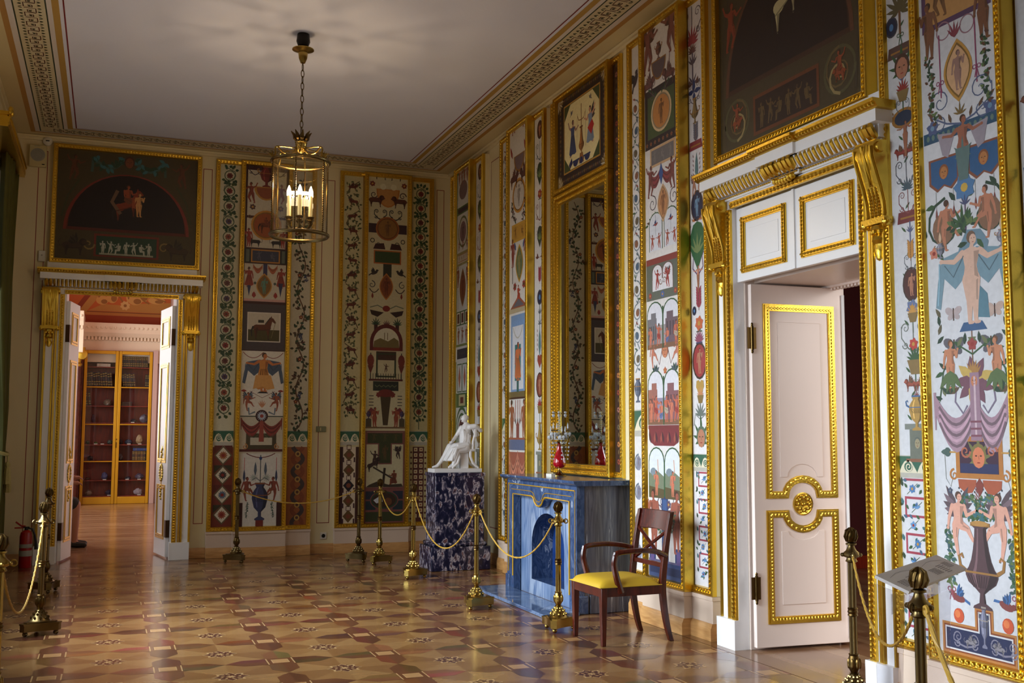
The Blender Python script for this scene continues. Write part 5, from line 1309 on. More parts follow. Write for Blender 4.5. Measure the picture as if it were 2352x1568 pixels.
    butterfly(a, -0.087, 1.770, .10, (176, 160, 160)); butterfly(a, 0.181, 1.764, .10, (186, 160, 148))
    s1 = (0.030, 1.605); a.line([(s1[0], s1[1] + .09), (s1[0], s1[1] - .32)], .007, (120, 84, 60), 2); a.flower(s1[0], s1[1], .035, (150, 60, 56), RD, 3, 5)
    for sg in (-1, 1):
        P = [(s1[0], s1[1] - .05), (s1[0] + sg * .07, s1[1] - .01), (s1[0] + sg * .14, s1[1] - .03), (s1[0] + sg * .20, s1[1] - .13), (s1[0] + sg * .23, s1[1] - .28)]
        a.line(P, .009, GR, 2.2)
        for i, q in enumerate(P[1:]):
            for k in range(3): a.leaf(q[0] - sg * .02 * k, q[1] + .012 * k, PI / 2 + sg * (1.1 * k - 1.0) - sg * .5 * i, .062, .024, (GR, GR2, (104, 110, 74))[k], 2.6)
        for k in range(4): a.leaf(s1[0] + sg * (.235 - .01 * k), s1[1] + .02 + .045 * k, PI / 2 + sg * (.9 - .5 * k), .06, .024, (GR2, (92, 84, 60))[k % 2], 2.6)
    palm(a, s1[0], s1[1] - .17, .10, (164, 120, 64), 3, 7, .7)
    for (p, f) in (((-0.120, 1.440), 1), ((0.181, 1.438), -1)):
        butterfly(a, p[0] + f * .03, p[1] + .16, .13, (92, 88, 96), 2); fig(a, p[0], p[1] - .05, .24, (190, 126, 92), (110, 70, 44), None, 'stand', f, 3)
        for k in range(4): a.leaf(p[0], p[1] + .04, -PI / 2 + f * (-.7 + .45 * k), .12, .035, (84, 104, 62), 4.2)
    st = (0.035, 1.420)
    for k in range(9): a.leaf(st[0], st[1], 2 * PI * k / 9 + .35, .13, .06, ((112, 72, 86), (190, 160, 84))[k % 3 == 0], 3 + .05 * k)
    mask(a, st[0], st[1], .09, (190, 120, 80), (150, 84, 40), 4.2)
    for sg in (-1, 1): a.line([(st[0] + sg * .12, st[1] - .02), (st[0] + sg * .13, st[1] - .10), (st[0] + sg * .08, st[1] - .16), (st[0] + sg * .05, st[1] - .12)], .010, (120, 108, 130), 2.4)
    for p in (((-0.124, 1.360)), ((0.201, 1.359))):
        for k in range(4): a.leaf(p[0], p[1], PI / 2 + (k - 1.5) * .7, .07, .026, ((92, 70, 50), GR2)[k % 2], 2.6)
    d0 = (-0.208, 1.363); d1 = (0.283, 1.376); dm = (0.037, 1.354)
    drape(a, -.235, dm[0] + .01, d0[1], .30, (160, 128, 142), 3, 6); drape(a, dm[0] - .01, .245, d0[1], .30, (160, 128, 142), 3, 6)
    a.poly([(dm[0] - .03, d0[1] + .10), (dm[0] + .03, d0[1] + .10), (dm[0] + .035, d0[1] - .24), (dm[0] - .035, d0[1] - .24)], (150, 118, 134), 4.4); a.line([(dm[0], d0[1] + .08), (dm[0], d0[1] - .22)], .012, (196, 170, 178), 4.8)
    for q in range(3): a.rect(dm[0] - .035, d0[1] - .15 - .035 * q, dm[0] + .035, d0[1] - .14 - .035 * q, (122, 70, 84), 4.9)
    q0 = (0.045, 1.050); plaque(a, q0[0], q0[1] - .115, .30, .21, (176, 114, 52), (58, 30, 52), None, 2.4, .026)
    a.rect(q0[0] - .12, q0[1] - .088, q0[0] + .12, q0[1] - .04, (40, 44, 84), 3.0); mask(a, q0[0], q0[1] - .01, .17, (206, 120, 84), (120, 108, 60), 3.4, (110, 112, 66))
    for sg in (-1, 1): a.spiral(q0[0] + sg * .085, q0[1] + .02, .034, 1.3, sg, 0, .012, (170, 96, 70), 3.4); a.spiral(q0[0] + sg * .165, q0[1] - .10, .03, 1.3, -sg, PI / 2, .012, (176, 114, 52), 2.6)
    for sg in (-1, 1):
        a.poly([(q0[0] + sg * .02, q0[1] - .12), (q0[0] + sg * .14, q0[1] - .12), (q0[0] + sg * .135, q0[1] - .16), (q0[0] + sg * .09, q0[1] - .19), (q0[0] + sg * .05, q0[1] - .185), (q0[0] + sg * .025, q0[1] - .15)], (164, 84, 56), 2.6)
        for k in range(9): a.ell(q0[0] + sg * (.02 + .0145 * k), q0[1] - .165 - .04 * sin(PI * k / 8), .005, .006, (60, 60, 66), 2.8, 6)
        a.ell(q0[0] + sg * .205, q0[1] + .015, .022, .024, (70, 90, 84), 2.6, 10); a.leaf(q0[0] + sg * .205, q0[1] + .015, 0 if sg > 0 else PI, .045, .03, (70, 90, 84), 2.7); a.line([(q0[0] + sg * .14, q0[1] + .015), (q0[0] + sg * .19, q0[1] + .015)], .008, OC, 2.6)
        a.line([(q0[0] + sg * .225, q0[1]), (q0[0] + sg * .22, q0[1] - .12), (q0[0] + sg * .19, q0[1] - .16), (q0[0] + sg * .17, q0[1] - .10)], .0035, GY, 2); a.flower(q0[0] + sg * .195, q0[1] - .18, .018, (70, 76, 96), GY, 2.6, 5)
    a.leaf(q0[0], q0[1] - .11, -PI / 2, .09, .05, (128, 60, 50), 3)
    b0 = (0.033, 0.746); bt = (0.039, 0.917); a.line([b0, bt], .005, (120, 70, 70), 2)
    for k in range(9):
        for sg in (-1, 1): a.leaf(b0[0], b0[1] + (bt[1] - b0[1]) * k / 9, PI / 2 - sg * .6, .04, .008, (128, 76, 74), 2.4)
    # great vase, two winged children climbing on its handles, garlands, wreaths
    v0 = (0.041, 0.301); v1 = (0.035, 0.721); urn(a, v0[0] - .004, v0[1], v1[1] - v0[1], .205, (84, 60, 64), (150, 108, 56), 4, True)
    a.ell(v1[0], v1[1] - .005, .055, .014, (176, 130, 70), 5.2, 12)
    garland(a, [(v1[0] - .05, v1[1] + .03), (v1[0] + .05, v1[1] + .03)], .06, (GR, TEAL, GR3), 3.2, 2.2)
    for (p, f) in (((-0.104, 0.543), 1), ((0.161, 0.545), -1)):
        fig(a, p[0], p[1], .315, (214, 158, 138), (84, 58, 46), None, 'putto', f, 3.6, wings=(116, 96, 104))
    for p in (((-0.026, 0.794)), ((0.104, 0.798))):
        garland(a, [(p[0] + .055 * cos(k * PI / 5), p[1] + .05 * sin(k * PI / 5)) for k in range(11)], .045, (GR, TEAL, GR3), 2.8, 1.5)
    for (p, q) in (((-0.171, 0.672), (-0.163, 0.395)), ((0.237, 0.679), (0.244, 0.400))):
        garland(a, [p, (p[0] + .004, (p[1] + q[1]) / 2), q], .066, (GR, (74, 104, 88), GR3, (60, 88, 92)), 2.8, 1.7); ribbon(a, q[0], q[1] - .02, .06, (150, 70, 92), 2.8)
    p = (-0.120, 0.336); bird(a, p[0], p[1], .105, (128, 66, 62), -1, 3, (66, 104, 156), .2); p = (0.182, 0.338); bird(a, p[0], p[1], .105, (128, 66, 62), 1, 3, (66, 104, 156), -.3)
    zt = (-0.108, 0.209)[1]; zc = (0.042, 0.305)[1]; cx = v0[0]
    cross = lambda e: [(-.235 + e, FW + .0 + e), (.235 - e, FW + .0 + e), (.235 - e, zt - e), (cx + .058 - e, zt - e), (cx + .058 - e, zc - e), (cx - .058 + e, zc - e), (cx - .058 + e, zt - e), (-.235 + e, zt - e)]
    a.poly(cross(0), (176, 118, 62), 2.6); a.poly(cross(.012), (130, 66, 34), 2.9); a.poly(cross(.02), (206, 204, 206), 3.2); a.poly(cross(.028), (38, 44, 78), 3.5)
    scrolls(a, cx - .12, FW + .045, .16, .06, (128, 124, 140), 4, None, .007); scrolls(a, cx + .12, FW + .045, .16, .06, (128, 124, 140), 4, None, .007); urn(a, cx, FW + .06, .2, .05, (120, 120, 140), (150, 140, 130), 4)
    for sg in (-1, 1): beast(a, cx + sg * .09, FW + .04, .06, (136, 130, 136), -sg, 4.2, (136, 130, 136))
    for p in (((-0.121, 0.248)), ((0.187, 0.246))): a.ell(p[0], p[1], .034, .037, (196, 84, 52), 3.6, 14); a.ell(p[0] - .008, p[1] + .008, .018, .02, (216, 120, 70), 3.9, 10)
    return a

def side_motifs(a, L):
    """L: list of (kind, u, v, size[, colour]) stacked up a narrow panel"""
    for it in L:
        k, u, v, s = it[:4]; c = it[4] if len(it) > 4 else None
        if k == 'palmtree': palm(a, u, v, s * .6, c or (90, 80, 50), 2, 9, 1.9); a.line([(u, v), (u, v - s * .5)], s * .06, BR, 2)
        elif k == 'oval': a.ell(u, v, s * .36, s * .5, (60, 40, 36), 2, 16); a.ell(u, v, s * .30, s * .44, c or (74, 34, 32), 2.4, 16); fig(a, u, v - s * .34, s * .66, FL2 if c != BL3 else BL2, BR2, None, 'stand', 1, 3)
        elif k == 'bluering': a.ell(u, v, s * .42, s * .5, (60, 60, 70), 2, 16); a.ell(u, v, s * .34, s * .42, BL3, 2.4, 14); a.ell(u, v, s * .14, s * .18, (74, 120, 170), 2.8, 10)
        elif k == 'plaque': a.poly([(u - s * .5, v - s * .16), (u + s * .5, v - s * .16), (u + s * .44, v + s * .2), (u - s * .44, v + s * .2)], c or (90, 44, 48), 2); a.line([(u - s * .36, v), (u + s * .36, v)], s * .06, OC2, 2.4)
        elif k == 'mask': mask(a, u, v, s, FL2, c or BR2, 3, GR)
        elif k == 'flower': a.flower(u, v, s * .3, c or RD, OC, 3, 6); palm(a, u, v - s * .3, s * .4, GR, 2, 5, 1.6)
        elif k == 'basket': palm(a, u, v + s * .1, s * .5, c or RD, 3, 9, 1.5); a.poly([(u - s * .3, v + s * .15), (u + s * .3, v + s * .15), (u + s * .16, v - s * .25), (u - s * .16, v - s * .25)], (128, 104, 60), 3.4); a.line([(u, v - s * .25), (u, v - s * .7)], s * .04, GR, 2)
        elif k == 'cartouche': a.ell(u, v, s * .5, s * .3, OC2, 2, 16); a.ell(u, v, s * .38, s * .22, (44, 52, 72), 2.4, 14); [a.spiral(u + sg * s * .45, v + s * .2, s * .1, 1.2, sg, 0, s * .05, OC2, 2) for sg in (-1, 1)]
        elif k == 'birds': bird(a, u - s * .32, v, s * .36, c or (104, 60, 50), -1, 2, (120, 72, 60)); bird(a, u + s * .32, v, s * .36, c or (104, 60, 50), 1, 2, (120, 72, 60))
        elif k == 'griffin': beast(a, u - s * .2, v - s * .2, s * .4, c or (120, 70, 52), -1, 2.5, (120, 84, 60)); beast(a, u + s * .2, v - s * .2, s * .4, c or (120, 70, 52), 1, 2.6, (120, 84, 60))
        elif k == 'scroll': scrolls(a, u, v - s * .5, s, s, c or (84, 96, 100), 2, None, max(.004, s * .035)); a.line([(u, v - s * .5), (u, v + s * .5)], s * .035, c or (84, 96, 100), 2)
        elif k == 'urn': urn(a, u, v - s * .5, s, s * .6, c or (160, 120, 56), (60, 96, 140), 3)
        elif k == 'vase': urn(a, u, v - s * .5, s, s * .5, c or (96, 90, 72), OC2, 3, True)
        elif k == 'altar': a.rect(u - s * .4, v - s * .5, u + s * .4, v - s * .42, (130, 84, 60), 2.4); a.rect(u - s * .26, v - s * .42, u + s * .26, v + s * .3, c or (104, 108, 96), 2.2); a.rect(u - s * .42, v + s * .3, u + s * .42, v + s * .44, (120, 124, 116), 2.4); mask(a, u, v - .05 * s, s * .4, (150, 140, 110), (90, 96, 90), 3)
        elif k == 'lotus': palm(a, u, v - s * .3, s * .7, c or (140, 72, 96), 3, 9, 1.2); a.line([(u - s * .3, v - s * .32), (u + s * .3, v - s * .32)], s * .07, (70, 62, 96), 3.4)
        elif k == 'heart': a.poly([(u, v - s * .5), (u + s * .34, v - s * .05), (u + s * .3, v + s * .24), (u + s * .1, v + s * .28), (u, v + s * .16), (u - s * .1, v + s * .28), (u - s * .3, v + s * .24), (u - s * .34, v - s * .05)], c or (176, 140, 70), 3)
        elif k == 'bigleaf': a.poly([(u, v - s * .55), (u + s * .28, v - s * .1), (u + s * .3, v + s * .2), (u + s * .16, v + s * .42), (u, v + s * .48), (u - s * .16, v + s * .42), (u - s * .3, v + s * .2), (u - s * .28, v - s * .1)], c or (40, 92, 56), 3); palm(a, u, v - s * .2, s * .45, (112, 130, 80), 3.5, 5, .9); [a.line([(u + s * .34 * cos(q * PI / 9), v + .12 * s + s * .42 * sin(q * PI / 9)), (u + s * .42 * cos(q * PI / 9), v + .12 * s + s * .52 * sin(q * PI / 9))], s * .02, GY, 2) for q in range(10)]
        elif k == 'term': fig(a, u, v - s * .2, s * .7, c or FL2, BR2, None, 'out', 1, 3); a.poly([(u - s * .1, v + s * .16), (u + s * .1, v + s * .16), (u + s * .03, v - s * .5), (u - s * .03, v - s * .5)], (150, 96, 70), 3.8)
        elif k == 'stem': a.line([(u, v - s * .5), (u, v + s * .5)], s * .05, c or (84, 90, 96), 2); palm(a, u, v + s * .1, s * .3, c or (84, 90, 96), 2.4, 5, .9); palm(a, u, v - s * .3, s * .3, c or (84, 90, 96), 2.4, 5, 1.4)
        elif k == 'spear': a.leaf(u, v - s * .5, PI / 2, s, s * .22, c or (84, 116, 120), 2); [a.leaf(u + sg * s * .18, v - s * .3 + s * .16 * q, PI / 2 - sg * .5, s * .14, s * .06, (150, 120, 120), 2) for sg in (-1, 1) for q in range(5)]
        elif k == 'star': [a.leaf(u, v, PI / 2 * q, s * .5, s * .2, c or (44, 60, 110), 2.4) for q in range(4)]; scrolls(a, u, v - s * .5, s * .9, s, (96, 90, 110), 2, None, s * .03)
        elif k == 'putti': fig(a, u - s * .26, v - s * .5, s, FL2, BR2, None, 'dance', 1, 3, (120, 96, 90)); fig(a, u + s * .26, v - s * .5, s, FL2, BR2, None, 'dance', -1, 3, (120, 96, 90))
        elif k == 'fountain': palm(a, u, v, s * .5, c or (100, 110, 104), 2, 7, 1.3); [a.line([(u, v - s * .1), (u + sg * s * .3, v + s * .05), (u + sg * s * .38, v - s * .3)], s * .03, c or (100, 110, 104), 2) for sg in (-1, 1)]; a.line([(u, v - s * .5), (u, v)], s * .05, GR, 2)
        elif k == 'redleaf': [a.leaf(u, v - s * .4 + s * .1 * q, PI / 2 - sg * .7, s * .3, s * .1, c or (146, 52, 72), 2.4) for q in range(7) for sg in (-1, 1)]; a.line([(u, v - s * .5), (u, v + s * .4)], s * .04, BR, 2)
        elif k == 'fan': palm(a, u, v - s * .2, s * .6, c or (130, 60, 60), 2.4, 9, 1.5)
        elif k == 'bow': ribbon(a, u, v, s * .5, c or (140, 60, 60), 2)
        elif k == 'lyre': [a.line([(u, v - s * .4), (u + sg * s * .36, v - s * .1), (u + sg * s * .3, v + s * .3), (u + sg * s * .42, v + s * .45)], s * .07, c or (104, 76, 110), 2, s * .03) for sg in (-1, 1)]; a.line([(u, v - s * .4), (u, v + s * .2)], s * .04, c or (104, 76, 110), 2)

def near_left():
    w = .32; a = ground(w, COOL)
    M_ = [('palmtree', 0.002, 3.539, .28), ('bluering', -0.065, 3.462, .12), ('bow', 0.003, 3.396, .12, GR), ('plaque', -0.008, 3.304, .19, (88, 62, 56)), ('mask', 0.008, 3.203, .20), ('stem', 0.004, 3.119, .12, (84, 96, 128)), ('basket', 0.008, 3.052, .16), ('scroll', 0.005, 2.983, .10),
          ('cartouche', 0.009, 2.917, .19), ('term', 0.018, 2.795, .2, (150, 96, 70)), ('griffin', 0.014, 2.722, .18, (140, 60, 52)), ('scroll', 0.016, 2.613, .16, (84, 84, 92)), ('fan', 0.020, 2.533, .12, (64, 84, 96)), ('scroll', 0.022, 2.444, .14, (128, 70, 70)), ('plaque', 0.025, 2.351, .18, (112, 48, 50)), ('stem', 0.031, 2.248, .16, (84, 92, 128)), ('redleaf', 0.030, 2.170, .13, (186, 130, 60)),
          ('scroll', 0.031, 2.102, .10, (90, 96, 104)), ('oval', 0.029, 1.977, .19), ('flower', 0.029, 1.847, .16, (96, 112, 150)), ('basket', 0.031, 1.799, .13, (190, 140, 70)), ('scroll', 0.029, 1.694, .18, (104, 110, 100)), ('flower', 0.030, 1.646, .12, (176, 60, 50)), ('basket', 0.038, 1.531, .20, GR), ('griffin', 0.040, 1.427, .19, (150, 74, 56)), ('stem', 0.040, 1.346, .12, (128, 70, 70)), ('urn', 0.037, 1.271, .19, (168, 132, 66)), ('altar', 0.036, 1.116, .22)]
    side_motifs(a, M_)
    for k in range(26):
        v = 1.1 + .13 * k
        if v < H_ - .15: a.leaf(.0, v, PI / 2 + (.8 if k % 2 else -.8), .05, .014, GR, 1.4)
    b0 = (0.039, 1.041); b1 = (0.037, 0.920); wave_band(a, -w / 2 + .05, w / 2, b1[1], b0[1], 2)
    meander_flowers(a, .24, FW + .02, b1[1] - .01)
    return a
def near_right():
    w = .304; a = ground(w, COOL)
    side_motifs(a, [('flower', -.04, 4.30, .2, (84, 60, 70)), ('scroll', -.03, 4.0, .22), ('birds', -.02, 3.75, .2), ('oval', -.02, 3.45, .24), ('basket', -.02, 3.1, .22), ('griffin', -.02, 2.75, .24), ('urn', -.02, 2.35, .26), ('scroll', -.02, 1.95, .24), ('altar', -.02, 1.6, .24)])
    wave_band(a, -w / 2, w / 2 - .05, 1.28, 1.44, 2); meander_flowers(a, .24, FW + .02, 1.27); return a

# --- second group on the right wall (between fireplace and doorway)
def archpic(a, u, v, w, h, sky, lv=2, rim=GR):
    P = [(u - w / 2, v), (u - w / 2, v + h * .72)] + [(u + w / 2 * cos(PI - PI * k / 8), v + h * .72 + h * .28 * sin(PI * k / 8)) for k in range(1, 8)] + [(u + w / 2, v + h * .72), (u + w / 2, v)]
    a.poly([(u + (x - u) * 1.09, v + (y - v) * 1.03) for x, y in P], rim, lv); a.poly(P, sky, lv + .4)
def mid_centre():
    a = ground(WC, (214, 208, 204)); sk = (196, 112, 84)
    for (p, f) in (((-0.200, 4.280), 1), ((0.178, 4.323), -1)): fig(a, p[0], p[1] - .2, .42, (128, 76, 66), BR2, None, 'dance', f, 3, (110, 70, 60)); a.line([(p[0], p[1]), (p[0] + f * .05, p[1] - .3)], .008, (120, 80, 84), 2)
    p = (-0.029, 4.126); a.poly([(p[0] + .12 * cos(PI + PI * k / 10), p[1] + .04 + .17 * sin(PI + PI * k / 10)) for k in range(11)], OC2, 2.4); a.poly([(p[0] + .105 * cos(PI + PI * k / 10), p[1] + .03 + .145 * sin(PI + PI * k / 10)) for k in range(11)], (96, 80, 84), 2.7); urn(a, p[0], p[1] + .04, .14, .09, (110, 70, 60), OC2, 3)
    for sg in (-1, 1): beast(a, p[0] + sg * .17, p[1] - .22, .16, (110, 66, 62), -sg, 3, (120, 80, 72))
    scrolls(a, p[0], p[1] - .28, .3, .2, (96, 84, 88), 2, GR, .008)
    p = (0.006, 3.728); a.rect(-.26, p[1] - .27, .26, p[1] + .22, (46, 34, 40), 1.6); a.rect(-.215, p[1] - .19, .215, p[1] + .16, (70, 84, 48), 1.9); roundel(a, p[0], p[1], .165, (206, 180, 140), (190, 128, 66), (128, 84, 46), 2.4)
    for k in range(8): a.flower(-.23 + .066 * k, p[1] - .23, .02, (128, 90, 60), RD, 2.4, 5)
    p = (0.019, 3.366); plaque(a, p[0], p[1] - .07, .40, .16, (196, 160, 120), (110, 104, 104), (128, 122, 118), 2.4, .02)
    p = (-0.005, 3.221); drape(a, p[0] - .2, p[0] - .0, p[1] + .06, .16, (128, 56, 60), 2.4, 4); drape(a, p[0] + .0, p[0] + .2, p[1] + .06, .16, (128, 56, 60), 2.4, 4); a.poly([(p[0], p[1] - .09), (p[0] + .035, p[1] + .0), (p[0], p[1] + .09), (p[0] - .035, p[1])], (60, 84, 140), 3.4)
    for sg in (-1, 1): fig(a, p[0] + sg * .17, p[1] - .17, .26, (122, 66, 60), BR2, None, 'dance', -sg, 3)
    p = (0.021, 2.980); almondpic(a, p[0], p[1], .09, .155, (200, 160, 120), (186, 130, 84), (140, 92, 60), 2.4)
    for sg in (-1, 1):
        a.spiral(p[0] + sg * .17, p[1] + .02, .07, 1.4, sg, PI / 2, .010, (84, 70, 74), 2)
        for k in range(5): a.leaf(p[0] + sg * (.12 + .03 * k), p[1] - .1 - .01 * k, PI / 2 - sg * (.2 + .4 * k), .06, .022, (GR, (84, 62, 52))[k % 2], 2)
    for (p) in (((-0.101, 2.617)), ((0.141, 2.621))):
        archpic(a, p[0], p[1], .20, .30, (206, 206, 212), 2); a.line([(p[0], p[1] + .29), (p[0], p[1] + .12)], .004, GY, 3); bird(a, p[0], p[1] + .21, .06, (140, 60, 56), 1, 3)
        for sg in (-1, 1): fig(a, p[0] + sg * .055, p[1] + .005, .125, (160, 76, 56), BR2, None, 'dance', -sg, 3, (96, 84, 96))
    p0 = (0.030, 2.557); p1 = (0.024, 2.220); a.rect(-.26, p1[1], .26, p0[1], (92, 96, 84), 1.6); a.rect(-.26, p0[1] - .05, .26, p0[1], (128, 52, 46), 2)
    for u in (-.083, .083): archpic(a, u, p1[1] + .075, .15, .20, (214, 210, 212), 2.2, (104, 60, 52))
    a.rect(-.16, p1[1] + .07, .16, p1[1] + .16, (214, 210, 212), 2.9)
    for sg in (-1, 1): fig(a, sg * .08, p1[1] + .075, .16, (156, 58, 52), BR2, None, 'dance', -sg, 3.4, (150, 70, 60)); a.spiral(sg * .03, p1[1] + .14, .03, 1.2, sg, 0, .008, BR, 3.4); a.flower(sg * .2, p1[1] + .04, .028, (150, 60, 54), OC, 3, 6)
    a.flower(0, p1[1] + .035, .03, (74, 96, 150), OC, 3, 6)
    def ruins(y0, y1, c1, c2, c3, n1):
        h = y1 - y0
        for u in (-.128, .128): archpic(a, u, y0, .235, h, (210, 208, 214), 2)
        a.rect(-.245, y0, -.10, y0 + h * .66, c1, 2.9); a.rect(-.19, y0 + h * .66, -.11, y0 + h * .78, c1, 2.9); a.rect(.04, y0, .245, y0 + h * .62, c2, 2.9); a.rect(.06, y0 + h * .62, .16, y0 + h * .76, c2, 2.9)
        a.rect(-.10, y0, .04, y0 + h * .5, c3, 2.8)
        for k in range(4): a.rect(-.23 + .035 * k, y0 + h * .2, -.21 + .035 * k, y0 + h * .5, tuple(int(c * .72) for c in c1), 3.2); a.rect(.06 + .045 * k, y0 + h * .25, .08 + .045 * k, y0 + h * .55, tuple(int(c * .72) for c in c2), 3.2)
        a.rect(-.245, y0, .245, y0 + h * .10, (120, 84, 60), 3.3)
        for k in range(n1): fig(a, -.2 + .4 * k / (n1 - 1), y0 + h * .05, h * (.42 + .06 * (k % 2)), (sk, (186, 96, 70))[k % 2], BR2, None, ('stand', 'dance', 'sit', 'stand')[k % 4], 1 if k % 2 else -1, 3.6, None, None, (None, (150, 56, 48), (90, 100, 140), (170, 150, 130))[k % 4])
        a.rect(-.008, y0, .008, y0 + h * .9, GR, 4.9)
    ruins((0.029, 1.830)[1], (0.037, 2.198)[1], (112, 108, 112), (104, 84, 92), (150, 140, 140), 4)
    p = (0.027, 1.782); mask(a, p[0], p[1] + .02, .17, (190, 120, 84), (140, 80, 50), 3)
    for sg in (-1, 1):
        fig(a, p[0] + sg * .19, p[1] - .10, .22, (190, 116, 90), BR2, None, 'putto', -sg, 3); a.line([(p[0] + sg * .04, p[1] + .05), (p[0] + sg * .09, p[1] - .08), (p[0] + sg * .16, p[1] + .02)], .008, (110, 60, 60), 2)
        for k in range(4): a.leaf(p[0] + sg * .15, p[1] - .14, PI / 2 + sg * (k - 1.5) * .6, .07, .03, (GR2, (70, 84, 92))[k % 2], 2.4)
    a.flower(p[0], p[1] - .13, .03, (176, 92, 60), OC, 2.6, 5)
    ruins((0.037, 1.231)[1], (0.045, 1.652)[1], (150, 96, 84), (128, 84, 88), (140, 130, 150), 6)
    p = (0.035, 1.208); a.rect(-.25, p[1] - .01, .25, p[1] + .02, (112, 44, 44), 3); a.poly([(-.245, p[1]), (.245, p[1]), (.22, p[1] - .11), (.15, p[1] - .14), (-.15, p[1] - .14), (-.22, p[1] - .11)], (116, 42, 46), 2.6)
    for k in range(9): a.leaf(-.21 + .052 * k, p[1] - .12, PI / 2 + .3 * (-1) ** k, .10, .035, ((72, 34, 40), (150, 74, 60))[k % 2], 3)
    y0, y1 = (0.050, 0.662)[1], (0.059, 1.047)[1]
    for u in (-.125, .125):
        archpic(a, u, y0, .23, y1 - y0, (208, 212, 222), 2); a.poly([(u - .115, y0), (u + .115, y0), (u + .115, y0 + .17), (u + .02, y0 + .21), (u - .06, y0 + .17), (u - .115, y0 + .2)], (112, 120, 96), 2.8); a.poly([(u - .115, y0), (u + .115, y0), (u + .115, y0 + .07), (u - .115, y0 + .09)], (88, 76, 48), 3.1)
        a.ell(u - .05, y0 + .2, .05, .035, (120, 132, 140), 2.7, 10); fig(a, u, y0 + .02, .19, sk, BR2, None, 'stand', 1 if u > 0 else -1, 3.4); a.line([(u + .03, y0 + .2), (u + .02, y0 + .3)], .012, (196, 150, 120), 2.9)
    p = (0.062, 0.590); scrolls(a, p[0], p[1] - .02, .34, .1, (96, 84, 100), 2.4, None, .010); a.flower(p[0], p[1] + .03, .035, (90, 70, 90), OC, 3, 6)
    for sg in (-1, 1): fig(a, sg * .17, FW + .2, .46, (150, 84, 66), BR2, None, 'stand', sg, 3)
    for sg in (-1, 1): garland(a, [(sg * .15, FW + .5), (sg * .09, FW + .36), (sg * .02, FW + .33)], .05, ((70, 96, 90), GR, (140, 110, 60)), 3.2, 1.4)
    blu = (40, 58, 100); a.rect(-.26, FW, .26, FW + .12, (52, 66, 104), 2.6); a.rect(-.26, FW + .12, .26, FW + .135, (96, 90, 120), 3); a.rect(-.05, FW + .1, .05, FW + .62, blu, 2.8); a.rect(-.032, FW + .12, .032, FW + .6, (60, 84, 128), 3)
    for sg in (-1, 1): a.rect(sg * .2 - .05, FW + .1, sg * .2 + .05, FW + .24, blu, 2.8); a.rect(sg * .2 - .03, FW + .12, sg * .2 + .03, FW + .22, (90, 74, 120), 3.1)
    a.rect(-.24, FW + .03, .24, FW + .09, (36, 44, 76), 3.2); return a
def acanthus_strip(a, u, v0, v1, w, seed=1, c=(104, 116, 120), cores=((128, 84, 60), (70, 90, 110), (96, 84, 66))):
    v = v1 - w * .8; k = 0
    while v > v0 + w * .5:
        sg = 1 if k % 2 else -1
        a.spiral(u + sg * w * .05, v, w * .62, 1.5, sg, PI / 2, w * .10, c, 1.6); a.ell(u + sg * w * .05, v, w * .24, w * .26, cores[k % len(cores)], 2.4, 10)
        for q in range(4): a.leaf(u + w * .5 * cos(q * 1.6 + k), v + w * .62 * sin(q * 1.6 + k), q * 1.6 + k + 1.2, w * .4, w * .16, ((84, 96, 100), (128, 70, 60), GR)[q % 3], 2)
        a.line([(u - sg * w * .3, v - w * .9), (u, v - w * .5)], w * .09, c, 1.4); v -= w * 1.55; k += 1
def mid_left():
    w = .335; a = ground(w, (212, 208, 206)); bird(a, -.045, H_ - .35, .16, (60, 48, 52), 1, 3, (52, 44, 50), 1.0)
    acanthus_strip(a, -.045, 1.62, H_ - .5, .125); urn(a, -.045, 1.42, .2, .12, (84, 92, 110), OC2, 3)
    wave_band(a, -w / 2 + .055, w / 2, 1.14, 1.36, 1)
    for k in range(4):
        v = .92 - .24 * k; a.spiral(-.045, v, .075, 1.3, 1, PI / 2, .016, (96, 108, 124), 1.6); a.ell(-.045, v, .045, .06, (130, 132, 150), 2, 10); fig(a, -.045, v - .05, .11, (120, 112, 122), GY, None, 'dance', 1, 2.6)
    return a
def mid_right():
    w = .28; a = ground(w, (216, 212, 214))
    side_motifs(a, [('scroll', -0.073, 4.315, .26, (96, 84, 92)), ('fan', -0.076, 4.199, .26, (150, 60, 72)), ('fan', -0.072, 4.107, .16, (110, 74, 74)), ('stem', -0.070, 3.941, .36, (90, 80, 96)), ('birds', -0.060, 3.828, .18, (84, 60, 60)), ('star', -0.055, 3.765, .2), ('vase', -0.046, 3.613, .2, (128, 104, 64)), ('redleaf', -0.037, 3.448, .18, (96, 96, 110)), ('plaque', -0.040, 3.340, .19, (130, 44, 52)),
                    ('spear', -0.032, 3.176, .22), ('putti', -0.029, 3.035, .16), ('oval', -0.033, 2.875, .24, BL3), ('birds', -0.030, 2.768, .14, (190, 110, 60)), ('bigleaf', -0.034, 2.583, .36), ('lyre', -0.032, 2.423, .2), ('term', -0.029, 2.317, .2, (196, 128, 104)), ('redleaf', -0.026, 2.179, .2), ('bluering', -0.091, 2.081, .07), ('flower', -0.025, 1.982, .2, (190, 96, 60)), ('lotus', -0.027, 1.885, .15), ('oval', -0.026, 1.702, .28, (150, 50, 52)), ('heart', -0.024, 1.514, .16), ('basket', -0.021, 1.424, .15, (190, 130, 90)), ('fountain', -0.024, 1.292, .24), ('mask', -0.016, 1.128, .22, (84, 104, 84))])
    b0 = (-0.013, 1.013); b1 = (-0.016, 0.886); wave_band(a, -w / 2, w / 2 - .05, b1[1], b0[1], 2); meander_flowers(a, .22, FW + .02, b1[1] - .01, 1); return a

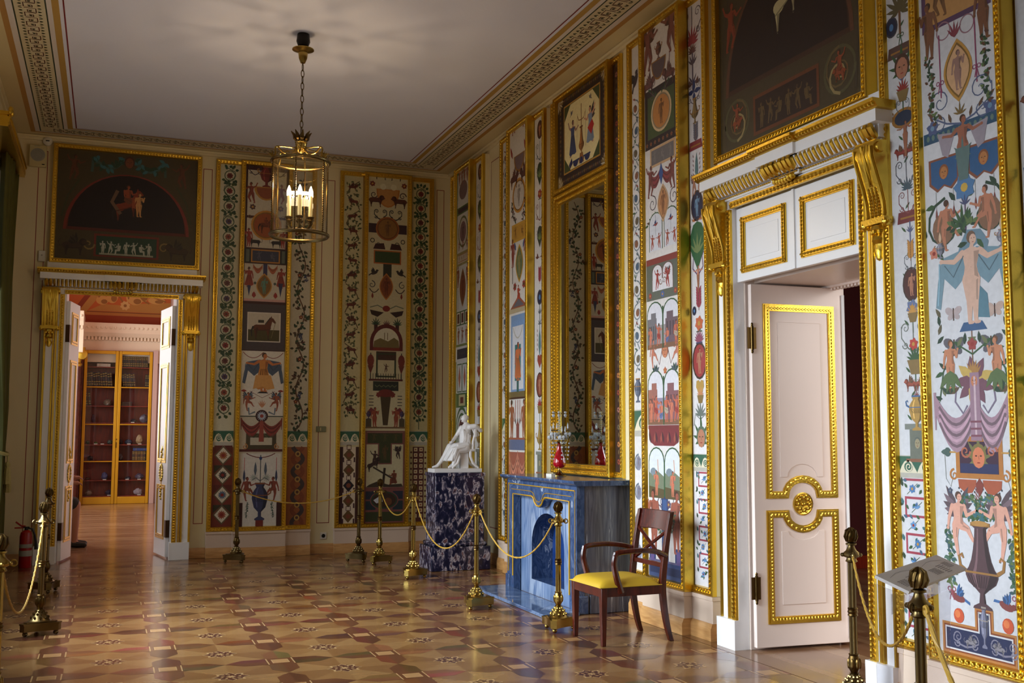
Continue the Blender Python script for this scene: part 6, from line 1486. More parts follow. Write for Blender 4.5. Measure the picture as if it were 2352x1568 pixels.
# --- third group (left of the mirror)
def third_centre():
    a = ground(WC, (212, 206, 198)); sk = (150, 78, 58)
    p = (0.016, 4.425); 
    for sg in (-1, 1): fig(a, p[0] + sg * .14, p[1] - .02, .34, sk, BR2, None, 'dance', -sg, 3); a.line([(p[0], p[1] + .34), (p[0] + sg * .2, p[1] + .2)], .012, BR, 2)
    p = (0.030, 4.095); a.poly([(p[0] + .16 * cos(PI + PI * k / 10), p[1] + .07 + .2 * sin(PI + PI * k / 10)) for k in range(11)], OC2, 2.4); a.poly([(p[0] + .13 * cos(PI + PI * k / 10), p[1] + .06 + .16 * sin(PI + PI * k / 10)) for k in range(11)], (120, 100, 104), 2.7)
    for sg in (-1, 1): beast(a, p[0] + sg * .15, p[1] - .28, .2, (90, 50, 48), -sg, 3, (110, 64, 56)); a.leaf(p[0] + sg * .2, p[1] + .06, 2, .16, .05, RD, 2)
    p = (0.020, 3.716); roundel(a, p[0], p[1], .19, (190, 134, 54), (196, 188, 178), (150, 140, 132), 2.4, 1.0)
    for sg in (-1, 1): garland(a, [(p[0] + sg * .2, p[1] - .05), (p[0] + sg * .17, p[1] - .2), (p[0] + sg * .08, p[1] - .27)], .08, ((100, 46, 44), GR2, (76, 60, 60)), 2.6)
    p = (0.022, 3.317); plaque(a, p[0], p[1] - .1, .42, .2, (196, 150, 60), (186, 140, 56), (140, 96, 40), 2.4, .024)
    p = (0.037, 2.976); almondpic(a, p[0], p[1], .11, .21, (196, 152, 56), (96, 112, 80), (140, 130, 80), 2.4)
    for sg in (-1, 1):
        fig(a, p[0] + sg * .19, p[1] - .02, .3, (140, 60, 52), BR2, None, 'stand', sg, 3); a.leaf(p[0] + sg * .1, p[1] + .15, PI / 2 - sg * .5, .12, .05, (70, 96, 140), 2); a.line([(p[0] + sg * .2, p[1] - .2), (p[0] + sg * .2, p[1] - .02)], .014, (70, 60, 60), 2); a.flower(p[0] + sg * .13, p[1] - .24, .05, (150, 60, 54), GR, 2.4)
    p = (0.014, 2.502); a.poly([(p[0] - .24, p[1]), (p[0] + .24, p[1]), (p[0], p[1] + .13)], (150, 84, 60), 2.4); a.poly([(p[0] - .16, p[1] + .015), (p[0] + .16, p[1] + .015), (p[0], p[1] + .1)], (100, 96, 104), 2.7); a.rect(-.255, p[1] - .05, .255, p[1], (176, 160, 128), 2.4); fig(a, p[0], p[1] + .08, .18, (170, 70, 56), BR2, (176, 74, 52), 'sit', 1, 3)
    t0 = (0.002, 2.429)[1]; t1 = (0.007, 1.604)[1]; a.rect(-.2, t1, .2, t0, (120, 148, 184), 2); a.rect(-.16, t1 + .03, .16, t0 - .12, (206, 206, 210), 2.3); a.rect(-.2, t0 - .12, .2, t0 - .06, (120, 150, 190), 2.5); a.rect(-.085, t1 + .12, .085, t0 - .32, (60, 112, 108), 2.6); fig(a, 0, t1 + .12, .40, (190, 96, 60), BR2, (196, 112, 66), 'stand', 1, 3.2); a.rect(-.03, t1, .03, t1 + .12, (60, 96, 90), 2.6); swag(a, -.14, .14, t0 - .13, .12, .016, GY2, 2.7)
    p = (0.007, 1.581); a.rect(-.255, p[1] - .05, .255, p[1] + .03, (112, 96, 60), 2.4); a.rect(-.255, p[1] - .05, .255, p[1] - .03, BR2, 2.8)
    y1 = p[1] - .06; y0 = (-0.003, 1.123)[1]
    for sg in (-1, 1): fig(a, sg * .17, y0, (y1 - y0) * .98, (150, 90, 60), BR2, None, 'stand', sg, 3)
    for u in (-.06, 0, .06): a.line([(u, y1), (u, y1 - .2)], .012, (150, 56, 50), 2.4); a.leaf(u, y1 - .26, PI / 2, .08, .03, (84, 60, 60), 2.4)
    a.rect(-.04, y0, .04, y0 + .13, (128, 70, 60), 2.6); a.poly([(-.05, y0 + .13), (.05, y0 + .13), (0, y0 + .18)], (128, 70, 60), 2.6)
    a.rect(-.255, y0 - .13, .255, y0, (92, 100, 128), 2.4); a.rect(-.255, y0 - .02, .255, y0, (150, 84, 60), 2.8)
    a.rect(-.255, FW, .255, y0 - .15, (150, 84, 64), 1.5)
    drape(a, -.25, .0, y0 - .15, .34, (176, 112, 88), 3, 5); drape(a, 0, .25, y0 - .15, .34, (176, 112, 88), 3, 5)
    for k in range(10): a.line([(-.24 + .053 * k, y0 - .4), (-.24 + .053 * k, FW)], .03, ((128, 66, 50), (190, 128, 100))[k % 2], 2)
    return a
def third_right():
    w = .295; a = ground(w, (208, 206, 206))
    L = [('oval', .0, 4.32, .2), ('scroll', 0, 4.1, .2), ('bigleaf', 0, 3.86, .24, (40, 60, 44)), ('flower', 0, 3.64, .18), ('scroll', 0, 3.46, .2, (120, 70, 70)), ('bigleaf', 0, 3.2, .22, (52, 60, 50)), ('birds', 0, 2.98, .2), ('redleaf', 0, 2.8, .2), ('bluering', 0, 2.56, .16), ('stem', 0, 2.36, .26), ('spear', 0, 2.1, .3), ('heart', 0, 1.92, .18, (140, 60, 50)), ('oval', 0, 1.66, .26, (120, 60, 50)), ('basket', 0, 1.42, .2), ('vase', 0, 1.14, .28, (140, 116, 66)), ('altar', 0, .88, .24)]
    side_motifs(a, L); wave_band(a, -w / 2, w / 2 - .05, .56, .74, 2); a.ell(0, .35, .08, .14, (70, 84, 90), 2, 14); a.ell(0, .33, .05, .1, (128, 70, 60), 2.4); return a
def strip_left(w):
    a = ground(w, (206, 204, 202)); acanthus_strip(a, -.05, 1.5, H_ - .15, .12, 2); wave_band(a, -w / 2 + .055, w / 2, 1.16, 1.34, 1); acanthus_strip(a, -.05, .1, 1.14, .12, 3); return a
# --- fourth group (far right corner)
def fourth_centre():
    a = ground(WC, (206, 206, 202)); g = (84, 108, 70); E = None
    a.frame(-.258, FW, .258, H_ - FW, .03, g, 1)
    ys = [(0.051, 3.996)[1], (0.036, 3.900)[1], (0.046, 3.439)[1], (0.050, 3.253)[1], (0.046, 2.680)[1], (0.049, 2.502)[1], (0.055, 2.260)[1], (0.059, 2.057)[1], (0.051, 1.674)[1], (0.055, 1.488)[1]]
    for u in (-.1, .1): archpic(a, u, ys[0] + .1, .18, .42, (210, 208, 204), 1.6, g)
    a.ell(0, ys[0] + .2, .16, .12, (120, 96, 100), 2.4); 
    for k in range(4): fig(a, -.15 + .1 * k, ys[0] + .28, .2, (150, 84, 60), BR2, None, 'stand', 1, 3)
    a.rect(-.25, ys[1], .25, ys[0], g, 1.8); a.rect(-.2, ys[1] + .02, .2, ys[0] - .02, (60, 48, 66), 2.1)
    c = (ys[1] + ys[2]) / 2; a.ell(0, c, .19, .20, (120, 122, 84), 2, 20); a.ell(0, c, .16, .17, (196, 188, 180), 2.3, 20); a.ell(0, c, .12, .13, (128, 96, 100), 2.6, 16); fig(a, 0, c - .09, .18, (96, 70, 76), BR2, None, 'stand', 1, 3)
    for k in range(3): fig(a, -.15 + .15 * k, ys[2] - .0, .12, (140, 80, 60), BR2, None, 'dance', 1, 3)
    a.rect(-.255, ys[3], .255, ys[2] - .02, (150, 140, 90), 1.8); a.rect(-.2, ys[3] + .03, .2, ys[2] - .05, (206, 200, 190), 2.1); plaque(a, 0, ys[3] + .04, .36, .1, (170, 130, 90), (196, 186, 170), (150, 96, 80), 2.4)
    c = (ys[3] + ys[4]) / 2; almondpic(a, 0, c, .12, .24, (150, 104, 60), (128, 72, 52), (110, 50, 40), 2.2)
    for sg in (-1, 1): fig(a, sg * .18, c + .02, .26, (140, 76, 56), BR2, None, 'stand', sg, 3); a.line([(sg * .18, c - .26), (sg * .18, c)], .01, BR, 2)
    a.rect(-.255, ys[5], .255, ys[4], g, 1.8)
    for k in range(3): a.rect(-.22 + .16 * k, ys[5] + .015, -.10 + .16 * k, ys[4] - .015, (206, 200, 190), 2.1); a.rect(-.20 + .16 * k, ys[5] + .03, -.12 + .16 * k, ys[4] - .03, (84, 50, 46), 2.4)
    for k in range(3): fig(a, -.15 + .15 * k, ys[6] + .02, .19, (150, 96, 70), BR2, None, ('stand', 'dance')[k % 2], 1, 3)
    a.rect(-.255, ys[6] - .02, .255, ys[6] + .01, (120, 130, 80), 1.8); a.rect(-.255, ys[7], .255, ys[6] - .02, (206, 204, 200), 1.9); a.rect(-.2, ys[7] + .03, .2, ys[6] - .05, (52, 52, 66), 2.2); plaque(a, 0, ys[7] + .06, .26, .07, (52, 52, 66), (52, 52, 66), (140, 120, 70), 2.5)
    for u in (-.1, .1): a.frame(u - .09, ys[8], u + .09, ys[7] - .03, .014, g, 1.8); a.poly([(u, ys[8] + .04), (u + .045, ys[8] + .18), (u, ys[7] - .06), (u - .045, ys[8] + .18)], (170, 110, 90), 2.2)
    a.rect(-.255, ys[9], .255, ys[8] - .01, g, 1.7); a.rect(-.12, ys[9] + .02, .12, ys[8] - .03, (186, 176, 130), 2); a.rect(-.06, ys[9] + .05, .06, ys[8] - .06, (110, 60, 50), 2.4)
    c = ys[9] - .3; 
    for (r, q) in ((.24, g), (.21, (206, 206, 202)), (.18, g), (.155, (206, 204, 196)), (.12, (112, 72, 70))): a.ell(0, c, r, r * 1.3, q, 1.8 + (.25 - r) * 6, 22)
    fig(a, 0, c - .12, .26, (70, 40, 44), BR2, None, 'stand', 1, 3.6)
    v = c - .5
    while v > .3: a.frame(-.2, v - .25, .2, v, .02, g, 1.7); a.ell(0, v - .12, .07, .09, (128, 72, 60), 2, 12); v -= .32
    return a

# --- far wall, first group
def vine_rosettes(w, v0, v1, cols, step, cu=0.0, stem=True):
    def put(a):
        n = int((v1 - v0) / step); rn = random.Random(n + int(w * 100))
        for k in range(n):
            v = v1 - step * (k + .5); sg = 1 if k % 2 else -1
            a.ring(cu, v, .068, .012, (70, 84, 60), 1.6, 16); a.spiral(cu, v, .056, 1.2, sg, 0, .008, (92, 104, 72), 1.7)
            a.flower(cu, v, .040, cols[k % len(cols)], (70, 30, 32), 2.4, 7)
            a.line([(cu + sg * .03, v + step * .5), (cu - sg * .06, v + step * .28), (cu - sg * .068, v), (cu - sg * .02, v - step * .3), (cu + sg * .03, v - step * .5)], .010, (70, 84, 60), 1.5)
            for q in range(14):
                an = 2 * PI * q / 14 + .3; r = .084 + .014 * (q % 2)
                if abs(r * cos(an)) < w / 2 - .075: a.leaf(cu + r * .86 * cos(an), v + r * sin(an), an + rn.uniform(-1, 1), .046, .036, (GR2, (44, 70, 48), (60, 76, 40))[q % 3], 2)
            for sg2 in (-1, 1): a.leaf(cu + sg2 * .035, v + step * .5, PI / 2 - sg2 * .6, .05, .036, GR2, 2.1)
    return put
def far1_left():
    w = .298; a = ground(w, (192, 186, 160)); vine_rosettes(w, 1.24, H_ - .1, (RD2, (120, 34, 36), (96, 48, 44), (70, 54, 84), (130, 60, 44)), .19, .018)(a)
    wave_band(a, -w / 2 + .055, w / 2, 1.02, 1.2, 2); a.rect(-w / 2 + .055, FW, w / 2, 1.0, (112, 44, 34), 1)
    for k in range(4):
        v = .90 - .235 * k; cx = .028
        a.poly([(cx, v - .118), (cx + .105, v), (cx, v + .118), (cx - .105, v)], (96, 84, 60), 1.6); a.poly([(cx, v - .095), (cx + .085, v), (cx, v + .095), (cx - .085, v)], (206, 196, 176), 2)
        for q in range(12): a.leaf(cx, v, 2 * PI * q / 12, .055, .02, ((150, 84, 44), (52, 44, 44), (84, 100, 120), (150, 70, 50))[k], 2.4)
        a.ell(cx, v, .02, .02, (128, 34, 30), 2.9, 8)
        for sg in (-1, 1): a.poly([(cx, v + .118), (cx + sg * .105, v + .118), (cx + sg * .105, v + .02)], (52, 50, 34) if k % 2 else (90, 34, 30), 1.3)
    return a
def far1_right():
    w = .309; a = ground(w, (190, 182, 160)); cu = -.012; rn = random.Random(8); N = 60; P = []
    v0, v1 = 1.24, H_ - .12
    for k in range(N + 1): v = v0 + (v1 - v0) * k / N; P.append((cu + .045 * sin(v * 2 * PI / .62), v))
    a.line(P, .018, (92, 60, 40), 1.6, .012)
    for k in range(0, N, 2):
        x, v = P[k]
        for q in range(8): a.leaf(x + rn.uniform(-.075, .065), v + rn.uniform(-.04, .04), rn.uniform(0, 6.28), .05, .03, (GR2, (46, 66, 44), (58, 52, 40), (80, 60, 44))[rn.randrange(4)], 2)
        if k % 8 == 4: bird(a, x + (.07 if k % 16 == 4 else -.07), v, .06, (84, 44, 40), 1 if k % 16 == 4 else -1, 2.6, (60, 40, 40))
        if k % 10 == 6: a.flower(x - .04, v, .03, (104, 34, 34), OC, 2.6, 5)
        if k % 14 == 8: garland(a, [(x + .04, v), (x + .045, v - .07)], .05, ((50, 60, 96), (40, 44, 76)), 2.5, 1.6)
    wave_band(a, -w / 2, w / 2 - .05, 1.02, 1.2, 2); a.rect(-w / 2, FW, w / 2 - .05, 1.0, (146, 84, 46), 1); N = 48
    for ph, c in ((0, (128, 66, 40)), (PI, (66, 54, 56))):
        a.line([(cu + .062 * sin(ph + v * 2 * PI / .31), v) for v in (FW + (1.0 - FW) * k / N for k in range(N + 1))], .05, c, 1.6 + ph * .1)
    for k in range(6): a.ell(cu, .975 - .155 * k - .06, .034, .036, (176, 140, 74), 2.4, 12); a.ell(cu, .975 - .155 * k - .06, .018, .018, (84, 50, 40), 2.8, 8)
    return a
def far1_centre():
    a = ground(WC, (190, 180, 158)); mar = (58, 18, 22); sk = (150, 82, 54)
    a.rect(-.26, (0.010, 2.164)[1], .26, H_ - FW, mar, .7)
    def white(y0, y1): a.rect(-.235, y0, .235, y1, (192, 182, 162), 1.2)
    yA = H_ - .11; yB = (-0.013, 3.810)[1]; yC = (-0.015, 3.425)[1]; white(yB + .02, yA); white(yC + .01, yB - .01)
    p = (-0.010, 4.138); a.poly([(p[0] + .15 * cos(PI + PI * k / 10), p[1] + .06 + .17 * sin(PI + PI * k / 10)) for k in range(11)], (176, 126, 52), 2.4); a.poly([(p[0] + .12 * cos(PI + PI * k / 10), p[1] + .05 + .14 * sin(PI + PI * k / 10)) for k in range(11)], (140, 74, 46), 2.7); urn(a, p[0], p[1] + .06, .26, .16, (112, 40, 36), OC2, 3)
    for sg in (-1, 1): fig(a, p[0] + sg * .18, p[1] - .16, .26, (128, 56, 40), BR2, None, 'dance', sg, 3); scrolls(a, sg * .15, p[1] + .2, .14, .14, (60, 50, 60), 2, None, .008); a.flower(sg * .17, p[1] - .2, .04, (84, 52, 52), OC, 2.4)
    p = (-0.001, 3.719); roundel(a, p[0], p[1], .185, (186, 128, 48), (150, 76, 36), None, 2.4); beast(a, p[0], p[1] - .10, .15, (104, 48, 28), 1, 3.4, None, True, 0, True); fig(a, p[0], p[1] - .03, .14, (120, 56, 32), BR2, None, 'sit', 1, 4)
    for sg in (-1, 1): fig(a, p[0] + sg * .205, yC + .02, .22, (140, 50, 40), BR2, None, 'stand', sg, 3); beast(a, p[0] + sg * .13, yC + .02, .12, (44, 36, 40), sg, 2.6)
    for sg in (-1, 1): a.spiral(sg * .2, p[1] + .1, .03, 1.3, sg, 0, .008, BR, 2)
    y1, y0 = (-0.015, 3.419)[1], (-0.010, 3.246)[1]; a.rect(-.255, y0, .255, y1, (34, 36, 40), 1.6); plaque(a, 0, y0 + .005, .35, y1 - y0 - .01, (178, 120, 50), (54, 56, 76), (84, 84, 100), 2, .016)
    for sg in (-1, 1): a.rect(sg * .215 - .02, y0 + .01, sg * .215 + .02, y1 - .01, (90, 96, 84), 2.2)
    y1, y0 = (-0.015, 3.235)[1], (-0.010, 2.772)[1]; a.rect(-.25, y0, .25, y1, (192, 182, 162), 1.4); a.rect(-.25, y0, .25, y0 + .03, (196, 150, 140), 1.8); p = (-0.009, 2.966); almondpic(a, p[0], p[1], .095, .155, (186, 130, 54), (40, 92, 128), (90, 130, 110), 2.4); a.rect(-.025, p[1] + .13, .025, y1, (50, 48, 84), 2)
    for sg in (-1, 1): fig(a, sg * .19, p[1] - .02, .24, (132, 44, 36), BR2, (140, 52, 40), 'stand', sg, 3); a.poly([(sg * .19 - .03, p[1] + .04), (sg * .19 + .03, p[1] + .04), (sg * .19, y0 + .06)], (40, 48, 84), 3.4); drape(a, sg * .09 - .055, sg * .09 + .055, y1 - .01, .11, (156, 84, 54), 2.4, 3); a.leaf(sg * .13, y0 + .04, PI / 2, .08, .05, (140, 36, 36), 2.2); a.flower(sg * .12, p[1] + .03, .02, (60, 70, 70), GR, 2)
    y1, y0 = (-0.009, 2.740)[1], (-0.006, 2.174)[1]; a.rect(-.262, y0, .262, y1, (66, 56, 62), 1.6)
    h1, h0 = (-0.006, 2.638)[1], (-0.003, 2.275)[1]; a.rect(-.20, h0, .20, h1, (214, 204, 190), 2); a.rect(-.188, h0 + .012, .188, h1 - .012, (196, 184, 164), 2.3); a.rect(-.188, h0 + .012, .188, h0 + .15, (70, 60, 26), 2.6); beast(a, -.02, h0 + .03, .21, (92, 40, 18), 1, 3, None, True, 0, True); a.rect(-.07, h0 + .235, .0, h0 + .27, (50, 46, 40), 4.2); a.line([(.14, h0 + .25), (.09, h0 + .05)], .006, (120, 110, 70), 4)
    y1, y0 = (-0.006, 2.163)[1], (0.003, 1.374)[1]; a.rect(-.25, y0, .25, y1, (214, 206, 192), 1.4)
    swag(a, -.24, 0, y1 - .015, .07, .008, (128, 60, 50), 2); swag(a, 0, .24, y1 - .015, .07, .008, (128, 60, 50), 2)
    p = (0.006, 1.670); fig(a, p[0], p[1], .46, (190, 112, 62), BR2, (196, 128, 60), 'out', 1, 3, cloak=(70, 84, 104)); a.poly([(p[0] - .09, p[1] + .2), (p[0] + .09, p[1] + .2), (p[0] + .14, p[1] + .04), (p[0] + .05, p[1] + .02), (p[0], p[1] + .06), (p[0] - .12, p[1] + .03)], (206, 150, 84), 4.2); a.poly([(p[0] - .07, p[1] - .02), (p[0] + .07, p[1] - .02), (p[0] + .04, p[1]), (p[0] - .04, p[1])], BK, 3)
    for sg in (-1, 1): fig(a, sg * .17, y0 + .06, .22, (150, 80, 56), BR2, None, 'putto', -sg, 3, (84, 100, 120)); a.line([(sg * .22, y0 + .14), (sg * .22, y0 + .3)], .006, BR, 2); a.leaf(sg * .22, y0 + .29, PI / 2, .03, .07, RD, 2); a.line([(0, y0 + .22), (sg * .15, y0 + .3)], .005, RD2, 2); a.line([(sg * .08, y0 + .05), (sg * .15, y0 + .02), (sg * .16, y0 + .1)], .02, (104, 116, 128), 2.2)
    palm(a, 0, y0 + .1, .1, (190, 130, 96), 2.4, 5, .6)
    a.rect(-.255, y0 - .01, .255, y0 + .002, (48, 60, 50), 2.4); p = (0, y0 + .0); a.ell(p[0], p[1], .075, .075, (60, 28, 28), 3, 18)
    for q in range(14): a.leaf(0, p[1], 2 * PI * q / 14, .062, .018, (168, 176, 190), 3.3)
    a.ell(0, p[1], .022, .022, (150, 60, 50), 3.8, 10)
    y1 = y0 - .01; y0 = (0.003, 0.944)[1]; drape(a, -.24, .0, y1 - .02, .22, (124, 50, 44), 2.6, 5); drape(a, 0, .24, y1 - .02, .22, (124, 50, 44), 2.6, 5); a.poly([(-.02, y1 - .05), (.02, y1 - .05), (.03, y1 - .3), (-.03, y1 - .3)], (146, 66, 54), 4)
    a.frame(-.18, y0 + .03, .18, y1 - .20, .05, (70, 60, 40), 2); a.rect(-.255, y0 + .0, .255, y0 + .03, (84, 28, 28), 2)
    for sg in (-1, 1): a.spiral(sg * .19, y0 + .06, .035, 1.3, sg, PI / 2, .014, (176, 120, 66), 2.6); swag(a, sg * .09 - .06, sg * .09 + .06, y1 - .2, .05, .006, (84, 96, 70), 3)
    y1 = y0 - .02; a.rect(-.24, FW, .24, y1, (208, 202, 192), 1.4); a.rect(-.26, FW, -.2, FW + .28, mar, 2); a.rect(.2, FW, .26, FW + .28, mar, 2); swag(a, -.17, .17, y1, .05, .01, RD2, 2)
    v = (0.011, 0.158); u1 = (0.007, 0.573); urn(a, 0, FW + .07, u1[1] - FW - .07, .19, (54, 58, 92), (128, 74, 46), 3.4); a.rect(-.045, FW, .045, FW + .08, (112, 36, 28), 3); a.line([(0, u1[1]), (0, y1 - .02)], .01, (60, 70, 74), 2)
    a.ell(0, y1 - .06, .018, .022, (40, 60, 110), 2.4, 8)
    for sg in (-1, 1):
        fig(a, sg * .16, FW + .3, .28, (130, 62, 48), BR2, None, 'putto', -sg, 3); a.leaf(sg * .06, y1 - .27, PI / 2, .17, .035, (84, 96, 110), 2.4); a.line([(0, u1[1] + .02), (sg * .05, u1[1] + .06), (sg * .1, u1[1] + .03)], .008, (70, 74, 84), 2.4); a.line([(sg * .19, y1 - .05), (sg * .19, y1 - .2)], .008, (190, 110, 110), 2.2); a.leaf(sg * .19, FW + .52, PI / 2, .16, .03, (50, 60, 90), 2.4)
        for q in range(12): a.leaf(sg * .075, y1 - .29, q * PI / 6, .055, .008, (140, 150, 140), 2)
        garland(a, [(sg * .14, FW + .28), (sg * .16, FW + .1)], .03, (GR2, (50, 84, 80)), 2.6)
    return a
# --- far wall, second group
def far2_left():
    w = .304; a = ground(w, (188, 178, 138)); cu = .02; rn = random.Random(4); n = 20
    for k in range(n):
        v = H_ - .20 - .19 * k
        if v < 1.3: break
        sg = 1 if k % 2 else -1
        a.line([(cu - sg * .08, v + .08), (cu + sg * .04, v - .0), (cu + sg * .085, v - .1)], .012, (84, 66, 44), 1.6)
        for q in range(17): a.leaf(cu + rn.uniform(-.085, .085), v + rn.uniform(-.10, .10), rn.uniform(0, 6.28), .042, .024, ((74, 84, 52), (96, 92, 60), (60, 66, 44))[q % 3], 1.9)
        beast(a, cu + sg * .01, v - .05, .10, (96, 40, 30), -sg, 2.4, None if k % 3 else (80, 40, 34)); 
    wave_band(a, -w / 2 + .055, w / 2, 1.02, 1.2, 2); a.rect(-w / 2 + .055, FW, w / 2, 1.0, (58, 24, 26), 1); a.rect(-.055, FW, .105, 1.0, (206, 190, 170), 1.4)
    for k in range(5):
        v = .9 - .19 * k; a.poly([(cu, v - .08), (cu + .07, v), (cu, v + .08), (cu - .07, v)], ((96, 70, 36), (30, 26, 36))[k == 2], 2); a.frame(cu - .03, v + .065, cu + .03, v + .125, .008, (84, 40, 40), 2.2); a.ell(cu, v, .03, .03, (120, 60, 40), 2.4, 8)
        for sg in (-1, 1): a.rect(cu + sg * .07 - .01, v - .09, cu + sg * .07 + .01, v - .03, (60, 30, 40), 2)
    return a
def far2_right():
    w = .315; a = ground(w, (188, 176, 132)); cu = -.015
    a.line([(cu, 1.22), (cu, H_ - .16)], .01, (52, 66, 46), 1.5); vine_rosettes(w, 1.24, H_ - .12, ((104, 28, 30), (120, 36, 32), (92, 30, 34), (120, 52, 36)), .19, cu)(a)
    wave_band(a, -w / 2, w / 2 - .05, 1.02, 1.2, 2)
    a.rect(cu - .075, FW, cu + .075, 1.0, (84, 34, 30), 1)
    for k in range(13):
        for c in (-1, 1): a.rect(cu + c * .036 - .022, .965 - .07 * k - .022, cu + c * .036 + .022, .965 - .07 * k + .022, (206, 190, 150), 1.8); a.rect(cu + c * .036 - .01, .965 - .07 * k - .01, cu + c * .036 + .01, .965 - .07 * k + .01, (140, 70, 50), 2.1)
        for c in (-1, 1): a.leaf(cu + c * .08, .93 - .07 * k, 0 if c > 0 else PI, .03, .03, (84, 34, 30), 1.6)
    return a
def far2_centre():
    a = ground(WC, (190, 180, 146)); mar = (70, 26, 26); sk = (140, 76, 48); gd = (50, 58, 40)
    p = (-0.004, 4.206); a.poly([(p[0] + .155 * cos(PI + PI * k / 10), p[1] + .10 + .24 * sin(PI + PI * k / 10)) for k in range(11)], (170, 106, 46), 2.4); a.poly([(p[0] + .135 * cos(PI + PI * k / 10), p[1] + .09 + .21 * sin(PI + PI * k / 10)) for k in range(11)], (176, 124, 66), 2.7)
    for sg in (-1, 1): beast(a, p[0] + sg * .16, p[1] - .14, .17, (84, 42, 34), -sg, 3); a.spiral(sg * .19, p[1] + .02, .05, 1.3, sg, 0, .014, (60, 44, 44), 2); beast(a, sg * .1, p[1] + .22, .16, (60, 50, 50), -sg, 2.6); a.flower(sg * .21, p[1] + .16, .04, (112, 40, 36), OC, 2.4); a.ell(sg * .07, p[1] + .13, .04, .04, (206, 200, 170), 3)
    a.flower(0, p[1] + .32, .05, (104, 40, 36), OC, 3)
    for sg in (-1, 1): scrolls(a, sg * .1, p[1] - .3, .16, .14, (44, 44, 48), 2, None, .012)
    p = (-0.004, 3.790); a.rect(-.25, p[1] - .06, .25, p[1] + .06, (52, 30, 40), 1.8); roundel(a, p[0], p[1], .155, (150, 84, 38), (134, 92, 42), (110, 72, 40), 2.4)
    for sg in (-1, 1): a.ring(sg * .2, p[1] - .16, .03, .01, BK, 2.2); a.spiral(sg * .12, p[1] - .2, .03, 1.2, sg, 0, .01, BK, 2.2); a.poly([(sg * .03, p[1] - .27), (sg * .19, p[1] - .27), (sg * .16, p[1] - .2), (sg * .05, p[1] - .19)], (58, 22, 26), 2)
    y1, y0 = (-0.006, 3.507)[1], (-0.009, 3.331)[1]; plaque(a, 0, y0, .36, y1 - y0, (166, 90, 40), (48, 66, 36), None, 2.2, .016); a.rect(-.055, y0 - .17, .055, y0, (44, 46, 36), 2)
    p = (-0.011, 3.039); almondpic(a, p[0], p[1], .09, .175, (176, 106, 44), (128, 66, 34), (104, 48, 26), 2.6)
    for sg in (-1, 1): bird(a, sg * .17, y0 - .12, .11, (48, 38, 38), -sg, 3, (44, 36, 40), .4); a.spiral(sg * .2, p[1] + .02, .05, 1.2, sg, PI / 2, .012, (52, 50, 56), 2); swag(a, sg * .17 - .06, sg * .17 + .06, p[1] - .03, .05, .012, (60, 44, 44), 2); a.leaf(sg * .19, p[1] - .16, PI / 2, .08, .03, (120, 40, 36), 2)
    p = (-0.007, 2.736); a.ell(p[0], p[1] + .02, .05, .04, (120, 34, 32), 3, 10)
    for sg in (-1, 1): a.poly([(sg * .04, p[1] - .03), (sg * .22, p[1]), (sg * .2, p[1] - .06), (sg * .12, p[1] - .09)], (48, 24, 24), 2.4); a.line([(sg * .02, p[1] + .01), (sg * .12, p[1] + .06), (sg * .22, p[1] + .03)], .012, (96, 104, 90), 2)
    p = (-0.010, 2.568); palm(a, 0, p[1] - .05, .1, (96, 60, 60), 2.4, 5, .6)
    for sg in (-1, 1): palm(a, sg * .14, p[1] - .02, .10, GR2, 2.6, 7, 1.4); a.line([(sg * .14, p[1] - .16), (sg * .14, p[1])], .04, (60, 26, 28), 2.4, .05)
    y0 = (-0.011, 2.217)[1]; y1 = (-0.015, 2.512)[1]
    arc = lambda r, h: [(r * cos(PI - PI * k / 14), y0 + .10 + h * sin(PI * k / 14)) for k in range(15)]
    a.poly([(-.215, y0)] + arc(.215, .24) + [(.215, y0)], (92, 26, 26), 2.4); a.poly([(-.17, y0 + .04)] + arc(.17, .19) + [(.17, y0 + .04)], (206, 200, 176), 2.7); a.poly([(-.17, y0 + .04), (.17, y0 + .04), (.16, y0 + .13), (.1, y0 + .17), (.02, y0 + .12), (-.08, y0 + .16), (-.16, y0 + .12)], (112, 96, 56), 3); a.rect(-.17, y0, .17, y0 + .04, (120, 40, 30), 3)
    for k in range(2): a.rect(-.03 + .04 * k, y0 + .14, -.02 + .04 * k, y0 + .23, (120, 100, 70), 3.2)
    b1 = y0 - .01; b0 = (-0.011, 1.857)[1]; a.rect(-.13, b1 - .11, .13, b1, (66, 40, 30), 2.4); a.frame(-.13, b0 + .02, .13, b1 - .02, .022, gd, 2.6); fig(a, .0, b0 + .08, .11, (90, 60, 50), BR2, None, 'dance', 1, 3)
    for k in range(13): a.line([(-.2 + .033 * k, b0), (-.2 + .033 * k, b0 + .07)], .007, BK, 3)
    for sg in (-1, 1): a.line([(sg * .2, b1 - .02), (sg * .2, b0)], .012, BK, 2.4); a.ell(sg * .2, b1 - .12, .045, .08, (112, 40, 34), 2.8, 10); a.poly([(sg * .2 - .04, b1 - .18), (sg * .2 + .04, b1 - .18), (sg * .2, b0 + .06)], (100, 36, 32), 2.7)
    a.rect(-.22, b0 - .025, .22, b0, (84, 30, 28), 3); a.rect(-.165, b0 - .15, .165, b0 - .03, (34, 40, 36), 2.6); a.line([(-.14 + .028 * k, b0 - .09 + .012 * (-1) ** k) for k in range(11)], .012, (96, 100, 70), 3)
    t0 = (-0.009, 1.252)[1]; a.poly([(-.075, b0 - .16), (.075, b0 - .16), (.03, t0 + .02), (-.03, t0 + .02)], (64, 48, 26), 2.6); a.ell(0, b0 - .18, .10, .05, (104, 28, 24), 3, 14)
    for sg in (-1, 1): a.flower(sg * .09, b0 - .2, .04, (110, 32, 28), RD2, 3, 6)
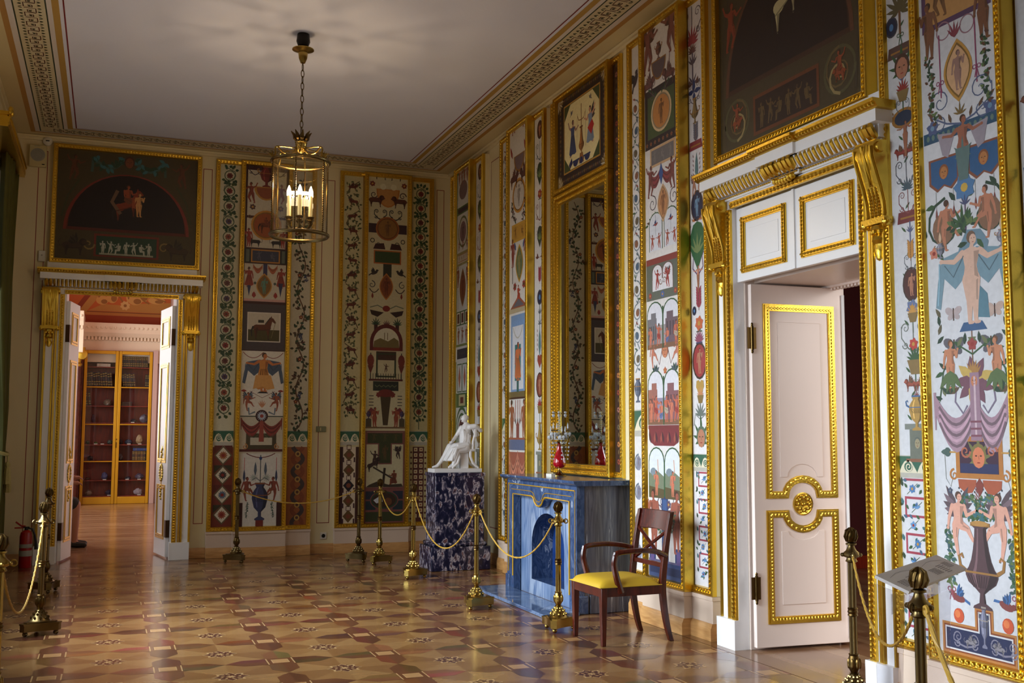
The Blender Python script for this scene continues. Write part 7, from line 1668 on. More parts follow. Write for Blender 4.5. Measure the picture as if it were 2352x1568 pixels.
    for sg in (-1, 1):
        fig(a, sg * .14, t0, .24, (144, 66, 46), BR2, None, 'stand', -sg, 3); a.poly([(sg * .10, b0 - .42), (sg * .19, b0 - .36), (sg * .235, b0 - .42), (sg * .22, b0 - .45), (sg * .13, b0 - .45)], (112, 40, 48), 2.8); urn(a, sg * .215, t0 + .1, .1, .06, (60, 44, 84), (120, 70, 60), 3)
        a.rect(sg * .215 - .035, t0, sg * .215 + .035, t0 + .10, (70, 60, 46), 2.6)
        for k in range(4): a.rect(sg * .185 - .03, b0 - .34 + .04 * k, sg * .185 + .03, b0 - .33 + .04 * k, (60, 48, 50), 2)
    a.rect(-.255, t0 - .02, .255, t0, (110, 84, 56), 2.6)
    y1 = t0 - .05; y0 = (0.002, 0.477)[1]; a.frame(-.255, y0, .255, y1, .018, (116, 66, 62), 2)
    a.poly([(-.237, y1 - .02), (.237, y1 - .02), (.237, y1 - .17), (.09, y1 - .17), (.09, y1 - .42), (-.09, y1 - .42), (-.09, y1 - .17), (-.237, y1 - .17)], (116, 66, 62), 2.2); a.poly([(-.225, y1 - .03), (.225, y1 - .03), (.225, y1 - .155), (.075, y1 - .155), (.075, y1 - .405), (-.075, y1 - .405), (-.075, y1 - .155), (-.225, y1 - .155)], (52, 56, 28), 2.6)
    for k in range(3): fig(a, -.14 + .14 * k, y1 - .14, .11, (78, 66, 34), BR2, None, 'dance', 1, 3)
    fig(a, 0, y1 - .36, .18, (84, 62, 34), BR2, None, 'stand', 1, 3)
    beast(a, -.15, y0 + .2, .14, (54, 34, 30), 1, 3, None, True, .5); fig(a, -.13, y0 + .27, .2, (60, 36, 32), BR2, None, 'dance', 1, 3.4); fig(a, .12, y0 + .05, .2, (120, 56, 34), BR2, (104, 50, 34), 'sit', -1, 3.2); a.line([(-.02, y0 + .04), (.0, y0 + .26)], .03, (44, 32, 26), 2.6)
    a.line([(-.15, y0 + .27), (.15, y0 + .1)], .02, (50, 36, 28), 2.8); a.poly([(-.24, y0 + .02), (.24, y0 + .02), (.22, y0 + .06), (.05, y0 + .05), (-.1, y0 + .09), (-.2, y0 + .05)], (60, 48, 36), 3)
    fig(a, .17, y1 - .36, .16, (60, 40, 40), BR2, None, 'dance', -1, 3, (52, 40, 44))
    a.rect(-.255, FW, .255, y0, (116, 66, 62), 2); 
    z1 = y0 - .02; z0 = FW + .16
    for sg in (-1, 1): a.rect(sg * .24, (z0 + z1) / 2 + .01, sg * .11, z1 - .01, (36, 40, 56), 2.4); a.rect(sg * .24, z0, sg * .11, (z0 + z1) / 2 - .01, (30, 44, 52), 2.4)
    c = (z0 + z1) / 2; a.ell(0, c, .185, (z1 - z0) / 2, (116, 66, 62), 2.8, 22); a.ell(0, c, .17, (z1 - z0) / 2 - .012, (44, 62, 44), 3, 22); a.ell(0, c, .15, (z1 - z0) / 2 - .03, (56, 34, 24), 3.3, 20); a.poly([(-.14, c), (-.04, c + .06), (-.02, c - .02), (-.1, c - .04)], (196, 196, 200), 3.6); a.ell(.05, c - .02, .05, .05, (104, 60, 34), 3.8, 10)
    a.rect(-.24, FW + .015, .24, FW + .135, (52, 56, 30), 2.4); return a

def add_panels(defs, e, loc, rz):
    for (kind, i, fn, lab) in defs:
        u0, u1 = e[i], e[i + 1]
        panel(lab, loc, rz, u0 + (.0015 if kind == 'R' else 0), u1 - (.0015 if kind == 'L' else 0), kind, fn(), .034)
add_panels([('L', 0, near_left, 'narrow near panel with a red key pattern at its foot, right of the right doorway'), ('C', 1, near_centre, 'wide near panel with two winged children climbing a tall vase'), ('R', 2, near_right, 'narrow panel cut off by the right edge of the photo')], GRP_R['N'], 'right', R90)
add_panels([('L', 0, mid_left, 'narrow panel of leafy scrolls directly right of the fireplace'), ('C', 1, mid_centre, 'wide panel with arched scenes and blue base, behind the armchair'), ('R', 2, mid_right, 'narrow panel with big green leaf medallion, left of the right doorway')], GRP_R['M'], 'right', R90)
add_panels([('L', 0, lambda: strip_left(.375), 'narrow leafy panel behind the left end of the mantel'), ('C', 1, third_centre, 'wide panel with a robed figure in a blue niche, left of the mirror'), ('R', 2, third_right, 'narrow panel of stacked small ornaments, next left of the mirror frame')], GRP_R['G'], 'right', R90)
add_panels([('L', 0, lambda: strip_left(.34), 'thin sliver of leafy panel in the far right corner'), ('C', 1, fourth_centre, 'wide panel of green-edged compartments behind the statue'), ('R', 2, third_right, 'narrow ornament panel just right of the statue')], GRP_R['H'], 'right', R90)
add_panels([('L', 0, far1_left, 'narrow far panel of ringed red rosettes over lozenges, right of the far doorway'), ('C', 1, far1_centre, 'wide far panel with a saddled brown horse picture'), ('R', 2, far1_right, 'narrow far panel with a winding brown vine above a twisted band')], GRP_F['P'], 'far', 0)
add_panels([('L', 0, far2_left, 'narrow far panel of small red beasts among branches'), ('C', 1, far2_centre, 'wide far panel with an arched landscape above a caged figure'), ('R', 2, far2_right, 'narrow far panel of red rosettes over a grid of squares, left of the corner')], GRP_F['Q'], 'far', 0)

# ------------------------------------------------------------------ lunette paintings above the doorways
def lunette(label, loc, rz, dark, horse, rider, w=1.66, h=1.40, right=False):
    t = thing('lunette_painting', label, 'painting', loc, rz)
    b = MB(); gilt_frame(b, w, h, 'LRTB', -.001, -.085, -.05, .034); obj('frame', b, GOLD, t, fix=False, angle=30)
    a = Art(); a.rect(-w / 2, 0, w / 2, h, (70, 58, 35), 0); W = w / 2 - .06
    rim = (120, 42, 30) if not right else (96, 58, 36); fld = (26, 12, 18) if not right else (36, 18, 14)
    R_ = .70; zb = .40 if not right else .46; Ht = .70 if not right else .80
    def arc(r, e): return [(r * cos(PI - PI * k / 20), zb + e + (Ht - (R_ - r)) * sin(PI * k / 20)) for k in range(21)]
    a.poly(arc(R_, 0), rim, 1); a.poly(arc(R_ - .035, .0), tuple(int(c * .7) for c in rim), 1.3); a.poly(arc(R_ - .05, .035), fld, 1.7)
    # rearing horse with rider
    if not right:
        beast(a, -.02, zb + .12, .24, horse, 1, 3, None, True, .35, True); fig(a, -.0, zb + .3, .30, rider, (84, 40, 26), None, 'sit', 1, 3.8, None, None, (110, 60, 40)); fig(a, .12, zb + .2, .28, (196, 140, 84), (120, 70, 40), None, 'stand', 1, 3.6)
        a.line([(-.12, zb + .5), (-.18, zb + .36), (-.08, zb + .22)], .04, (110, 80, 60), 3.2)
        a.rect(-.36, .10, .36, .37, (112, 40, 26), 1.5); a.rect(-.335, .12, .335, .345, (34, 62, 46), 1.9)
        for k in range(7): fig(a, -.26 + .085 * k, .135, .15, (176, 176, 160), GY, None, ('stand', 'dance', 'sit')[k % 3], 1 if k % 2 else -1, 2.6)
        a.line([(-.3, .135), (.3, .135)], .02, (150, 150, 130), 2.4)
        for sg in (-1, 1): beast(a, sg * .58, .1, .22, (60, 42, 30), -sg, 2, (56, 46, 34)); a.spiral(sg * .42, .24, .07, 1.2, sg, 0, .02, (128, 104, 56), 1.6)
        for sg in (-1, 1):
            fig(a, sg * .60, h - .42, .30, (96, 54, 34), (60, 36, 26), None, 'dance', -sg, 2); a.line([(sg * .54, h - .4), (sg * .66, h - .6), (sg * .72, h - .85)], .02, (60, 60, 36), 1.6); swag(a, min(sg * .06, sg * .4), max(sg * .06, sg * .4), h - .12, .12, .05, (60, 84, 74), 1.6, (GR2, TEAL)); a.line([(sg * .4, h - .14), (sg * .41, h - .3)], .03, (60, 84, 74), 1.6)
        mask(a, 0, h - .16, .2, (120, 66, 40), (70, 40, 26), 2.4)
    else:
        beast(a, .03, zb + .24, .25, (196, 186, 140), 1, 3, None, True, .45, True); fig(a, .0, zb + .48, .34, (176, 84, 46), (84, 50, 30), None, 'sit', 1, 3.8, None, None, (140, 52, 30)); fig(a, .10, zb + .46, .3, (186, 140, 104), (110, 70, 40), (120, 136, 140), 'sit', 1, 4)
        a.rect(-.36, .09, .36, .37, (104, 56, 26), 1.5); a.rect(-.335, .115, .335, .345, (46, 26, 20), 1.9)
        for k in range(6): fig(a, -.26 + .1 * k, .13, .17, (96, 74, 40), (70, 50, 30), None, ('stand', 'dance', 'sit')[k % 3], 1 if k % 2 else -1, 2.6)
        for sg in (-1, 1):
            c = (sg * .56, .26); a.ring(c[0], c[1], .155, .022, (84, 78, 48), 1.6, 24); a.spiral(c[0], c[1], .15, 1.3, sg, PI / 2, .016, (104, 84, 48), 1.7); a.spiral(c[0], c[1] - .03, .12, 1.0, -sg, -PI / 2, .02, (150, 130, 84), 1.8)
            beast(a, c[0] - sg * .0, c[1] - .07, .1, (140, 66, 32), -sg, 2.4, (130, 60, 30)); fig(a, c[0], c[1] - .08, .2, (140, 66, 34), (80, 40, 24), None, 'dance', -sg, 2.6); a.line([(sg * .70, .1), (sg * .74, .5), (sg * .72, .9), (sg * .62, h - .1)], .022, (66, 54, 36), 1.6)
            fig(a, sg * .62, h - .62, .36, (140, 60, 32), (84, 44, 26), None, 'dance', -sg, 2)
    o = a.build('canvas', PAINT, t); o.location = (0, -.05, 0)
lunette('dark arched painting with gilt frame above the far left doorway', (.125, YW, 3.43), 0, True, (128, 50, 26), (150, 70, 40), right=False)
lunette('large dark arched painting of a white horse, in a gilt frame above the right doorway', (XW, -(-5.63), 3.43), R90, True, (196, 186, 140), (176, 84, 46), right=True)

# ------------------------------------------------------------------ mirror, overmantel painting and the dark side strips
m0, m1 = -9.45, -8.22; mc = (m0 + m1) / 2; mw = m1 - m0
t = thing('mirror', 'tall gilt-framed wall mirror standing on the mantel', 'mirror', (XW, -mc, 1.09), R90)
b = MB(); gilt_frame(b, mw, 2.745, 'LRTB', -.001, -.078, -.045, .034); gilt_frame(b, mw - .10, 2.645, 'LRTB', -.045, -.062, -.03, .03, True, .05); obj('frame', b, GOLD, t, fix=False, angle=30)
obj('mirror_glass', MB().box(-mw / 2 + .06, -.036, .05, mw / 2 - .06, -.028, 2.70), MIRROR, t, rotz=math.radians(.55))
t = thing('overmantel_painting', 'gilt-framed painting of two winged figures at a tall stand, above the mirror', 'painting', (XW, -mc, 3.84), R90)
b = MB(); gilt_frame(b, mw, 1.0, 'LRTB', -.001, -.078, -.04, .034); obj('frame', b, GOLD2, t, fix=False, angle=30)
a = Art(); W = mw / 2; a.rect(-W, 0, W, 1.0, (40, 24, 22), 0); fx, fz0, fz1 = .41, .17, .86
a.rect(-fx, fz0, fx, fz1, (176, 130, 50), 1.5); a.rect(-fx + .015, fz0 + .015, fx - .015, fz1 - .015, (60, 70, 34), 1.8)
q = .14; X0, X1, Z0, Z1 = -fx + .02, fx - .02, fz0 + .02, fz1 - .02
a.poly([(X0 + q, Z0), (X1 - q, Z0), (X1, Z0 + q), (X1, Z1 - q), (X1 - q, Z1), (X0 + q, Z1), (X0, Z1 - q), (X0, Z0 + q)], (222, 208, 156), 2.2)
rn = random.Random(2)
for k in range(26):
    for (x, z) in ((-.52 + 1.04 * k / 25, .11), (-.52 + 1.04 * k / 25, .92)): a.flower(x, z, .022, ((84, 44, 40), (60, 60, 60), (110, 84, 40))[k % 3], (128, 100, 60), 1.6, 5)
for k in range(16):
    for x in (-.49, .49): a.flower(x, .16 + .7 * k / 15, .022, ((84, 44, 40), (60, 60, 60), (110, 84, 40))[k % 3], (128, 100, 60), 1.6, 5)
for (x, z, a0) in ((-.54, .06, 0), (.54, .06, PI / 2), (-.54, .95, -PI / 2), (.54, .95, PI)):
    for k in range(8): a.leaf(x, z, a0 + PI / 2 * k / 7, .13, .03, ((186, 176, 150), (128, 104, 60))[k % 2], 2.4)
fig(a, -.20, .30, .36, (150, 110, 96), (70, 44, 34), (60, 70, 108), 'dance', 1, 3, (84, 72, 76)); fig(a, .20, .33, .36, (196, 140, 110), (70, 44, 34), (120, 136, 160), 'dance', -1, 3, (72, 62, 70)); a.poly([(.14, .50), (.24, .56), (.28, .50), (.22, .42)], (176, 36, 34), 4.6); a.poly([(-.29, .24), (-.22, .30), (-.2, .24), (-.26, .20)], (44, 48, 92), 4)
urn(a, 0, .26, .3, .12, (150, 96, 40), (110, 64, 30), 3, True, False); a.line([(0, .5), (0, .78)], .014, (130, 84, 40), 3)
for sg in (-1, 1): a.line([(0, .62), (sg * .06, .63), (sg * .09, .68)], .01, (130, 84, 40), 3); a.line([(sg * .09, .7), (sg * .10, .34)], .004, (120, 90, 60), 2.6); a.line([(sg * .02, .3), (sg * .05, .2)], .024, (140, 90, 40), 3, .012)
bird(a, -.22, .74, .06, (110, 104, 110), 1, 3, (110, 104, 110), .6); bird(a, .2, .78, .06, (120, 110, 104), -1, 3, (120, 110, 104), .5)
a.rect(-.2, .245, .2, .262, (40, 50, 92), 2.8); 
for k in range(3): a.poly([(-.13 + .13 * k + .06 * cos(PI + PI * j / 8), .245 + .05 * sin(PI + PI * j / 8)) for j in range(9)], (40, 46, 92), 2.8)
o = a.build('canvas', PAINT, t); o.location = (0, -.04, 0)
def marble_strip(label, u0, u1, side):
    c = (u0 + u1) / 2; w = u1 - u0; t = thing('side_strip', label, 'panel', (XW, -c, 1.09), R90)
    b = MB(); gilt_frame(b, w, 3.75, side, -.001, -.034, -.012, .034); obj('frame', b, GOLD, t, fix=False, angle=30)
    a = Art(); a.rect(-w / 2, 0, w / 2, 3.75, (52, 29, 21), 0); rn = random.Random(7)
    for k in range(24): a.flower((-.02 if 'R' in side else .02), .14 + .15 * k, .028, ((140, 60, 44), (176, 110, 60), (96, 84, 60), (150, 96, 84))[k % 4], (60, 40, 30), 1.6, 6); a.leaf((-.02 if 'R' in side else .02), .20 + .15 * k, PI / 2, .05, .02, (110, 84, 50), 1.6)
    o = a.build('canvas', PAINT, t); o.location = (0, -.012, 0)
marble_strip('thin dark red ornament strip with gilt edge, left of the mirror', -9.61, m0 - .002, 'LTB')
marble_strip('thin dark red ornament strip with gilt edge, right of the mirror', m1 + .002, -8.045, 'RTB')

# ------------------------------------------------------------------ crystal candelabrum and card on the mantel
def candelabrum():
    t = thing('crystal_candelabrum', 'crystal candelabrum with a red glass pear-shaped stem, on the mantel before the mirror', 'candelabrum', (3.90, 8.89, 1.085))
    obj('foot', MB().lathe([(.065, 0), (.066, .008), (.05, .014), (.026, .03), (.012, .055), (.01, .075)], 18), BRASS, t)
    obj('ruby_stem', MB().lathe([(.012, .07), (.04, .08), (.057, .10), (.06, .125), (.05, .165), (.034, .21), (.024, .25), (.018, .29), (.02, .30)], 20), RUBY, t)
    obj('stem', MB().lathe([(.012, .30), (.026, .31), (.012, .325), (.01, .34), (.008, .60)], 10), BRASS, t)
    sp = MB()                 # faceted glass spire
    for k in range(10): sp.lathe([(.006, .37 + .019 * k), (.019 - .0008 * k, .378 + .019 * k), (.006, .387 + .019 * k)], 8)
    obj('crystal_spire', sp, CRYST, t, angle=0)
    rn = random.Random(6)
    def drop(b, x, y, z, s): b.lathe([(.001, z - s), (s * .42, z - s * .35), (s * .3, z + s * .1), (.001, z + s * .25)], 6, (x, y, 0))
    for k in range(6):
        a_ = 2 * PI * k / 6 + .4; c_, s_ = cos(a_), sin(a_); R_ = lambda r, z: (r * c_, r * s_, z)
        b = MB().tube([R_(.012, .30), R_(.03, .275), R_(.06, .285), R_(.078, .33), R_(.08, .385 + .03 * (k % 2))], .0035, 6); b.lathe([(.008, .38 + .03 * (k % 2)), (.024, .386 + .03 * (k % 2)), (.02, .39 + .03 * (k % 2)), (.008, .396 + .03 * (k % 2))], 10, R_(.08, 0)); obj('arm', b, BRASS, t)
        d = MB()
        for q in range(5):
            drop(d, .08 * c_ + .022 * cos(q * 1.26), .08 * s_ + .022 * sin(q * 1.26), .365 + .03 * (k % 2), .033)
        for q in range(6): d.ell(R_(.02 + .011 * q, .37 - .07 * sin(PI * q / 6)), .007, 6, 4)
        for q in range(5): d.ell(R_(.092 - .003 * q, .30 - .036 * q), .008 + .002 * (q % 2), 6, 4)
        d.lathe([(.002, .40 + .03 * (k % 2)), (.010, .415 + .03 * (k % 2)), (.008, .435 + .03 * (k % 2)), (.002, .46 + .03 * (k % 2))], 6, R_(.08, 0))
        obj('pendants', d, CRYST, t, angle=0)
    b = MB(); d = MB()
    for k in range(6):
        a_ = 2 * PI * k / 6; c_, s_ = cos(a_), sin(a_); b.tube([(0, 0, .56), (.035 * c_, .035 * s_, .585), (.062 * c_, .062 * s_, .57)], .003, 5); d.ell((.064 * c_, .064 * s_, .585), .010, 6, 4); drop(d, .064 * c_, .064 * s_, .565, .028); drop(d, .045 * c_, .045 * s_, .36, .03)
    obj('top_branches', b, BRASS, t); obj('top_pendants', d, CRYST, t, angle=0)
candelabrum()
tag(obj('card', MB().box(-.02, -.06, 0, .02, .06, .028), PLASTIC, loc=(3.74, 8.72, 1.085), bevel=.001), 'small white card lying on the mantel edge', 'card')

# ------------------------------------------------------------------ information plate on a clear stand
def info():
    A = Vector((2.875, 3.414, .90)); B = Vector((3.64, 3.90, .90)); t = thing('information_stand', 'grey printed information plate on a clear acrylic stand, before the wide near panel', 'sign', (A.x + (B.x - A.x) / 2, A.y + (B.y - A.y) / 2, 0), math.atan2(B.y - A.y, B.x - A.x))
    W = (B - A).length; D = .135; M = Matrix.Translation((0, 0, .90)) @ Matrix.Rotation(math.radians(22), 4, 'X')
    obj('plate', MB().box(-W / 2, -D, -.012, W / 2, .005, 0).xform(M), mat('plate_paper', (186, 178, 176), .6), t)
    p = Art(); rn = random.Random(12)
    for sx in (-1, 1):
        cx = sx * W / 4
        p.line([(cx - .16, -.035), (cx - .04, -.02), (cx + .04, -.02), (cx + .16, -.035)], .0015, (104, 98, 100), 1)
        for (x0, z0, x1, z1) in ((-.17, -.11, -.06, -.065), (-.03, -.12, .06, -.055), (.08, -.095, .17, -.05)):
            n = 6
            for r in range(n):
                z = z0 + (z1 - z0) * (r + .5) / n; x = x0
                while x < x1 - .01: q = rn.uniform(.008, .022); p.rect(cx + x, z - .0018, cx + min(x + q, x1), z + .0018, (92, 86, 88), 1); x += q + .004
    o = p.build('printed_text', WALLP, t, flat=True); o.matrix_local = M
    a = MB().box(-W * .42, -.03, 0, W * .42, .03, .008)
    for s in (-1, 1):
        x = s * W * .40; a.prism([(-.04, 0), (.03, 0), (.045, .86), (-.08, .82)], x - .004, x + .004, 'x')
    a.box(-W * .4, -.03, .74, W * .4, -.026, .82)
    obj('clear_stand', a, ACRYL, t)
info()

# ------------------------------------------------------------------ small fittings
def ext():
    t = thing('fire_extinguisher', 'red fire extinguisher standing on the floor beside the green curtain', 'fire extinguisher', (-.80, 12.72, 0))
    obj('cylinder', MB().lathe([(.062, 0), (.066, .01), (.066, .34), (.056, .385), (.03, .405), (.022, .41)], 20), REDP, t)
    obj('label_band', MB().lathe([(.0668, .13), (.067, .131), (.067, .19), (.0668, .191)], 20).lathe([(.0668, .22), (.067, .221), (.067, .26), (.0668, .261)], 20), PLASTG, t)
    obj('valve', MB().lathe([(.018, .405), (.02, .42), (.014, .44)], 10).box(-.03, -.01, .432, .03, .01, .446), BLACKM, t)
    obj('handle', MB().tube([(-.01, 0, .45), (-.05, 0, .455), (-.11, 0, .50)], .009, 6).tube([(-.01, 0, .44), (-.06, 0, .435), (-.12, 0, .435)], .008, 6), REDP, t)
    obj('hose', MB().tube([(.02, 0, .43), (.06, -.01, .42), (.085, -.015, .36), (.10, -.015, .28), (.105, -.01, .2)], [.01, .011, .011, .014, .02], 8), BLACK, t)
ext()
def wallbox(name, label, cat, loc, rz, w, h, d, m, extra=None):
    t = thing(name, label, cat, loc, rz); obj('housing', MB().box(-w / 2, -d, -h / 2, w / 2, 0, h / 2), m, t, bevel=.006)
    if extra: extra(t)
    return t
def sp_(t):
    b = MB().lathe([(.076, 0), (.078, .004), (.07, .006), (.0, .007)], 24)
    for r in (.02, .035, .05, .064): b.tube([(r * cos(2 * PI * k / 20), r * sin(2 * PI * k / 20), .006) for k in range(20)], .0035, 4, closed=True)
    b.xform(Matrix.Translation((0, -.07, .01)) @ Matrix.Rotation(PI / 2, 4, 'X')); obj('grille', b, PLASTG, t)
    obj('maker_plate', MB().box(.045, -.073, -.105, .075, -.069, -.095), BLACKM, t); obj('maker_plate', MB().box(-.04, -.073, .108, .02, -.069, .114), PLASTG, t)
wallbox('wall_loudspeaker', 'cream square loudspeaker high in the far left corner', 'loudspeaker', (-.87, YW, 4.66), 0, .18, .25, .07, PLASTC, sp_)
t = thing('smoke_detector', 'round white smoke detector high up between loudspeaker and dark arched painting', 'smoke detector', (-.775, YW, 4.85))
M_ = Matrix.Rotation(PI / 2, 4, 'X')
obj('body', MB().lathe([(.05, 0), (.056, .012), (.05, .035), (.03, .048), (.001, .05)], 20).xform(M_), PLASTIC, t); obj('vent', MB().box(-.02, -.052, -.006, .02, -.04, .006), BLACK, t)
def btn(t): obj('button', MB().lathe([(.008, 0), (.008, .004), (.001, .005)], 10).xform(Matrix.Translation((0, -.028, .01)) @ M_), PLASTG, t)
wallbox('motion_sensor', 'small white motion sensor beside the lower left corner of the dark arched painting', 'sensor', (-.785, YW, 3.50), 0, .075, .125, .028, PLASTIC, btn)
def sock(t):
    b = MB().lathe([(.022, 0), (.023, .003), (.018, .004), (.017, -.004), (.0, -.005)], 18).xform(Matrix.Translation((0, -.012, 0)) @ M_); obj('socket_well', b, BLACK, t)
    for s in (-1, 1): obj('contact', MB().box(s * .008 - .002, -.018, -.002, s * .008 + .002, -.01, .002), PLASTIC, t)
wallbox('wall_socket', 'white electric wall socket near the floor between the two far panel groups', 'socket', (2.53, YW, .215), 0, .08, .085, .012, PLASTIC, sock)
def scr(t): obj('window', MB().box(-.012, -.022, -.02, .0, -.018, .02), PLASTC, t)
wallbox('thermostat', 'small grey-green climate sensor at mid height between the two far panel groups', 'sensor', (2.475, YW, 1.53), 0, .125, .07, .02, mat('green_grey_plastic', (120, 122, 92), .4), scr)

# ------------------------------------------------------------------ curtain and pelmet at the farthest window
t = thing('pelmet', 'carved gilt pelmet above the window at the left edge', 'pelmet', (-1.0, 11.75, 4.38))
b = MB().box(-.15, -.98, 0, .0, 1.1, .10).box(-.15, -1.0, .10, .025, 1.12, .135).box(-.15, -1.0, -.015, .012, 1.12, .012)
obj('cornice_box', b, GOLD, t)
b = MB()
b.box(.0, -.98, .005, .02, 1.1, .09)
for k in range(52): b.ell((.018, -.97 + .04 * k, .085), (.016, .018, .022), 6, 5); b.ell((.012, -.97 + .04 * k, .02), (.012, .017, .012), 6, 4)
obj('egg_moulding', b, GOLD, t)
b = MB()
for k in range(7): an = PI * k / 6; b.ell((.03, -1.0 + .05 * cos(an), .11 + .05 * sin(an)), (.02, .018, .018), 6, 5)
b.ell((.04, -1.0, .11), (.02, .03, .03), 8, 6); obj('corner_rosette', b, GOLD, t)
def curtain():
    t = thing('curtain', 'green velvet curtain tied back with a tasselled cord, at the left edge', 'curtain', (-1.06, 12.35, 0))
    b = MB(); nu, nz = 56, 30; vs_ = []
    for j in range(nz + 1):
        z = 4.36 - 4.34 * j / nz
        if z > 1.35: k = (4.36 - z) / 3.0; y0, y1 = -.62 + .72 * k ** 1.5, .42 + .0 * k
        elif z > 1.1: y0, y1 = .12, .42
        else: k = (1.1 - z) / 1.1; y0, y1 = .12 - .18 * k, .42 + .12 * k
        tight = max(0, 1 - abs(z - 1.25) / .5)
        for i in range(nu + 1):
            u = i / nu; amp = .036 * (1 - .55 * tight)
            vs_.append((-.025 + amp * sin(u * 2 * PI * 8.5 + .5 * sin(z * 1.7)) + .02 * sin(u * 9 + z), y0 + (y1 - y0) * u, z))
    q = nu + 1
    b.add(vs_, [(j * q + i, j * q + i + 1, (j + 1) * q + i + 1, (j + 1) * q + i) for j in range(nz) for i in range(nu)])
    o = obj('drape', b, VELVET, t, fix=False, angle=180); s = o.modifiers.new('thick', 'SOLIDIFY'); s.thickness = .006
    tb = MB().tube(cr([(-.07, .43, 1.27), (.02, .40, 1.25), (.045, .28, 1.235), (.035, .14, 1.24), (-.06, .10, 1.27)]), .02, 8); obj('tie_back', tb, TASSEL, t)
    for (y, z) in ((.22, 1.16), (.30, 1.07)):
        c = MB().tube([(.05, y, 1.235), (.055, y, z)], .008, 6).lathe([(.012, z), (.026, z - .015), (.03, z - .035), (.02, z - .06), (.03, z - .075), (.036, z - .12), (.04, z - .24), (.036, z - .245)], 14, (.055, y, 0), flute=.14); obj('tassel', c, TASSEL, t)
curtain()

# ------------------------------------------------------------------ bookcase in the room beyond, with books and minerals
BX0, BX1, BY = -.525, .845, 23.78
t = thing('bookcase', 'tall built-in bookcase with gilt-framed glass doors in the room beyond', 'bookcase', (.16, BY, 0)); cx = .16
SH = [.17, .50, .905, 1.25, 1.71, 2.07, 2.48, 2.90]
b = MB().box(BX0 - cx, .03, 0, BX0 - cx + .03, .45, 3.24).box(BX1 - cx - .03, .03, 0, BX1 - cx, .45, 3.24).box(BX0 - cx, .43, 0, BX1 - cx, .46, 3.24).box(BX0 - cx, .03, 3.2, BX1 - cx, .46, 3.245).box(BX0 - cx, .03, 0, BX1 - cx, .46, .15).box(-.025, .06, 0, .025, .43, 3.2)
obj('carcass', b, CABIN, t)
for z in SH: obj('shelf', MB().box(BX0 - cx + .03, .07, z - .02, BX1 - cx - .03, .43, z), CABIN, t)
for s in (-1, 1):
    x0, x1 = (BX0 - cx, -.003) if s < 0 else (.003, BX1 - cx)
    f = MB().box(x0, 0, 0, x0 + .062, .03, 3.24).box(x1 - .062, 0, 0, x1, .03, 3.24).box(x0 + .062, 0, 0, x1 - .062, .03, .15).box(x0 + .062, 0, 3.17, x1 - .062, .03, 3.24)
    for z in (.88, 1.66, 2.45): f.box(x0 + .062, .003, z, x1 - .062, .025, z + .024)
    d = obj('door', f, GOLDP, t, bevel=.008); obj('glass', MB().box(x0 + .05, .012, .1, x1 - .05, .016, 3.2), PANE, d)
obj('lock', MB().box(-.006, -.012, 1.18, .012, 0, 1.30).ell((.002, -.012, 1.36), .014, 8, 6), BRONZE, t)
BOOKM = [mat('brown_book', (60, 32, 22), .5), mat('dark_book', (38, 24, 22), .5), mat('tan_book', (96, 56, 32), .5)]; GILT = mat('spine_gilding', (170, 140, 70), .4, .6)
BWHITE = mat('white_book', (200, 190, 176), .6); BBLUE = mat('blue_book', (30, 60, 130), .5)
def book(x, z, w, h, m, label, lean=0.0, flatb=False):
    b = MB(); g = MB(); y0, y1 = .09, .28
    if flatb: b.box(-h / 2, y0, 0, h / 2, y1, w); g.box(-h * .3, y0 - .002, .004, -h * .28, y0, w - .004); g.box(h * .28, y0 - .002, .004, h * .3, y0, w - .004)
    else:
        b.box(-w / 2, y0, 0, w / 2, y1, h)
        for q in (.12, .3, .7, .86): g.box(-w / 2 + .001, y0 - .002, h * q, w / 2 - .001, y0, h * q + .012)
    o = obj('book', b, m, None, (cx + x, BY, z), 0, bevel=.003); o.rotation_euler[1] = lean
    tag(o, label, 'book', 'books in the far bookcase'); obj('spine_gilding', g, GILT, o); return o
for k in range(11):
    book(-.60 + .047 * k, SH[6] + .004, .042, .29 + .012 * (k % 3), BOOKM[k % 2], 'old dark book in the row on the second shelf, left glass door', -.10)
for k in range(6): book(.12 + .043 * k, SH[6] + .004, .038, .28 + .012 * (k % 2), BOOKM[(k + 1) % 2], 'old dark book in the short row on the second shelf, right glass door', -.10)
for k in range(12): book(.08 + .045 * k, SH[7] + .004, .04, .235, BOOKM[1 if k % 3 else 0], 'dark book on the top shelf behind the right glass door', -.08)
for k in range(2): book(.565 + .04 * k, SH[6] + .004, .036, .27, BOOKM[1], 'dark book at the far right end of the second shelf')
for k in range(2): book(-.60 + .06 * k, SH[5] + .004, .04, .28, BOOKM[1], 'dark leaning book on the third shelf, left glass door', -.12)
for k in range(2): book(-.30, SH[7] + .001 + .034 * k, .032, .27, BWHITE, ('white book lying flat on the top shelf, lower of two', 'white book lying flat on the top shelf, upper of two')[k], 0, True)
for k in range(3): book(.18, SH[5] + .001 + .03 * k, .028, .24, BOOKM[0], ('bottom book of the flat pile of three on the third shelf', 'middle book of the flat pile of three on the third shelf', 'top book of the flat pile of three on the third shelf')[k], 0, True)
for k in range(5): book(.36 + .055 * k, SH[2] + .004, .05, .20, BOOKM[2 if k % 2 else 0], 'tan book in the short row under a blue book')
book(.49, SH[2] + .212, .055, .28, BBLUE, 'blue book lying flat on top of a row of tan books', 0, True)
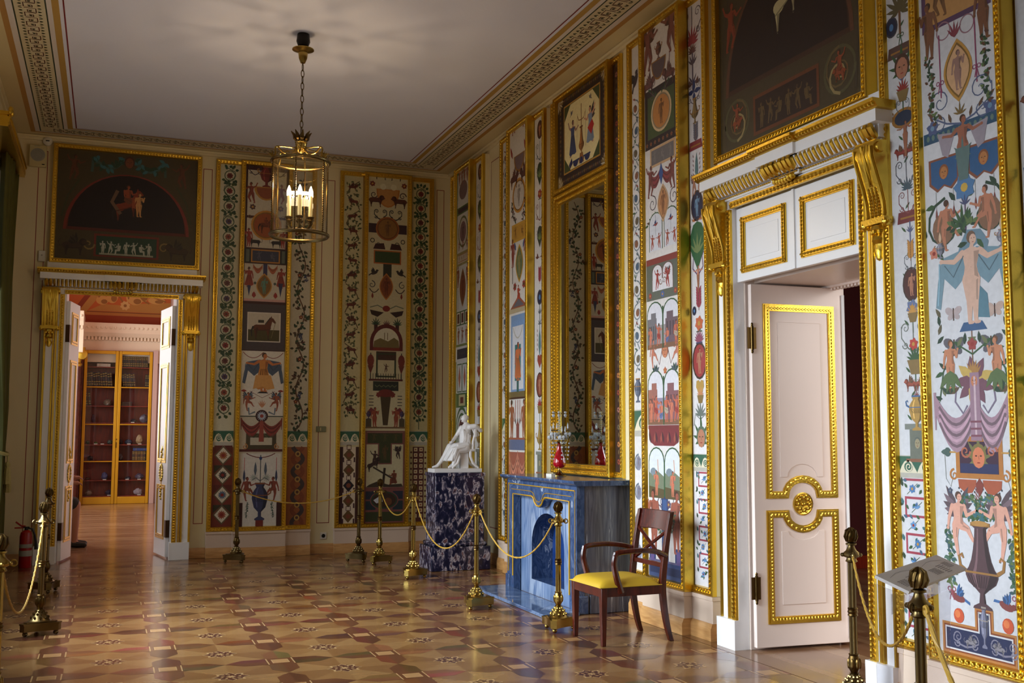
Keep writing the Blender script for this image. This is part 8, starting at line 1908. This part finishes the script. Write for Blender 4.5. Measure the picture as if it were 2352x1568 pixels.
def rock(x, z, w, h, col, label, rough=.3):
    rn = random.Random(int((x + 2) * 100 + z * 37)); b = MB().ell((0, 0, h / 2), (w / 2, .06, h / 2), 9, 7)
    b.v = [(p[0] * rn.uniform(.75, 1.1), p[1] * rn.uniform(.8, 1.1), max(0, p[2] * (1 if p[2] < .004 else rn.uniform(.85, 1.05)))) for p in b.v]
    tag(obj('mineral', b, mat('mineral', col, rough, noise=.5, nscale=25), None, (cx + x, BY + .18, z + .001), angle=0), label, 'mineral', 'minerals in the far bookcase')
for a_ in ((-.20, SH[5], .17, .15, (128, 110, 96), 'grey lumpy mineral on the third shelf, left glass door'), (-.47, SH[4], .09, .18, (84, 60, 72), 'upright purple mineral on the fourth shelf, left glass door'), (.34, SH[4], .13, .09, (52, 44, 48), 'low dark mineral beside a bigger one, fourth shelf right'), (.55, SH[4], .19, .2, (92, 84, 104), 'large pale-topped mineral at the right of the fourth shelf'),
           (-.56, SH[3], .08, .09, (60, 66, 44), 'small greenish mineral at the left end of the fifth shelf'), (-.40, SH[3], .08, .06, (84, 96, 40), 'low mossy mineral second on the fifth shelf left'), (-.12, SH[3], .12, .1, (84, 92, 84), 'round grey-green mineral by the centre post, fifth shelf'), (.09, SH[3], .1, .12, (72, 52, 56), 'brown mineral right of the centre post, fifth shelf'), (.25, SH[3], .16, .11, (60, 66, 84), 'blue-grey mineral with a card, fifth shelf right'), (.47, SH[3], .15, .21, (170, 140, 104), 'pale cut crystal at the right of the fifth shelf'),
           (-.50, SH[2], .12, .11, (44, 36, 40), 'dark mineral on the sixth shelf, left glass door'), (.09, SH[2], .14, .15, (84, 70, 74), 'grey mineral beside the tan books, sixth shelf'), (-.53, SH[1], .13, .06, (92, 66, 48), 'flat brown mineral on the seventh shelf'), (-.2, SH[1], .14, .17, (84, 84, 128), 'domed violet mineral on the seventh shelf, left glass door'), (.27, SH[1], .14, .07, (52, 46, 60), 'low dark mineral on the seventh shelf right'), (.5, SH[1], .2, .13, (74, 56, 84), 'hollow purple geode on the seventh shelf right'),
           (-.50, SH[0], .15, .13, (120, 92, 74), 'brown rounded mineral on the bottom shelf left'), (-.11, SH[0], .15, .12, (52, 46, 72), 'dark violet mineral on the bottom shelf by the centre post'), (.48, SH[0], .22, .15, (160, 148, 160), 'big pale lumpy mineral on the bottom shelf right')): rock(*a_)
for (x, z, lb) in ((.32, SH[4], 'fourth shelf right'), (-.40, SH[3], 'fifth shelf, left of two'), (-.27, SH[3], 'fifth shelf, alone'), (.26, SH[3], 'fifth shelf before the blue-grey mineral'), (.48, SH[3], 'fifth shelf before the cut crystal'), (-.2, SH[1], 'seventh shelf before the domed mineral'), (.25, SH[1], 'seventh shelf before the low dark mineral'), (.49, SH[1], 'seventh shelf before the geode'), (-.1, SH[0], 'bottom shelf by the centre post'), (.5, SH[0], 'bottom shelf before the big pale mineral')):
    tag(obj('name_card', MB().box(-.035, 0, 0, .035, .004, .018), PLASTIC, None, (cx + x, BY + .08, z + .001)), 'tiny white name card, ' + lb, 'card', 'name cards in the bookcase')
t = thing('picture', 'gilt picture frame seen edge-on on the right wall of the room beyond', 'picture', (1.2, 20.6, 1.8), R90)
obj('frame', MB().box(-.4, -.32, -.42, -.33, 0, .42).box(.33, -.32, -.42, .4, 0, .42).box(-.33, -.32, .35, .33, 0, .42).box(-.33, -.32, -.42, .33, 0, -.35), GOLD, t); obj('canvas', MB().box(-.33, -.29, -.35, .33, -.27, .35), CREAM, t)

# ------------------------------------------------------------------ attendant seated behind the left leaf of the far doorway
armchair('armchair', 'dark wooden chair under the seated attendant, mostly hidden by the far door leaf', (-.80, 14.86, 0), PI)
def attendant():
    t = thing('person', 'person in pale shirt and black flats, seated beyond the far doorway behind its left leaf', 'person', (-.80, 14.86, 0))
    b = MB()
    taper(b, [(-.05, 0, .58, .13), (-.06, 0, .78, .125), (-.06, 0, .98, .14), (-.05, 0, 1.08, .09)], 12); taper(b, [(-.05, 0, 1.08, .055), (-.03, 0, 1.18, .05)])
    b.ell((-.01, 0, 1.29), (.095, .075, .115), 14, 10); b.ell((.085, 0, 1.275), (.018, .016, .022), 8, 6)
    for s in (-1, 1):
        b.ell((-.01, s * .076, 1.28), (.02, .012, .028), 8, 6); b.ell((.07, s * .03, 1.305), (.014, .016, .011), 8, 6)
        taper(b, [(-.03, s * .09, .545, .10), (.43, s * .11, .545, .066), (.43, s * .11, .30, .056), (.435, s * .11, .09, .038)]); taper(b, [(.425, s * .11, .06, .04), (.55, s * .115, .035, .03)])
        taper(b, [(-.06, s * .17, 1.02, .055), (.10, s * .22, .80, .045), (.40, s * .13, .86 + .03 * s, .032)])
        h = (.40, s * .13, .86 + .03 * s); taper(b, [(h[0], h[1], h[2], .026), (h[0] + .05, h[1] - s * .01, h[2], .028)], 8)
        for q in range(4): taper(b, [(h[0] + .06, h[1] + (q - 1.5) * .018, h[2], .009), (h[0] + .10 - .004 * abs(q - 1), h[1] + (q - 1.5) * .018, h[2] - .012, .008), (h[0] + .115 - .006 * abs(q - 1), h[1] + (q - 1.5) * .018, h[2] - .035, .007)], 6)
        taper(b, [(h[0] + .03, h[1] - s * .03, h[2], .010), (h[0] + .07, h[1] - s * .045, h[2] + .012, .008)], 6)
    remesh(obj('body', b, SKIN, t), .011, 2)
    b = MB(); taper(b, [(-.05, 0, .60, .15), (-.06, 0, .80, .14), (-.06, 0, 1.0, .155), (-.05, 0, 1.09, .085)], 12)
    for s in (-1, 1): taper(b, [(-.06, s * .16, 1.02, .07), (.10, s * .22, .80, .062), (.28, s * .17, .83 + .02 * s, .052)])
    remesh(obj('shirt', b, CLOTHW, t), .014, 2)
    b = MB()
    for s in (-1, 1): taper(b, [(-.06, s * .07, .56, .13), (.2, s * .1, .56, .105), (.40, s * .11, .555, .088)])
    remesh(obj('skirt', b, CLOTHD, t), .014, 2)
    b = MB().ell((-.035, 0, 1.33), (.098, .088, .105), 12, 9).ell((-.085, 0, 1.27), (.05, .07, .09), 10, 8); obj('hair', b, HAIR, t)
    for s in (-1, 1):
        b = MB(); taper(b, [(.395, s * .11, .05, .044), (.47, s * .112, .042, .044), (.56, s * .116, .034, .034)], 10); b.v = [(p[0], p[1], max(.0, p[2])) for p in b.v]; obj('shoe', b, SHOE, t)
attendant()
